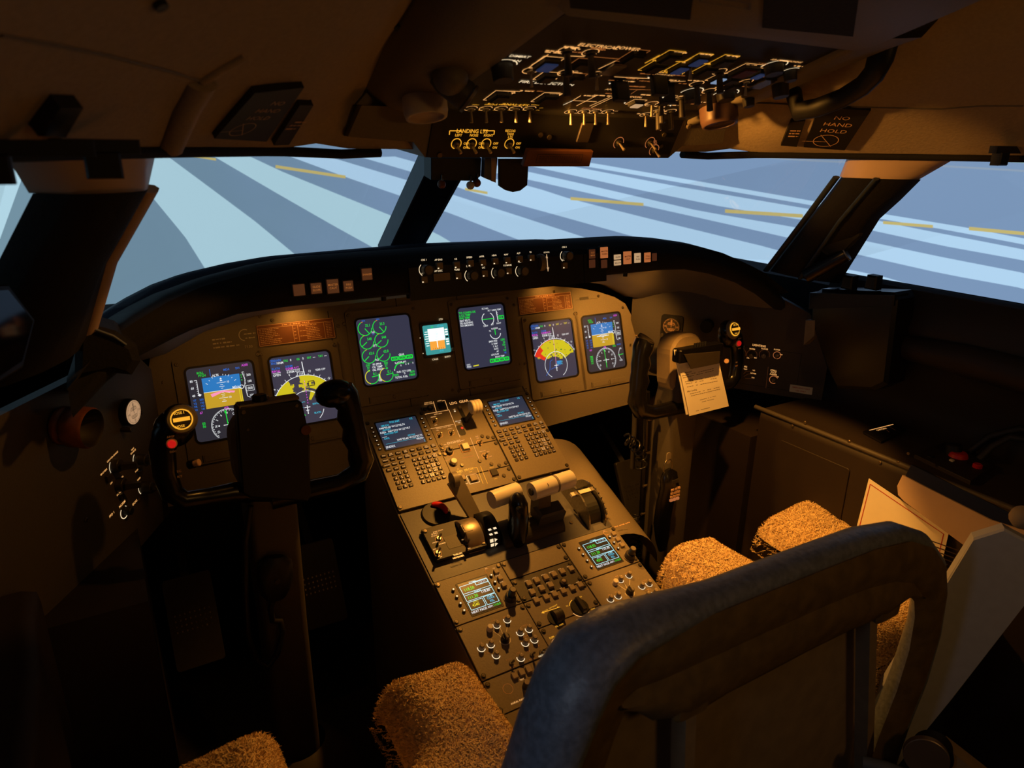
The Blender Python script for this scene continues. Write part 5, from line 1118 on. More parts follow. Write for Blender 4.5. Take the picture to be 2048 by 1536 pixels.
for x, y in ((600, 930), (635, 1088)):
    m = M(); u, v = q(*zc(x, y)); m.cyl((u, v, 0), (u, v, .012), .014, 'knobdark', .012, seg=20, ch=.001); m.beam((u-.004, v, .016), (u+.004, v, .040), .012, .012, 'knobdark', up=(0, 1, 0), w1=.008, h1=.01); m.obj('lever_knob', root)
m = M(); u, v = q(*zc(685, 1300)); m.cyl((u, v, 0), (u, v, .014), .0085, 'black', .0075, seg=20, ch=.001); m.obj('selector_knob', root)
for x, y in ((325, 765), (278, 1000), (172, 1040), (262, 970)): screw(root, *q(x, y), 0)
m = M(); m.rbox(*q(215, 955), .016, .012, 0, .006, 'knobdark', .001, .001); m.rbox(*q(278, 945), .010, .010, 0, .006, 'knobdark', .001, .001); m.rbox(*q(240, 992), .010, .010, 0, .006, 'knobdark', .001, .001); m.obj('push_button', root)
def clock(F, dial, mt, R, label, square):
    r = thing('clock', label, 'clock', F); m = M()
    if square: m.rbox(0, 0, .062, .062, 0, .008, 'black', .008, .001)
    m.cyl((0, 0, 0), (0, 0, .012), R*1.12, 'black', seg=32, ch=.001); m.obj('case', r)
    m = M(); m.cyl((0, 0, .012), (0, 0, .013), R, mt, seg=36); d = m.obj('dial', r)
    m = M(); z = .0133
    for k in range(60):
        a = k*PI/30; l = .12 if k % 5 == 0 else .06; m.line((R*.93*math.sin(a), R*.93*math.cos(a)), (R*(.93-l)*math.sin(a), R*(.93-l)*math.cos(a)), R*.035, dial, z)
    for k, t in ((0, '60'), (3, '15'), (6, '30'), (9, '45')): a = k*PI/6; m.text(t, R*.68*math.sin(a), R*.68*math.cos(a), R*.19, dial, z)
    m.line((0, -.1*R), (.02*R, .8*R), R*.05, dial, z); m.frame2(0, R*.32, R*.7, R*.24, R*.03, dial, z); m.text('08:27', 0, R*.32, R*.17, dial, z); m.frame2(0, -R*.34, R*.7, R*.24, R*.03, dial, z); m.text('00:00', 0, -R*.34, R*.17, dial, z); m.arc(0, 0, R*.52, 0, 360, R*.02, dial, z)
    m.obj('hands_and_marks', d)
    m = M(); m.cyl((-R*1.0, -R*1.15, 0), (-R*1.0, -R*1.15, .018), .005, 'knobdark', seg=12, ch=.001); m.cyl((R*1.15, -R*.5, 0), (R*1.15, -R*.5, .014), .0035, 'knobdark', seg=12, ch=.001); m.obj('push_button', r)
clock(SL.at(*q(252, 824), .002), 'knobdark', 'dial_lit', .0225, 'round pale-faced clock on the side panel left of the captain displays', False)
clock(SR.at(*SR.px(1345, 651), .002), 'print', 'knobdark', .0240, 'square-cased black clock with pale marks, left of the copilot yoke horn', True)
# gasper vent
VF = SL.at(*q(118, 850), 0); root = thing('air_vent', 'copper coloured tubular air vent at the far left beside the pale clock', 'air vent', Frame(VF.o, (.75, .45, 0), (0, .1, 1)))
m = M(); m.lathe([(.012, -.02), (.024, -.02), (.026, 0), (.031, .004), (.031, .012), (.028, .015), (.031, .018), (.0335, .022), (.0335, .050), (.031, .054)], (0, 0, 0), (.45, -.15, .9), 'copper', 32); m.obj('barrel', root)
m = M(); m.lathe([(.031, .054), (.028, .050), (.026, .02), (0, .018)], (0, 0, 0), (.45, -.15, .9), 'darkbrown', 32); m.obj('nozzle', root)
# copilot side panel
root = thing('side_panel', 'angled panel right of the copilot yoke lettered LIGHTING and STALL', 'side panel', SR); q = SR.px
m = M(); m.prism([(-.03, -.17), (.50, -.17), (.50, -.02), (.44, .06), (.36, .095), (.20, .12), (.02, .12), (-.03, .08)], -.02, 0, 'panel_dark'); m.obj('panel_plate', root)
zr2 = lambda x, y: (1240+x/4.6545, 580+y/4.6545); lt = M(); z = .0004
for t, x, y, s_ in (('LIGHTING', 1295, 517, .0056), ('INTEG', 1232, 548, .0038), ('FLOOD', 1347, 548, .0038), ('DIM', 1192, 632, .0028), ('BRT', 1262, 632, .0028), ('FLOOR', 1462, 555, .0036), ('IRS', 1170, 713, .0046), ('TEST', 1168, 737, .0032), ('VG', 1245, 748, .0036), ('NORM', 1240, 776, .0036), ('DG', 1238, 815, .0036), ('STALL', 1430, 748, .0044), ('PTCT', 1430, 768, .0044), ('PUSHER', 1428, 786, .0038), ('OFF', 1465, 808, .0030), ('ON', 1500, 600, .003)):
    lt.text(t, *q(*zr2(x, y)), s_, 'lit', z, 'C', 0, .008)
for x, y in ((1228, 602), (1345, 602), (1125, 590)): lt.arc(*q(*zr2(x, y)), .0135, -20, 220, .0017, 'litw' if False else 'print', z)
lt.arc(*q(*zr2(1462, 607)), .0095, 0, 360, .0012, 'annun', z); lt.arc(*q(*zr2(1430, 835)), .0105, 30, 300, .0014, 'annun', z)
lt.pl([q(*zr2(x, y)) for x, y in ((1150, 782), (1172, 758), (1262, 752))], .0012, 'print', z); lt.pl([q(*zr2(x, y)) for x, y in ((1155, 805), (1190, 782), (1258, 780))], .0012, 'print', z); lt.line(q(*zr2(1165, 822)), q(*zr2(1250, 826)), .0012, 'print', z)
lt.line(q(*zr2(1380, 715)), q(*zr2(1358, 912)), .0014, 'print', z); lt.pl([(-.03, -.058), (.02, -.055)], .001, 'print', z)
lt.frame2(.345, -.10, .18, .105, .0012, 'black', z); lt.obj('lettering', root)
rk2 = proto(ring_knob(.0085, .014, 'knobdark', 'knob'), 'rotary_knob')
for x, y in ((1228, 605), (1345, 605)): rk2(root, *q(*zr2(x, y)), 0)
for x, y in ((1462, 607), (1430, 835)): toggle(root, *q(*zr2(x, y)), 0)
m = M(); u, v = q(1424, 650); m.cyl((u-.01, v, 0), (u-.01, v, .030), .016, 'black', .018, seg=24, ch=.002); m.obj('gasper_outlet', root)
PL = SR.at(*q(1602, 779), .0005); root = thing('warning_placard', 'small cream placard with red print low on the wall right of the copilot lighting knobs', 'placard', PL)
m = M(); m.rbox(0, 0, .056, .020, 0, .001, 'paper', .001, .0002); m.obj('plate', root); m = M(); m.text('EMERGENCY EXIT', 0, .004, .0040, 'redline', .0013, 'C', 0, .01); m.text('USE ONLY', 0, -.004, .0040, 'redline', .0013, 'C', 0, .01); m.obj('printing', root)
# under-panel structure: rudder pedals with perforated treads
for s_, cx, nm in ((-1, -.487, "captain's"), (1, .487, "copilot's")):
    for d in (-1, 1):
        root = thing('rudder_pedal', '%s %s rudder pedal, dark plate deep in the footwell' % (nm, 'left' if d < 0 else 'right'), 'rudder pedal', Frame((cx+d*.14, -.05, .50), (1, 0, 0), (0, .5, 1)))
        m = M(); m.rbox(0, 0, .10, .20, 0, .012, 'charcoal', .008, .002); m.obj('plate', root)
        m = M(); [m.rect(-.035+.01*i, .02-.012*j, .003, .004, 'metal', .0125) for i in range(8) for j in range(4)]; m.obj('tread', root)
        m = M(); m.beam((0, .05, -.002), (0, .22, -.10), .018, .018, 'charcoal'); m.obj('arm', root)
# grey-brown duct cover beside the pedestal on the copilot side
root = thing('footwell_cover', 'rounded tan cover on the copilot side of the pedestal ahead of the thrust levers', 'cover panel')
m = M(); rows = []
for i in range(9):
    a = i/8*PI/2; rows.append([(.224+.13*math.sin(a), y, zz-.11*(1-math.cos(a))) for y, zz in ((-.16, .80), (-.25, .765), (-.36, .72), (-.46, .68))])
m.grid(rows[::-1], 'pedestal'); m.add([(.224+.13*math.sin(i/8*PI/2), -.16, .80-.11*(1-math.cos(i/8*PI/2))) for i in range(9)]+[(.224, -.16, .5), (.354, -.16, .5)], [tuple(range(9))+(10, 9)], 'pedestal'); m.obj('shell', root)
# black block at the foot of the left pillar, and the tablet at the far left
BF = Frame((-.70, -.36, 1.20), (1, 0, 0), (0, 0, 1)); q = BF.px
root = thing('pillar_speaker_unit', 'black rounded unit at the foot of the left window pillar', 'unit', BF)
m = M(); P = [q(*p) for p in ((150, 662), (172, 640), (230, 655), (272, 685), (279, 715), (262, 742), (225, 738), (150, 745))]
m.prism(P[::-1], -.05, .03, 'softblack', .010) ; m.obj('housing', root)
m = M(); m.tube([(*q(178, 645), .032), (*q(225, 662), .032), (*q(250, 680), .030)], .002, 'greyblue', 6); m.obj('edge_strip', root)
TF = Frame((-.77, -.62, 1.30), (.55, .83, 0), (-.1, .1, 1)); q = TF.px
root = thing('tablet_computer', 'dark tablet with faint blue sheen mounted at the far left edge by the side window', 'tablet', TF)
m = M(); P = [q(*p) for p in ((-60, 570), (18, 568), (72, 640), (48, 735), (-60, 800))]; m.prism(P[::-1], -.012, 0, 'black', .002); m.obj('case', root)
m = M(); P = [q(*p) for p in ((-50, 585), (14, 580), (64, 642), (42, 722), (-50, 785))]; m.poly(P[::-1], 'blackglass', .0015); m.obj('screen', root)
# ================================================================== overhead console
OV = Frame((0, -.545, 1.553), (1, 0, 0), (0, -.962, .272)); q = OV.px
LF = Frame((0, -.5268, 1.52), (1, 0, 0), (0, -.50, 1))
root = thing('overhead_console', 'brown overhead housing between the headliner panels that frames the black switch panel', 'overhead console')
m = M()
P = [(-.24, 1.489), (.24, 1.489), (.262, 1.510), (.36, 1.516), (.345, 1.556), (-.345, 1.556), (-.36, 1.516), (-.262, 1.510)]
yf = lambda z: -.510-.50*(z-1.489)
vs = [(x, yf(z), z) for x, z in P]+[(x, -.40, z+.01) for x, z in P]; n = len(P)
m.add(vs, [tuple(range(n)), tuple(range(2*n-1, n-1, -1))]+[(i, n+i, n+(i+1) % n, (i+1) % n) for i in range(n)], 'panel'); m.obj('front_box', root)
# flat frame around the switch panel with raised cheeks, running aft
for s_ in (-1, 1):
    rows = []; m = M()
    for v, xi, xo, hh in ((-.01, .245, .335, .045), (.10, .240, .345, .05), (.20, .232, .345, .06), (.32, .226, .35, .075), (.36, .226, .36, .09)):
        c = OV.W(0, v, -.004); b = OV.W(0, v, .004)
        rows.append([(s_*xi, c.y, c.z+.012), (s_*(xi+.004), b.y, b.z), (s_*(xi+.02), b.y, b.z-.002), (s_*(xo-.03), b.y, b.z+.006), (s_*xo, b.y, b.z+.03), (s_*(xo+.02), b.y, b.z+.09)])
    m.grid(rows if s_ > 0 else [r_[::-1] for r_ in rows], 'panel'); m.obj('side_fairing', root)
m = M(); a = [OV.W(0, v, n_) for v, n_ in ((.325, -.012), (.325, .006), (.332, .012), (.35, .014), (.62, .014), (.62, -.2))]
rows = [[(x, p.y, p.z+dz_) for p in a] for x, dz_ in ((-.36, .09), (-.26, .012), (-.235, 0), (0, 0), (.235, 0), (.26, .012), (.36, .09))]
m.grid(rows, 'panel'); m.obj('aft_section', root)
m = M(); A2 = OV.at(0, 0, .0146)
def quadbox(m, F, pts, h, mt):
    P = [F.px(*p) for p in pts]; area = sum(P[i][0]*P[(i+1) % 4][1]-P[(i+1) % 4][0]*P[i][1] for i in range(4))
    if area < 0: P = P[::-1]
    vs = [F.W(x, y, 0) for x, y in P]+[F.W(x, y, h) for x, y in P]
    m.add([tuple(v) for v in vs], [(3, 2, 1, 0), (4, 5, 6, 7)]+[(i, (i+1) % 4, 4+(i+1) % 4, 4+i) for i in range(4)], mt)
quadbox(m, A2, [(1132, -60), (1140, 12), (1380, 36), (1392, -60)], .002, 'softblack'); m.obj('aft_recess', root); m = M(); quadbox(m, A2, [(1530, -60), (1524, 52), (1706, 70), (1725, -60)], .002, 'softblack')
m.obj('aft_recess', root)
m = M(); A3 = OV.at(0, 0, .0146); P = [A3.px(*p) for p in ((1400, 2), (1500, 18), (1500, 6), (1400, -10))]; m.fr = A3; m.pl(P, .0015, 'panel_dark', .0006, True); m.obj('aft_seam', root)

root = thing('overhead_switch_panel', 'black overhead panel crowded with lit amber outlines, toggle switches and square lights', 'switch panel', OV)
m = M(); m.prism([(-.245, -.018), (.245, -.018), (.235, .315), (-.222, .325)], -.006, 0, 'black'); m.obj('panel_plate', root)
m = M(); m.pl([(-.08, 0), (-.075, .31)], .002, 'charcoal', .0004); m.pl([(.085, 0), (.08, .31)], .002, 'charcoal', .0004); m.line((-.24, .085), (.24, .085), .002, 'charcoal', .0004); m.line((-.235, .19), (.235, .19), .002, 'charcoal', .0004); m.obj('panel_seam', root)
zA = lambda x, y: (940+x/5.689, 60+y/5.689); zB = lambda x, y: (1260+x/4.876, 60+y/4.876); zC = lambda x, y: (740+x/3.103, 180+y/3.103)
lt = M(); z = .0006
# square switchlights with lit outlines
def swl(p, w, h, col, cap, frame='lit', capmat=None):
    u, v = q(*p); m = M(); m.rbox(u, v, w, h, 0, .006, 'black', .001, .001)
    m.rbox(u, v, w*.8, h*.8, .006, .0075, cap, .001, .0005); o = m.obj('switch_light', root)
    if frame: lt.frame2(u, v, w*1.25, h*1.25, .0012, frame, z)
    return u, v
for p, w, h, cap, fr_ in [(zA(870, 370), .024, .030, 'bluewin', 'lit'), (zA(1250, 370), .018, .022, 'charcoal', 'litdim'), (zA(870, 520), .020, .022, 'charcoal', 'lit'), (zA(1200, 530), .018, .020, 'charcoal', 'litdim'), (zA(330, 745), .024, .030, 'darkbrown', 'lit'), (zA(870, 765), .024, .030, 'darkbrown', 'lit'), (zA(1850, 290), .020, .030, 'black', 'litdim'),
        (zB(380, 250), .022, .026, 'charcoal', 'lit2'), (zB(660, 275), .020, .026, 'bluewin', 'lit2'), (zB(910, 290), .022, .026, 'charcoal', 'lit2'), (zB(240, 345), .022, .028, 'black', 'lit2'), (zB(480, 355), .020, .026, 'bluewin', 'lit2'), (zB(740, 375), .022, .028, 'black', 'lit2'),
        (zB(1110, 385), .030, .034, 'darkred', 'lit'), (zB(1250, 410), .018, .024, 'bluewin', 'lit'), (zB(860, 455), .018, .024, 'winlit', 'lit'), (zB(980, 470), .020, .022, 'charcoal', 'litdim'), (zB(1000, 530), .020, .022, 'charcoal', 'litdim'), (zB(60, 700), .020, .018, 'annunw', 'lit')]:
    swl(p, w, h, None, cap, fr_)
for p, w, h in ((zA(1620, 430), .022, .034), (zB(1300, 510), .030, .036)):   # blank plates mirroring the window light
    u, v = q(*p); m = M(); m.rbox(u, v, w, h, 0, .004, 'metal', .001, .0006); m.obj('blank_plate', root)
# toggles
def tgo(m): m.cyl((0, 0, 0), (0, 0, .004), .0052, 'metal', seg=12, ch=.0006); m.cyl((0, 0, .003), (0, -.003, .020), .0013, 'brushed', .0026, seg=10, ch=.0007); 
ot = proto(tgo, 'toggle_switch')
def tgb(m): m.cyl((0, 0, 0), (0, 0, .004), .0065, 'charcoal', seg=14, ch=.0006); m.cyl((0, 0, .003), (0, -.002, .030), .0038, 'knobdark', .0050, seg=14, ch=.001)
otb = proto(tgb, 'lever_switch')
rowA = [zC(x, 112) for x in (625, 718, 812, 903, 990)]; rowB = [zC(x, 132) for x in (1245, 1327, 1397, 1475)]; rowC = [zC(1710, 150), zC(1788, 150)]
for p in rowA+rowB+rowC:
    u, v = q(*p); ot(root, u, v, 0); lt.arc(u, v, .0095, 20, 340, .0011, 'lit', z)
for (p, t) in zip(rowA, ('NAV', 'BEACON', 'STROBE', 'LOGO', 'WING')): u, v = q(*p); lt.text(t, u, v+.016, .0038, 'lit2', z); lt.text('OFF', u+.018, v+.004, .0028, 'lit2', z); lt.text('ON', u+.018, v-.006, .0028, 'lit2', z)
for p in rowB+rowC: u, v = q(*p); lt.text('OFF', u+.014, v+.004, .0026, 'lit', z); lt.text('ON', u+.014, v-.006, .0026, 'lit', z)
lt.text('EXTERNAL LTS', *q(1017, 208), .0075, 'lit2', z, 'C', 0, .01); lt.text('EMERGENCY', *q(*zC(1380, 113)), .005, 'annun', z); lt.text('ELECTRICAL', *q(*zA(1470, 180)), .008, 'lit', z, 'C', 0, .01); lt.text('POWER', *q(*zA(1800, 205)), .008, 'lit', z, 'C', 0, .01)
lt.text('FIRE DETECTION', *q(*zA(880, 600)), .0085, 'litw', z, 'C', 0, .01); lt.text('APU', *q(*zA(1590, 672)), .006, 'lit', z); lt.text('ADG MANUAL', *q(*zA(1810, 755)), .006, 'lit', z); lt.text('BLEED AIR', *q(*zB(400, 408)), .008, 'lit2', z, 'C', 0, .01); lt.text('HYDRAULIC', *q(*zB(330, 432)), .005, 'lit', z); lt.text('AIR-CONDITIONING', *q(*zB(1530, 298)), .005, 'lit', z)
lt.text('DIM', *q(*zA(510, 290)), .006, 'litw', z, 'C', 0, .01); lt.text('BRT', *q(*zA(625, 300)), .006, 'litw', z, 'C', 0, .01) ; lt.text('LN', *q(*zA(535, 345)), .006, 'litw', z, 'C', 0, .01)
for a, b, w, c in ((zA(890, 275), zA(700, 395), .0016, 'lit'), (zA(1130, 290), zA(1300, 298), .0016, 'lit'), (zA(1410, 300), zA(1700, 325), .0014, 'litdim'), (zA(1660, 345), zA(1460, 440), .0014, 'lit'), (zA(370, 688), zA(570, 695), .0016, 'lit'), (zA(850, 708), zA(1030, 712), .0016, 'lit'), (zA(1260, 742), zA(1170, 798), .0014, 'lit'), (zA(1170, 798), zA(1440, 812), .0014, 'lit'), (zA(1440, 742), zA(1210, 860), .0014, 'lit'), (zA(1655, 748), zA(1380, 878), .0014, 'lit'), (zA(1590, 760), zA(1360, 862), .0014, 'lit'), (zA(1170, 798), zA(1060, 850), .0014, 'litw'), (zA(1640, 528), zA(2040, 548), .0013, 'lit'), (zA(1760, 668), zA(1990, 672), .0012, 'litdim'), (zA(1910, 672), zA(1830, 725), .0012, 'litdim'),
        (zB(290, 240), zB(145, 320), .0016, 'lit2'), (zB(245, 297), zB(525, 305), .0018, 'lit2'), (zB(520, 318), zB(635, 330), .0016, 'lit2'), (zB(680, 322), zB(870, 330), .0018, 'lit2'), (zB(660, 245), zB(530, 305), .0016, 'lit2'), (zB(1110, 345), zB(960, 415), .0014, 'print'), (zB(0, 465), zB(220, 470), .0012, 'lit'), (zB(390, 500), zB(540, 495), .0012, 'lit'), (zB(0, 578), zB(200, 580), .0012, 'litdim'), (zB(160, 697), zB(400, 705), .0011, 'litdim'), (zB(740, 485), zB(880, 492), .0012, 'litdim'), (zB(1200, 450), zB(1310, 455), .0012, 'litdim')):
    lt.line(q(*a), q(*b), w, c, z)
R_ = random.Random(21)
for x, y in ((940, 235), (930, 250), (1240, 250), (1150, 190), (1160, 205), (1450, 200), (1450, 215), (1200, 412), (820, 460), (1150, 455), (1190, 480), (910, 545), (640, 690), (755, 690), (430, 708), (970, 728), (1360, 745), (1470, 740), (1540, 745), (1640, 570), (1800, 580), (2000, 495), (1840, 550), (1600, 720), (1920, 640)):
    u, v = q(*zA(x, y)); lt.scribble(u-.01, v, .022, .0034, R_.choice(('lit', 'litdim')), z, R_)
for x, y in ((490, 215), (740, 235), (1000, 252), (340, 290), (580, 320), (820, 345), (180, 425), (260, 405), (480, 440), (150, 495), (440, 488), (620, 490), (1510, 298), (1310, 325), (1230, 450), (1180, 340), (1650, 350), (50, 548), (60, 645), (460, 640), (470, 660), (530, 520), (640, 720), (160, 720), (880, 560), (900, 600), (1160, 430), (1140, 550), (160, 630), (640, 630), (290, 745), (420, 730), (690, 700), (120, 815), (360, 790)):
    u, v = q(*zB(x, y)); lt.scribble(u-.011, v, .022, .0034, R_.choice(('lit', 'litdim', 'lit')), z, R_)
for p in (zA(690, 455), zA(1100, 225), zA(1370, 250), zA(1085, 480), zA(1440, 500), zB(650, 520), zB(770, 590), zB(500, 660), zB(590, 330), zB(870, 400), zB(1130, 500), zB(210, 715), zB(300, 720), zB(270, 790), zB(390, 790)):
    u, v = q(*p); otb(root, u, v, 0) if R_.random() < .6 else ot(root, u, v, 0); lt.arc(u, v, .0105, 10, 350, .0012, 'lit', z)
for p, r_, h in ((zA(360, 400), .014, .024), (zB(1400, 345), .014, .016), (zB(1560, 400), .010, .018), (zB(1460, 500), .013, .030), (zB(600, 600), .013, .018), (zB(930, 620), .015, .014), (zB(1150, 640), .010, .022)):
    u, v = q(*p); m = M(); h *= .8; m.cyl((u, v, 0), (u, v, h), r_, 'knobdark', r_*.9, seg=20, ch=.001); m.obj('rotary_knob', root); lt.arc(u, v, r_*1.35, 20, 200, .0016, 'litw', z)
for p in (zA(1700, 590), zB(275, 450), zB(350, 540)):       # clear guards with bright edges
    u, v = q(*p); m = M(); m.prism(rr(.026, .012, .004, 4, u, v), 0, .026, 'black', .001); m.obj('guarded_switch', root)
    e = M(); e.tube([(u-.013, v-.006, .001), (u-.012, v-.007, .0), (u+.012, v-.007, .0), (u+.0135, v-.006, .002), (u+.0135, v-.006, .024), (u+.010, v-.006, .0265)], .0009, 'litw', 6); e.obj('guard_edge', root)
lt.obj('lettering', root)
# front strip with landing light switches
root = thing('landing_light_panel', 'black strip lettered LANDING LTS with four amber-ringed toggles at the bottom of the overhead console', 'switch panel', LF); q2 = LF.px
m = M(); m.box(-.238, .238, -.034, .047, -.004, .0012, 'black'); m.obj('face_plate', root)
lt = M(); z = .0016
lt.text('LANDING LTS', *q2(*zC(632, 252)), .0062, 'lit2', z, 'C', 0, .012); lt.pl([q2(*zC(x, y)) for x, y in ((490, 275), (492, 250), (565, 250))], .0014, 'lit2', z); lt.pl([q2(*zC(x, y)) for x, y in ((698, 250), (770, 250), (766, 275))], .0014, 'lit2', z)
for t, x in (('LEFT', 533), ('NOSE', 628), ('RIGHT', 718), ('', 862)):
    u, v = q2(*zC(x, 330)); lt.arc(u, v, .0080, -60, 260, .0013, 'lit2', z); lt.text(t, u+.001, v+.0135, .0042, 'lit2', z, 'C', 0, .01); lt.text('OFF', u+.0165, v+.0005, .0038, 'lit2', z, 'C', 0, .01); lt.text('ON', u+.0165, v-.0060, .0038, 'lit2', z, 'C', 0, .01); ot(root, u, v-.002, .0012)
for t, y in (('RECOG', 250), ('TAXI', 270), ('LTS', 288)): lt.text(t, *q2(*zC(868, y)), .0040, 'lit2', z, 'C', 0, .01)
for x, y in ((1540, 325), (1735, 325), (1760, 370)):
    u, v = q2(*zC(x, y)); ot(root, u, v, .0012); lt.arc(u, v, .010, 0, 250, .0012, 'annun', z)
lt.text('ON', *q2(*zC(1765, 315)), .004, 'annun', z); lt.text('OFF', *q2(*zC(1765, 330)), .004, 'annun', z); lt.scribble(*q2(*zC(1780, 243)), .012, .004, 'annun', z)
lt.obj('lettering', root)
for x, y in ((430, 400), (1822, 275), (1803, 345), (1110, 290), (1055, 275)): m = M(); m.cyl((*q2(*zC(x, y)), .001), (*q2(*zC(x, y)), .003), .004, 'screw', seg=12); m.obj('fastener', root)
m = M(); a = q2(*zC(1330, 260)); m.rbox(*a, .024, .034, .001, .004, 'darkbrown', .002, .001); m.obj('cover_block', root)
m = M(); u, v = LF.px(1376, 252); m.cyl((u, v, -.002), (u, v, .004), .0045, 'brushed', seg=14, ch=.001); m.obj('side_screw', root)
# compass correction card and standby compass mount under the console
KF = Frame((.07, -.525, 1.478), (1, 0, 0), (0, -.45, 1)); u0, v0 = KF.px(1048, 330); u1, v1 = KF.px(1186, 300)
root = thing('correction_card_holder', 'brown printed card holder hanging below the middle of the landing light strip', 'card holder', KF)
m = M(); P = [KF.px(*p) for p in ((1045, 332), (1178, 332), (1186, 302), (1055, 299))]; m.prism(P, -.006, .002, 'placardbrown', .001); m.obj('holder', root)
m = M(); R_ = random.Random(2); c = KF.px(1118, 316); m.frame2(c[0], c[1], .088, .014, .0008, 'ink', .0024); [m.scribble(c[0]-.04, c[1]+.003-.0035*k, .08, .0014, 'ink', .0024, R_) for k in range(3)]; m.obj('printing', root)
CM = Frame((-.012, -.40, 1.45), (1, 0, 0), (0, -.2, 1)); q3 = CM.px
root = thing('standby_compass_bracket', 'dark maroon rounded flap and cream bracket hanging in front of the centre post', 'bracket', CM)
m = M(); P = [q3(*p) for p in ((998, 318), (998, 372), (1010, 380), (1025, 384), (1040, 381), (1054, 370), (1056, 335), (1056, 318))]; m.prism(P, -.004, .002, 'darkbrown', .001); m.obj('flap', root)
m = M(); P = [q3(*p) for p in ((974, 318), (972, 358), (996, 368), (1000, 318))]; m.prism(P, -.02, -.008, 'greyblue', .001); P = [q3(*p) for p in ((986, 318), (986, 364), (995, 367), (997, 318))]; m.prism(P, -.008, -.006, 'cream'); m.obj('bracket_arm', root)
m = M(); P = [q3(*p) for p in ((872, 322), (872, 366), (960, 368), (972, 358), (974, 322))]; m.prism(P, -.05, -.02, 'navy', .001); m.obj('mount_block', root)
for x, y, mt in ((950, 376, 'opal'), (963, 371, 'placardbrown'), (892, 374, 'placardbrown')): m = M(); u, v = q3(x, y); m.ball((u, v, -.018), .0075, mt, 12); m.cyl((u, v+.006, -.018), (u, v+.016, -.018), .002, 'metal', seg=8); m.obj('bulb', root)
# lamp cups
def cup(px, py, r, h, label, mt='opal', glow=None):
    p = OV.px(px, py); F = OV.at(p[0], p[1], -.004); root = thing('ceiling_lamp', label, 'ceiling lamp', F)
    m = M(); m.lathe([(r*.92, -.02), (r, 0), (r, h*.75), (r*.93, h), (r*.8, h)], (0, 0, 0), (0, 0, 1), mt, 28); m.obj('housing', root)
    m = M(); m.lathe([(r*.8, h), (r*.78, h-.004), (0, h-.004)], (0, 0, 0), (0, 0, 1), 'cream' if not glow else glow, 28); m.obj('lens', root)
cup(848, 196, .030, .030, 'round cream lamp under the left front corner of the overhead console'); cup(1436, 214, .031, .034, 'round mauve-grey lamp under the right front corner of the overhead console', 'mauve', 'mauve')
# gooseneck reading light
p = OV.px(893, 150); GF = OV.at(p[0], p[1], 0); root = thing('reading_light', 'swivel reading light with a clear glass wedge left of the overhead switch panel', 'reading light', GF)
m = M(); m.ball((0, .01, .006), .022, 'panel', 18); m.obj('ball_mount', root)
m = M(); m.lathe([(.0, -.026), (.014, -.024), (.018, -.01), (.0185, .020), (.0165, .024), (.0150, .018), (0, .016)], (.006, 0, .012), (.75, .1, .62), 'panel_dark', 26); m.obj('shade', root)
m = M(); m.lathe([(.0168, .0238), (.0190, .0242), (.0190, .0275), (.0168, .028)], (.006, 0, .012), (.75, .1, .62), 'brushed', 26, True); m.obj('bezel_ring', root)
# grab handle on the right headliner
pts = [(1778, 52), (1776, 80), (1764, 108), (1740, 135), (1700, 160), (1650, 180), (1612, 188), (1590, 184)]
root = thing('grab_handle', 'curved black strap handle on the headliner right of the overhead panel', 'grab handle')
m = M(); path = []
for i, p in enumerate(pts):
    h, n = on_ceiling(*p); n = n if n.z < 0 else -n; path.append(h+n*(.040 if 0 < i < len(pts)-1 else .006))
m.tube(path, [.022, .020, .017, .0155, .015, .015, .017, .018], 'black', 12, flat=.7); m.obj('strap', root)
# ceiling placards and hooks
def decal(name, cat, label, c4, mt, draw=None, th=.0015):
    H = [on_ceiling(*p)[0] for p in c4]           # TL TR BR BL
    o = (H[0]+H[1]+H[2]+H[3])/4; u = (H[1]+H[2]-H[0]-H[3]); v = (H[0]+H[1]-H[2]-H[3]); n = u.cross(v)
    if n.dot(CAM_C-o) < 0: u = -u
    F = Frame(o, u, v); off = max((h-o).dot(F.n) for h in H); F = Frame(o+F.n*(max(0, off)+.0050), u, v); r = thing(name, label, cat, F)
    P = [((h-o).dot(F.u), (h-o).dot(F.v)) for h in H]; ar = sum(P[i][0]*P[(i+1) % 4][1]-P[(i+1) % 4][0]*P[i][1] for i in range(4))
    m = M(); m.prism(P if ar > 0 else P[::-1], -.006, th, mt); m.obj('plate', r)
    if draw: m = M(); draw(m, P, th+.0004); m.obj('printing', r)
    return r
def nohold(m, P, z):
    w = (Vector(P[1])-Vector(P[0])).length; h = (Vector(P[0])-Vector(P[3])).length; s_ = w*.15
    for k, t in enumerate(('NO', 'HAND', 'HOLD')): m.text(t, .0+.010*(1-k)*0, h*(.30-.16*k), s_, 'print', z, 'C', 0, .0)
    m.arc(-w*.02, -h*.28, w*.26, 0, 360, w*.018, 'print', z); m.line((-w*.2, -h*.14), (w*.16, -h*.42), w*.016, 'print', z); m.line((-w*.5, -h*.33), (w*.02, -h*.30), w*.014, 'print', z)
decal('ceiling_placard', 'placard', 'large black NO HAND HOLD placard on the left headliner above the windshield', [(503, 172), (603, 163), (528, 272), (424, 266)], 'black', nohold)
decal('ceiling_placard', 'placard', 'large black NO HAND HOLD placard on the right headliner with a crossed circle', [(1640, 203), (1742, 214), (1690, 290), (1608, 288)], 'black', nohold)
sm = lambda m, P, z: [m.scribble(-.008, .012-.009*k, .018, .004, 'print', z, random.Random(k)) for k in range(3)]
decal('ceiling_placard', 'placard', 'narrow black placard right of the left NO HAND HOLD placard', [(595, 199), (622, 199), (574, 280), (543, 280)], 'black', sm)
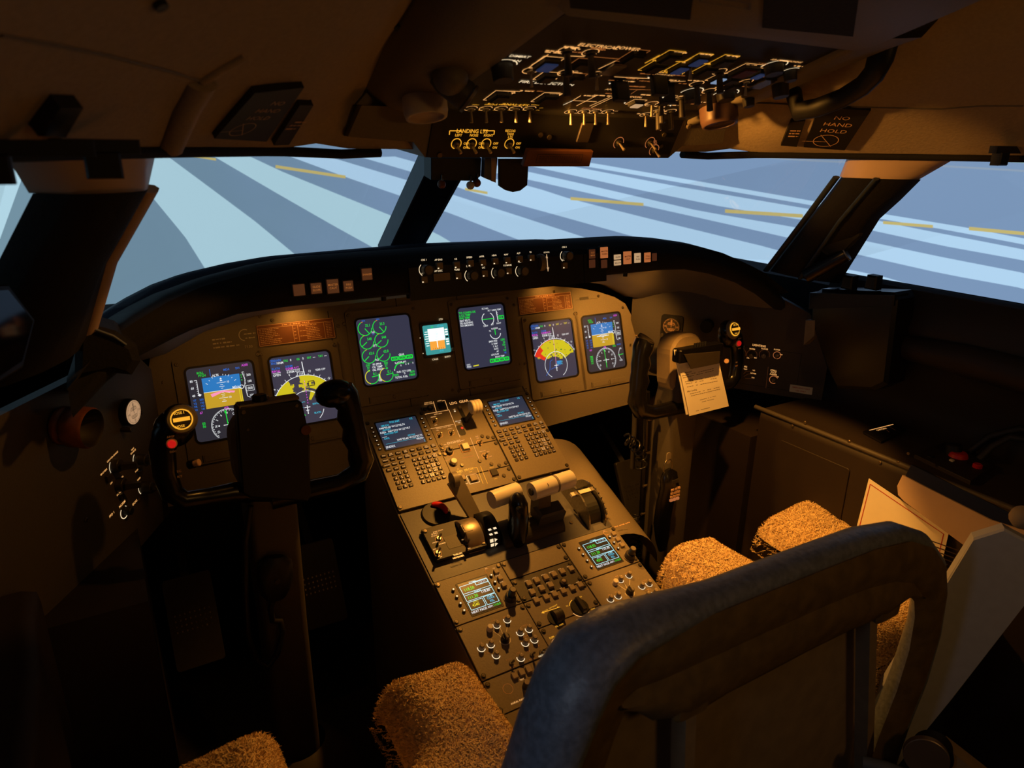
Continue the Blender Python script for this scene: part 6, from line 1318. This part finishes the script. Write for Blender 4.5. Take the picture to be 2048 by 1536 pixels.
decal('ceiling_placard', 'placard', 'narrow black placard left of the right NO HAND HOLD placard', [(1582, 235), (1611, 236), (1594, 285), (1562, 285)], 'black', sm)
decal('visor_hook', 'hook', 'black visor clip plate on the left headliner above the left pillar', [(100, 188), (147, 190), (112, 250), (56, 246)], 'black', None, .006)
def hook(pt, label, s_):
    h, n = on_ceiling(*pt); F = Frame(h+Vector((0, 0, -.012)), (1, 0, 0), (0, 0, 1)); r = thing('visor_clamp', label, 'clamp', F)
    m = M(); m.box(-.05, .05, -.006, .006, -.006, .006, 'navy', .001); m.obj('bar', r)
    m = M(); m.box(s_*.02-.014, s_*.02+.014, -.026, -.004, -.008, .008, 'black', .002); m.obj('grip_block', r)
hook((140, 262), 'navy sun visor clamp below the black clip plate at the upper left', 1); hook((30, 262), 'dark sun visor clamp at the extreme upper left edge', -1); hook((2020, 285), 'black sun visor clamp at the upper right edge above the right side window', -1)
m = M(); h, n = on_ceiling(318, 6); n = n if n.z < 0 else -n; m.cyl(h, h+n*.004, .005, 'black', seg=12); tag(m.obj('headliner_button'), 'small dark button on the left headliner near the top edge', 'button')
m = M(); h, n = on_ceiling(797, 50); n = n if n.z < 0 else -n; m.cyl(h, h+n*.004, .006, 'darkbrown', seg=12); tag(m.obj('headliner_button'), 'small dark button on the headliner left of the overhead console', 'button')

# mouldings and seams of the headliner
def ceil_path(pts, drop, n=5):
    out = []
    for a, b in zip(pts[:-1], pts[1:]):
        for i in range(n): t = i/n; h, nn = on_ceiling(a[0]+(b[0]-a[0])*t, a[1]+(b[1]-a[1])*t); nn = nn if nn.z < 0 else -nn; out.append(h+nn*drop)
    h, nn = on_ceiling(*pts[-1]); nn = nn if nn.z < 0 else -nn; out.append(h+nn*drop); return out
for k, (pts, r_, mt) in enumerate((([(338, 296), (352, 262), (372, 215), (402, 163)], .014, 'headliner'), ([(402, 163), (340, 143), (220, 112), (100, 88), (0, 70)], .0022, 'panel'), ([(404, 163), (440, 140), (490, 112)], .006, 'headliner'),
        ([(1880, 218), (1800, 216), (1700, 214), (1600, 210), (1480, 204)], .0022, 'panel'), ([(1880, 218), (1960, 212), (2046, 212)], .0022, 'panel'), ([(708, 212), (760, 150), (830, 70), (885, 6)], .0022, 'panel_dark'))):
    try:
        P = ceil_path(pts, r_*.1)
        m = M(); m.tube(P, r_, mt, 10, flat=.6); struct(m.obj('trim_%d' % (8+k)))
    except Exception as e: print('trim', k, e)
# ================================================================== right-hand side
WX = Frame((.905, 0, 1.0), (0, -1, 0), (0, 0, 1)); q = WX.px
root = thing('document_case', 'large dark case hanging on the wall below the right side window', 'case', Frame((.83, -.45, .95), (0, -1, 0), (0, 0, 1)))
F = Frame((.80, 0, 1.0), (0, -1, 0), (0, 0, 1)); q = F.px; m = M(); m.fr = None
P = [q(*p) for p in ((1618, 640), (1622, 590), (1640, 578), (1785, 585), (1792, 600), (1772, 770), (1745, 782), (1672, 778), (1650, 735))]
inv = root.matrix_world.inverted()
def put(m, F, P, z0, z1, mt, ch=0):
    k = M(); k.prism(P[::-1] if sum(P[i][0]*P[(i+1) % len(P)][1]-P[(i+1) % len(P)][0]*P[i][1] for i in range(len(P))) < 0 else P, z0, z1, mt, ch)
    m.add([tuple(inv @ F.W(*v)) for v in k.v], k.f, mt)
put(m, F, P, -.07, .0, 'cover', .008); m.obj('body', root)
m = M(); put(m, F, [q(*p) for p in ((1618, 618), (1620, 585), (1790, 590), (1788, 612))], -.05, .004, 'black', .003); m.obj('flap', root)
m = M(); put(m, F, [q(*p) for p in ((1612, 640), (1631, 640), (1629, 672), (1608, 690))], -.02, .002, 'knob', .001); m.obj('tan_strap', root)
for c in (1690, 1738): m = M(); a = q(c, 562); put(m, F, [(a[0]-.014, a[1]-.02), (a[0]+.014, a[1]-.02), (a[0]+.012, a[1]+.012), (a[0]-.012, a[1]+.012)], -.03, -.005, 'black', .004); m.obj('clip', root)
# arm rest ledge on the wall
m = M(); m.tube([(.865, -.62, 1.085), (.865, -.80, 1.09), (.862, -1.05, 1.085), (.86, -1.4, 1.08)], [.022, .030, .032, .032], 'brownwall', 14, flat=1.2); tag(m.obj('arm_rest'), 'brown padded ledge running along the wall below the right side window', 'arm rest')
m = M(); m.tube([(-.865, -.62, 1.085), (-.865, -.80, 1.09), (-.862, -1.05, 1.085), (-.86, -1.4, 1.08)], [.022, .030, .032, .032], 'brownwall', 14, flat=1.2) ; tag(m.obj('arm_rest'), 'brown padded ledge running along the wall below the left side window', 'arm rest')
# console lid strip, lit label strip
CT = Frame((.8, -.6, .886), (0, -1, 0), (1, 0, 0)); CT = Frame((.8, -.6, .887), (1, 0, 0), (0, 1, 0)); q = CT.px
root = thing('console_switch_strip', 'small black switch strip with a lit amber caption on the right side console', 'switch panel', CT)
m = M(); P = [q(*p) for p in ((1725, 866), (1780, 846), (1812, 862), (1762, 886))]; m.prism(P if sum(P[i][0]*P[(i+1) % 4][1]-P[(i+1) % 4][0]*P[i][1] for i in range(4)) > 0 else P[::-1], 0, .004, 'black'); m.obj('face_plate', root)
m = M(); a = q(1738, 864); b = q(1786, 852); an = math.atan2(b[1]-a[1], b[0]-a[0]); m.line(a, b, .0022, 'lit', .0045); m.text('OXYGEN', *q(1762, 862), .006, 'lit', .0046, 'C', an); m.line(q(1768, 860), q(1778, 868), .0018, 'print', .0045); m.line(q(1777, 856), q(1790, 864), .0018, 'print', .0045); m.obj('lettering', root)
OX = CT.at(*q(1905, 935)); root = thing('oxygen_mask_box', 'brown oxygen mask stowage plate with a red press knob on the right side console', 'oxygen mask box', OX); q = OX.px
m = M(); P = [q(*p) for p in ((1828, 914), (1890, 888), (1985, 935), (1940, 968))]; m.prism(P if sum(P[i][0]*P[(i+1) % 4][1]-P[(i+1) % 4][0]*P[i][1] for i in range(4)) > 0 else P[::-1], -.002, .006, 'darkbrown', .001); m.obj('lid', root)
m = M(); u, v = q(1915, 918); m.cyl((u, v, .006), (u, v, .016), .019, 'red', .017, seg=24, ch=.003); m.cyl((u+.004, v+.012, .004), (u+.006, v+.016, .028), .016, 'black', seg=18, ch=.003); m.obj('press_knob', root)
m = M(); u, v = q(1953, 940); m.cyl((u, v, .006), (u, v, .014), .009, 'red', seg=18, ch=.002); m.obj('test_slide', root)
m = M(); u, v = q(1902, 927); m.rbox(u, v, .008, .008, .006, .009, 'printw', .001, .0005); m.rbox(*q(1860, 918), .014, .010, .006, .008, 'black', .002, .0005); m.obj('indicator', root)
for lb, P in (('dark hose looping up behind the red knob of the oxygen box', [(.86, -.86, .89), (.88, -.87, .92), (.90, -.89, .945), (.91, -.93, .95), (.905, -.97, .92), (.895, -.99, .888)]), ('second thinner hose curling outside the first at the oxygen box', [(.885, -.83, .89), (.905, -.85, .93), (.915, -.90, .965), (.918, -.96, .955), (.905, -1.01, .90), (.89, -1.02, .887)])):
    m = M(); m.tube(P, .0075, 'charcoal', 10); tag(m.obj('oxygen_hose'), lb, 'hose')
m = M(); m.tube([(.703, y, .884) for y in (-.40, -.8, -1.2, -1.7)], .006, 'panel_dark', 8); o = m.obj('console_edge_strip'); tag(o, 'thin brown edge moulding along the inner top of the right side console', 'edge strip')
for i, (x, y) in enumerate(((1610, 845), (1698, 883), (1760, 925), (1817, 907), (1796, 925), (1912, 975), (1935, 985), (1950, 1005), (1585, 852))):
    F = Frame((.6995, 0, 0), (0, -1, 0), (0, 0, 1)); u, v = F.px(x, y); F2 = F.at(u, v)
    m = M(); m.cyl((0, 0, 0), (0, 0, .0015), .0035, 'screw', seg=10, ch=.0005); o = m.obj('console_screw'); tag(o, 'small bright screw in the right side console face or edge', 'screw', 'screws of the right side console', F2)
# access panel seams on the console face
F = Frame((.699, 0, 0), (0, -1, 0), (0, 0, 1)); a = F.px(1575, 885); b = F.px(1555, 1000); c = F.px(1675, 985); m = M()
m.rbox((a[0]+c[0])/2, (a[1]+b[1])/2-.03, abs(c[0]-a[0])+.04, .22, 0, .002, 'brownwall', .006, .001); tag(m.obj('access_door'), 'flush brown access door in the face of the right side console', 'access door', None, F)
m = M(); 
# document page and tan folder stuck between seat and console
DF = Frame((.655, -.80, .74), (.25, -1, 0), (.12, 0, 1)); q = DF.px
root = thing('procedure_sheet', 'large white sheet with a red border line standing between the seat and the right console', 'document', DF)
P = [q(*p) for p in ((1738, 957), (1895, 1040), (1880, 1140), (1715, 1065))]; P = [q(1738, 957), q(1712, 1060), (q(1712, 1060)[0]-.005, q(1712, 1060)[1]-.16), (q(1880, 1150)[0], q(1880, 1150)[1]-.06), q(1898, 1065)]
m = M(); m.prism(P, -.001, .0012, 'paper'); m.obj('sheet', root)
m = M(); z = .0016; ins = lambda p, k=.93: (P[0][0]*0+p[0], p[1])
c = (sum(p[0] for p in P)/5, sum(p[1] for p in P)/5); I = [(c[0]+(p[0]-c[0])*.92, c[1]+(p[1]-c[1])*.92) for p in P]; m.pl([I[3], I[4], I[0], I[1], I[2]], .0016, 'redline', z)
R_ = random.Random(6); a = q(1845, 1075); an = math.atan2(q(1895, 1100)[1]-q(1845, 1075)[1], q(1895, 1100)[0]-q(1845, 1075)[0])
f2 = Frame(DF.W(*a, z), DF.u*math.cos(an)+DF.v*math.sin(an), -DF.u*math.sin(an)+DF.v*math.cos(an))
for k in range(6): p = (a[0]+.004, a[1]-.009*k); m.line(p, (p[0]+R_.uniform(.05, .07), p[1]+.0), .0022, 'ink', z)
m.obj('printing', root)
TFm = Frame((.665, -.92, .80), (.10, -1, 0), (.30, 0, 1)); q = TFm.px
root = thing('table_leaf', 'tan slab with a rounded corner and dark top edge folded along the right console', 'fold-down table', TFm)
P = [q(*p) for p in ((1808, 950), (1795, 975), (1800, 995), (1812, 1003), (1958, 1112), (1990, 1080), (2035, 1050))]; P = [q(1806, 950), q(1795, 972), q(1797, 990), q(1808, 1002), q(1955, 1110), (q(1955, 1110)[0]+.10, q(1955, 1110)[1]-.03), (q(2000, 1050)[0]+.08, q(2000, 1050)[1]+.01), q(1985, 1040)]
m = M(); m.prism(P, -.012, .004, 'cream', .002); m.obj('slab', root)
m = M(); a, b = q(1812, 948), q(2060, 1075); m.beam((a[0], a[1]+.004, -.012), (b[0], b[1]+.006, -.012), .035, .018, 'cover', up=(0, 0, 1)); m.obj('edge_cover', root)
# grey seat side shield and round machined knob at the lower right
GF = Frame((.40, -1.07, .85), (.62, -.78, 0), (.1, -.1, 1)); q = GF.px
root = thing('seat_side_shield', 'smooth grey metal side plate of the copilot seat slanting up at the right edge', 'seat shield', GF)
P = [q(*p) for p in ((1948, 1077), (2010, 1058), (2060, 1085), (2075, 1180), (1905, 1400), (1790, 1540), (1660, 1540), (1760, 1380), (1855, 1225))]
m = M(); m.prism(P if sum(P[i][0]*P[(i+1) % len(P)][1]-P[(i+1) % len(P)][0]*P[i][1] for i in range(len(P))) > 0 else P[::-1], -.02, 0, 'shieldgrey', .003); m.obj('plate', root)
m = M(); a = q(2046, 1035); m.ball((a[0], a[1], .0), .018, 'tan', 14); m.obj('pivot_cap', root)
KF = Frame((.25, -1.14, .655), (.55, -.80, 0), (0, .25, 1)); q = KF.px; a = q(1852, 1512)
root = thing('recline_knob', 'round machined metal knob with a bright sheen at the lower right corner', 'knob', KF)
m = M(); m.cyl((a[0], a[1], -.004), (a[0], a[1], .006), .030, 'brushed', seg=48, ch=.001); m.obj('disc', root)
m = M(); m.cyl((a[0]+.012, a[1], -.03), (a[0]+.010, a[1], -.005), .026, 'black', seg=32); m.beam((a[0]+.02, a[1]-.005, -.03), (a[0]+.10, a[1]-.05, -.035), .04, .035, 'tan'); m.obj('hub_arm', root)
m = M(); b = q(1770, 1535); m.tube([(b[0]-.03, b[1]-.004, 0), (b[0], b[1], 0), (b[0]+.03, b[1]-.002, 0)], .010, 'greyblue', 10); m.obj('bracket', root)
# small pieces on the right pillar
root = thing('pillar_map_light', 'dark tubular map light with a bright end cap on the right window pillar', 'map light')
F = Frame((.775, -.60, 1.30), (.45, -.9, 0), (0, 0, 1)); q = F.px
m = M(); a, b = F.W(*q(1612, 553)), F.W(*q(1692, 508)); d = (b-a).normalized(); m.cyl(a, b, .017, 'cover', seg=20, ch=.001); m.obj('tube', root)
m = M(); m.cyl(b, b+d*.003, .0165, 'greyblue', seg=20); m.obj('end_cap', root)
m = M(); F = Frame((.80, -.655, 1.35), (.45, -.9, 0), (0, 0, 1)); q = F.px; P = [q(*p) for p in ((1732, 428), (1726, 470), (1712, 485), (1690, 505), (1655, 510), (1640, 500), (1700, 430))]; k = M(); k.fr = F; k.prism(P if sum(P[i][0]*P[(i+1) % len(P)][1]-P[(i+1) % len(P)][0]*P[i][1] for i in range(len(P))) > 0 else P[::-1], -.02, .01, 'softblack', .006); k.obj('mount', root)
m = M(); F = Frame((-.70, -.42, 1.28), (1, 0, 0), (0, 0, 1)); q = F.px; P = [q(*p) for p in ((192, 575), (202, 585), (194, 595), (193, 612), (186, 612), (187, 592))]; m.fr = F; m.prism(P[::-1], -.002, .001, 'black'); tag(m.obj('tape_tab'), 'scrap of black tape curling off the left window pillar', 'tape tab')
# ================================================================== sheepskin seat cushions
def sdf_u(x, y, W, D, nw, nd):
    # signed depth inside a cushion W x D (y from 0 front to -D) with a notch nw x nd in the front
    r = .05
    def rb(px, py, hx, hy, r): dx, dy = abs(px)-hx+r, abs(py)-hy+r; return -(math.hypot(max(dx, 0), max(dy, 0))+min(max(dx, dy), 0)-r)
    a = rb(x, y+D/2, W/2, D/2, r)
    b = rb(x, y, nw/2, nd, .03)
    return min(a, -b)
def cushion(cx, y0, ztop, label, tilt=0):
    W, D, nw, nd = .51, .47, .155, .17
    root = thing('seat_cushion', label, 'seat cushion', Frame((cx, y0, ztop), (1, 0, 0), (0, 1, 0)))
    st = .012; nx, ny = int(W/st)+3, int(D/st)+3; R_ = random.Random(int(abs(cx*100)))
    def hz(x, y):
        d = sdf_u(x, y, W, D, nw, nd)
        if d < -.004: return None
        t = max(0, min(1, d/.065)); return -.12*(1-math.sqrt(max(0, 1-(1-t)**2)))+.006*math.sin(x*31+cx*9)*math.sin(y*27)-.02*(-y/D)
    m = M(); idx = {}; vs = []
    for i in range(nx):
        for j in range(ny):
            x = -W/2-st+i*st; y = st-j*st; h = hz(x, y)
            if h is not None: idx[i, j] = len(vs); vs.append((x, y, h))
    fs = [(idx[i, j], idx[i, j+1], idx[i+1, j+1], idx[i+1, j]) for i, j in idx if (i+1, j) in idx and (i, j+1) in idx and (i+1, j+1) in idx]
    m.add(vs, fs, 'fleece', True)
    # woolly tufts
    tv = []; tf = []
    for k in range(60000):
        x = R_.uniform(-W/2, W/2); y = R_.uniform(-D, 0); h = hz(x, y)
        if h is None: continue
        e = .004; hx, hy = hz(x+e, y), hz(x, y+e); n = Vector((-(hx-h)/e if hx is not None else 1.5, -(hy-h)/e if hy is not None else 1.5, 1)).normalized()
        a = R_.uniform(0, 6.28); t = Vector((math.cos(a), math.sin(a), 0)); t = (t-n*t.dot(n)).normalized(); L = R_.uniform(.005, .0095); w = R_.uniform(.0007, .0013); s = n.cross(t)
        b = Vector((x, y, h-.001)); lean = t*R_.uniform(.2, .9); p1 = b+(n+lean*.5)*L*.6; p2 = b+(n*.8+lean*1.2)*L
        i0 = len(tv); tv += [b-s*w, b+s*w, p1+s*w*.8, p1-s*w*.8, p2]; tf += [(i0, i0+1, i0+2, i0+3), (i0+3, i0+2, i0+4)]
    m.add([tuple(v) for v in tv], tf, 'fleece'); m.obj('fleece_cover', root)
    m = M(); m.prism(rr(W-.05, D-.22, .04, 4, 0, -D/2-.09), -.20, -.05, 'darkbrown'); 
    for s_ in (-1, 1): m.prism(rr((W-nw)/2-.035, .20, .03, 4, s_*(W+nw)/4, -.135), -.19, -.05, 'darkbrown')
    m.obj('seat_pan', root)
    m = M(); m.box(-.20, .20, -D+.02, -.20, -(ztop-.15), -.20, 'softblack'); m.obj('pedestal_frame', root)
cushion(-.480, -.605, .690, "captain's seat cushion covered with brown sheepskin at the bottom of the picture")
cushion(.505, -.545, .705, "copilot's seat cushion covered with golden sheepskin beyond the jump seat")
# ================================================================== folding jump seat back
JF = Frame((0, -1.05, .80), (1, 0, 0), (0, 0, 1)); q = JF.px
root = thing('jump_seat_back', 'back of the jump seat in the near foreground, blue-grey rim around olive cover', 'jump seat', JF)
out = [(1015, 1640), (1050, 1536), (1080, 1440), (1110, 1360), (1150, 1290), (1210, 1243), (1290, 1212), (1400, 1172), (1500, 1135), (1600, 1098), (1690, 1066), (1760, 1052), (1805, 1066), (1832, 1105), (1835, 1160), (1822, 1240), (1795, 1330), (1760, 1420), (1720, 1540), (1700, 1640)]
P = [q(*p) for p in out]; c = (sum(p[0] for p in P)/len(P), sum(p[1] for p in P)/len(P))
m = M(); m.tube([(x, y, .020) for x, y in P], [.030, .030, .030, .030, .028, .024, .020]+[.015]*4+[.014, .014, .015, .016, .017, .018, .018, .018, .018], 'leather', 16, flat=1.5, up=(0, 0, 1)); m.obj('padded_rim', root)
def shrink(P, k, dz=0):
    out = []
    for i, p in enumerate(P):
        a, b = P[max(i-1, 0)], P[min(i+1, len(P)-1)]; d = Vector((b[0]-a[0], b[1]-a[1])).normalized(); n = Vector((d.y, -d.x)); out.append((p[0]+n.x*k, p[1]+n.y*k))
    return out
rows = [[(x, y, z) for x, y in shrink(P, k)] for k, z in ((.0, .045), (.02, .052), (.045, .050), (.070, .040))]
m = M(); m.grid(rows[::-1] if True else rows, 'olive'); 
m.obj('wrapped_cover', root)
# deep cover flap across the top, stretched over the shell
m = M(); top = shrink(P[4:14], .055); low = [q(*p) for p in ((1180, 1345), (1250, 1385), (1330, 1382), (1400, 1335), (1480, 1298), (1560, 1262), (1640, 1228), (1700, 1200), (1735, 1172), (1770, 1150))]
rows = [[(lerp(a[0], b[0], t), lerp(a[1], b[1], t), .044+.010*math.sin(t*PI)+.0025*math.sin(a[0]*60+t*5)) for a, b in zip(top, low)] for t in (0, .2, .4, .6, .8, .93, 1)]+[[(b[0], b[1]+.004, .012) for b in low]]
m.grid(rows[::-1], 'olive'); m.obj('cover_flap', root)
m = M(); pan = [q(*p) for p in ((1130, 1640), (1130, 1440), (1180, 1345), (1330, 1320), (1700, 1180), (1760, 1180), (1745, 1300), (1690, 1640))]; m.prism(pan[::-1] if sum(pan[i][0]*pan[(i+1) % 8][1]-pan[(i+1) % 8][0]*pan[i][1] for i in range(8)) < 0 else pan, -.03, -.006, 'tan'); m.obj('back_shell', root)
for a, b, w in (((1347, 1365), (1342, 1640), .024), ((1710, 1195), (1706, 1640), .022)):
    a = q(*a); b = q(*b); m = M(); m.beam((a[0], a[1], .018), (b[0], b[1], .018), .016, w, 'tan', up=(0, 0, 1)); m.obj('upright_bar', root)
for a in ((1325, 1352), (1712, 1180)): a = q(*a); m = M(); m.rbox(a[0], a[1], .05, .035, .02, .052, 'olive', .008, .004); m.obj('bracket', root)
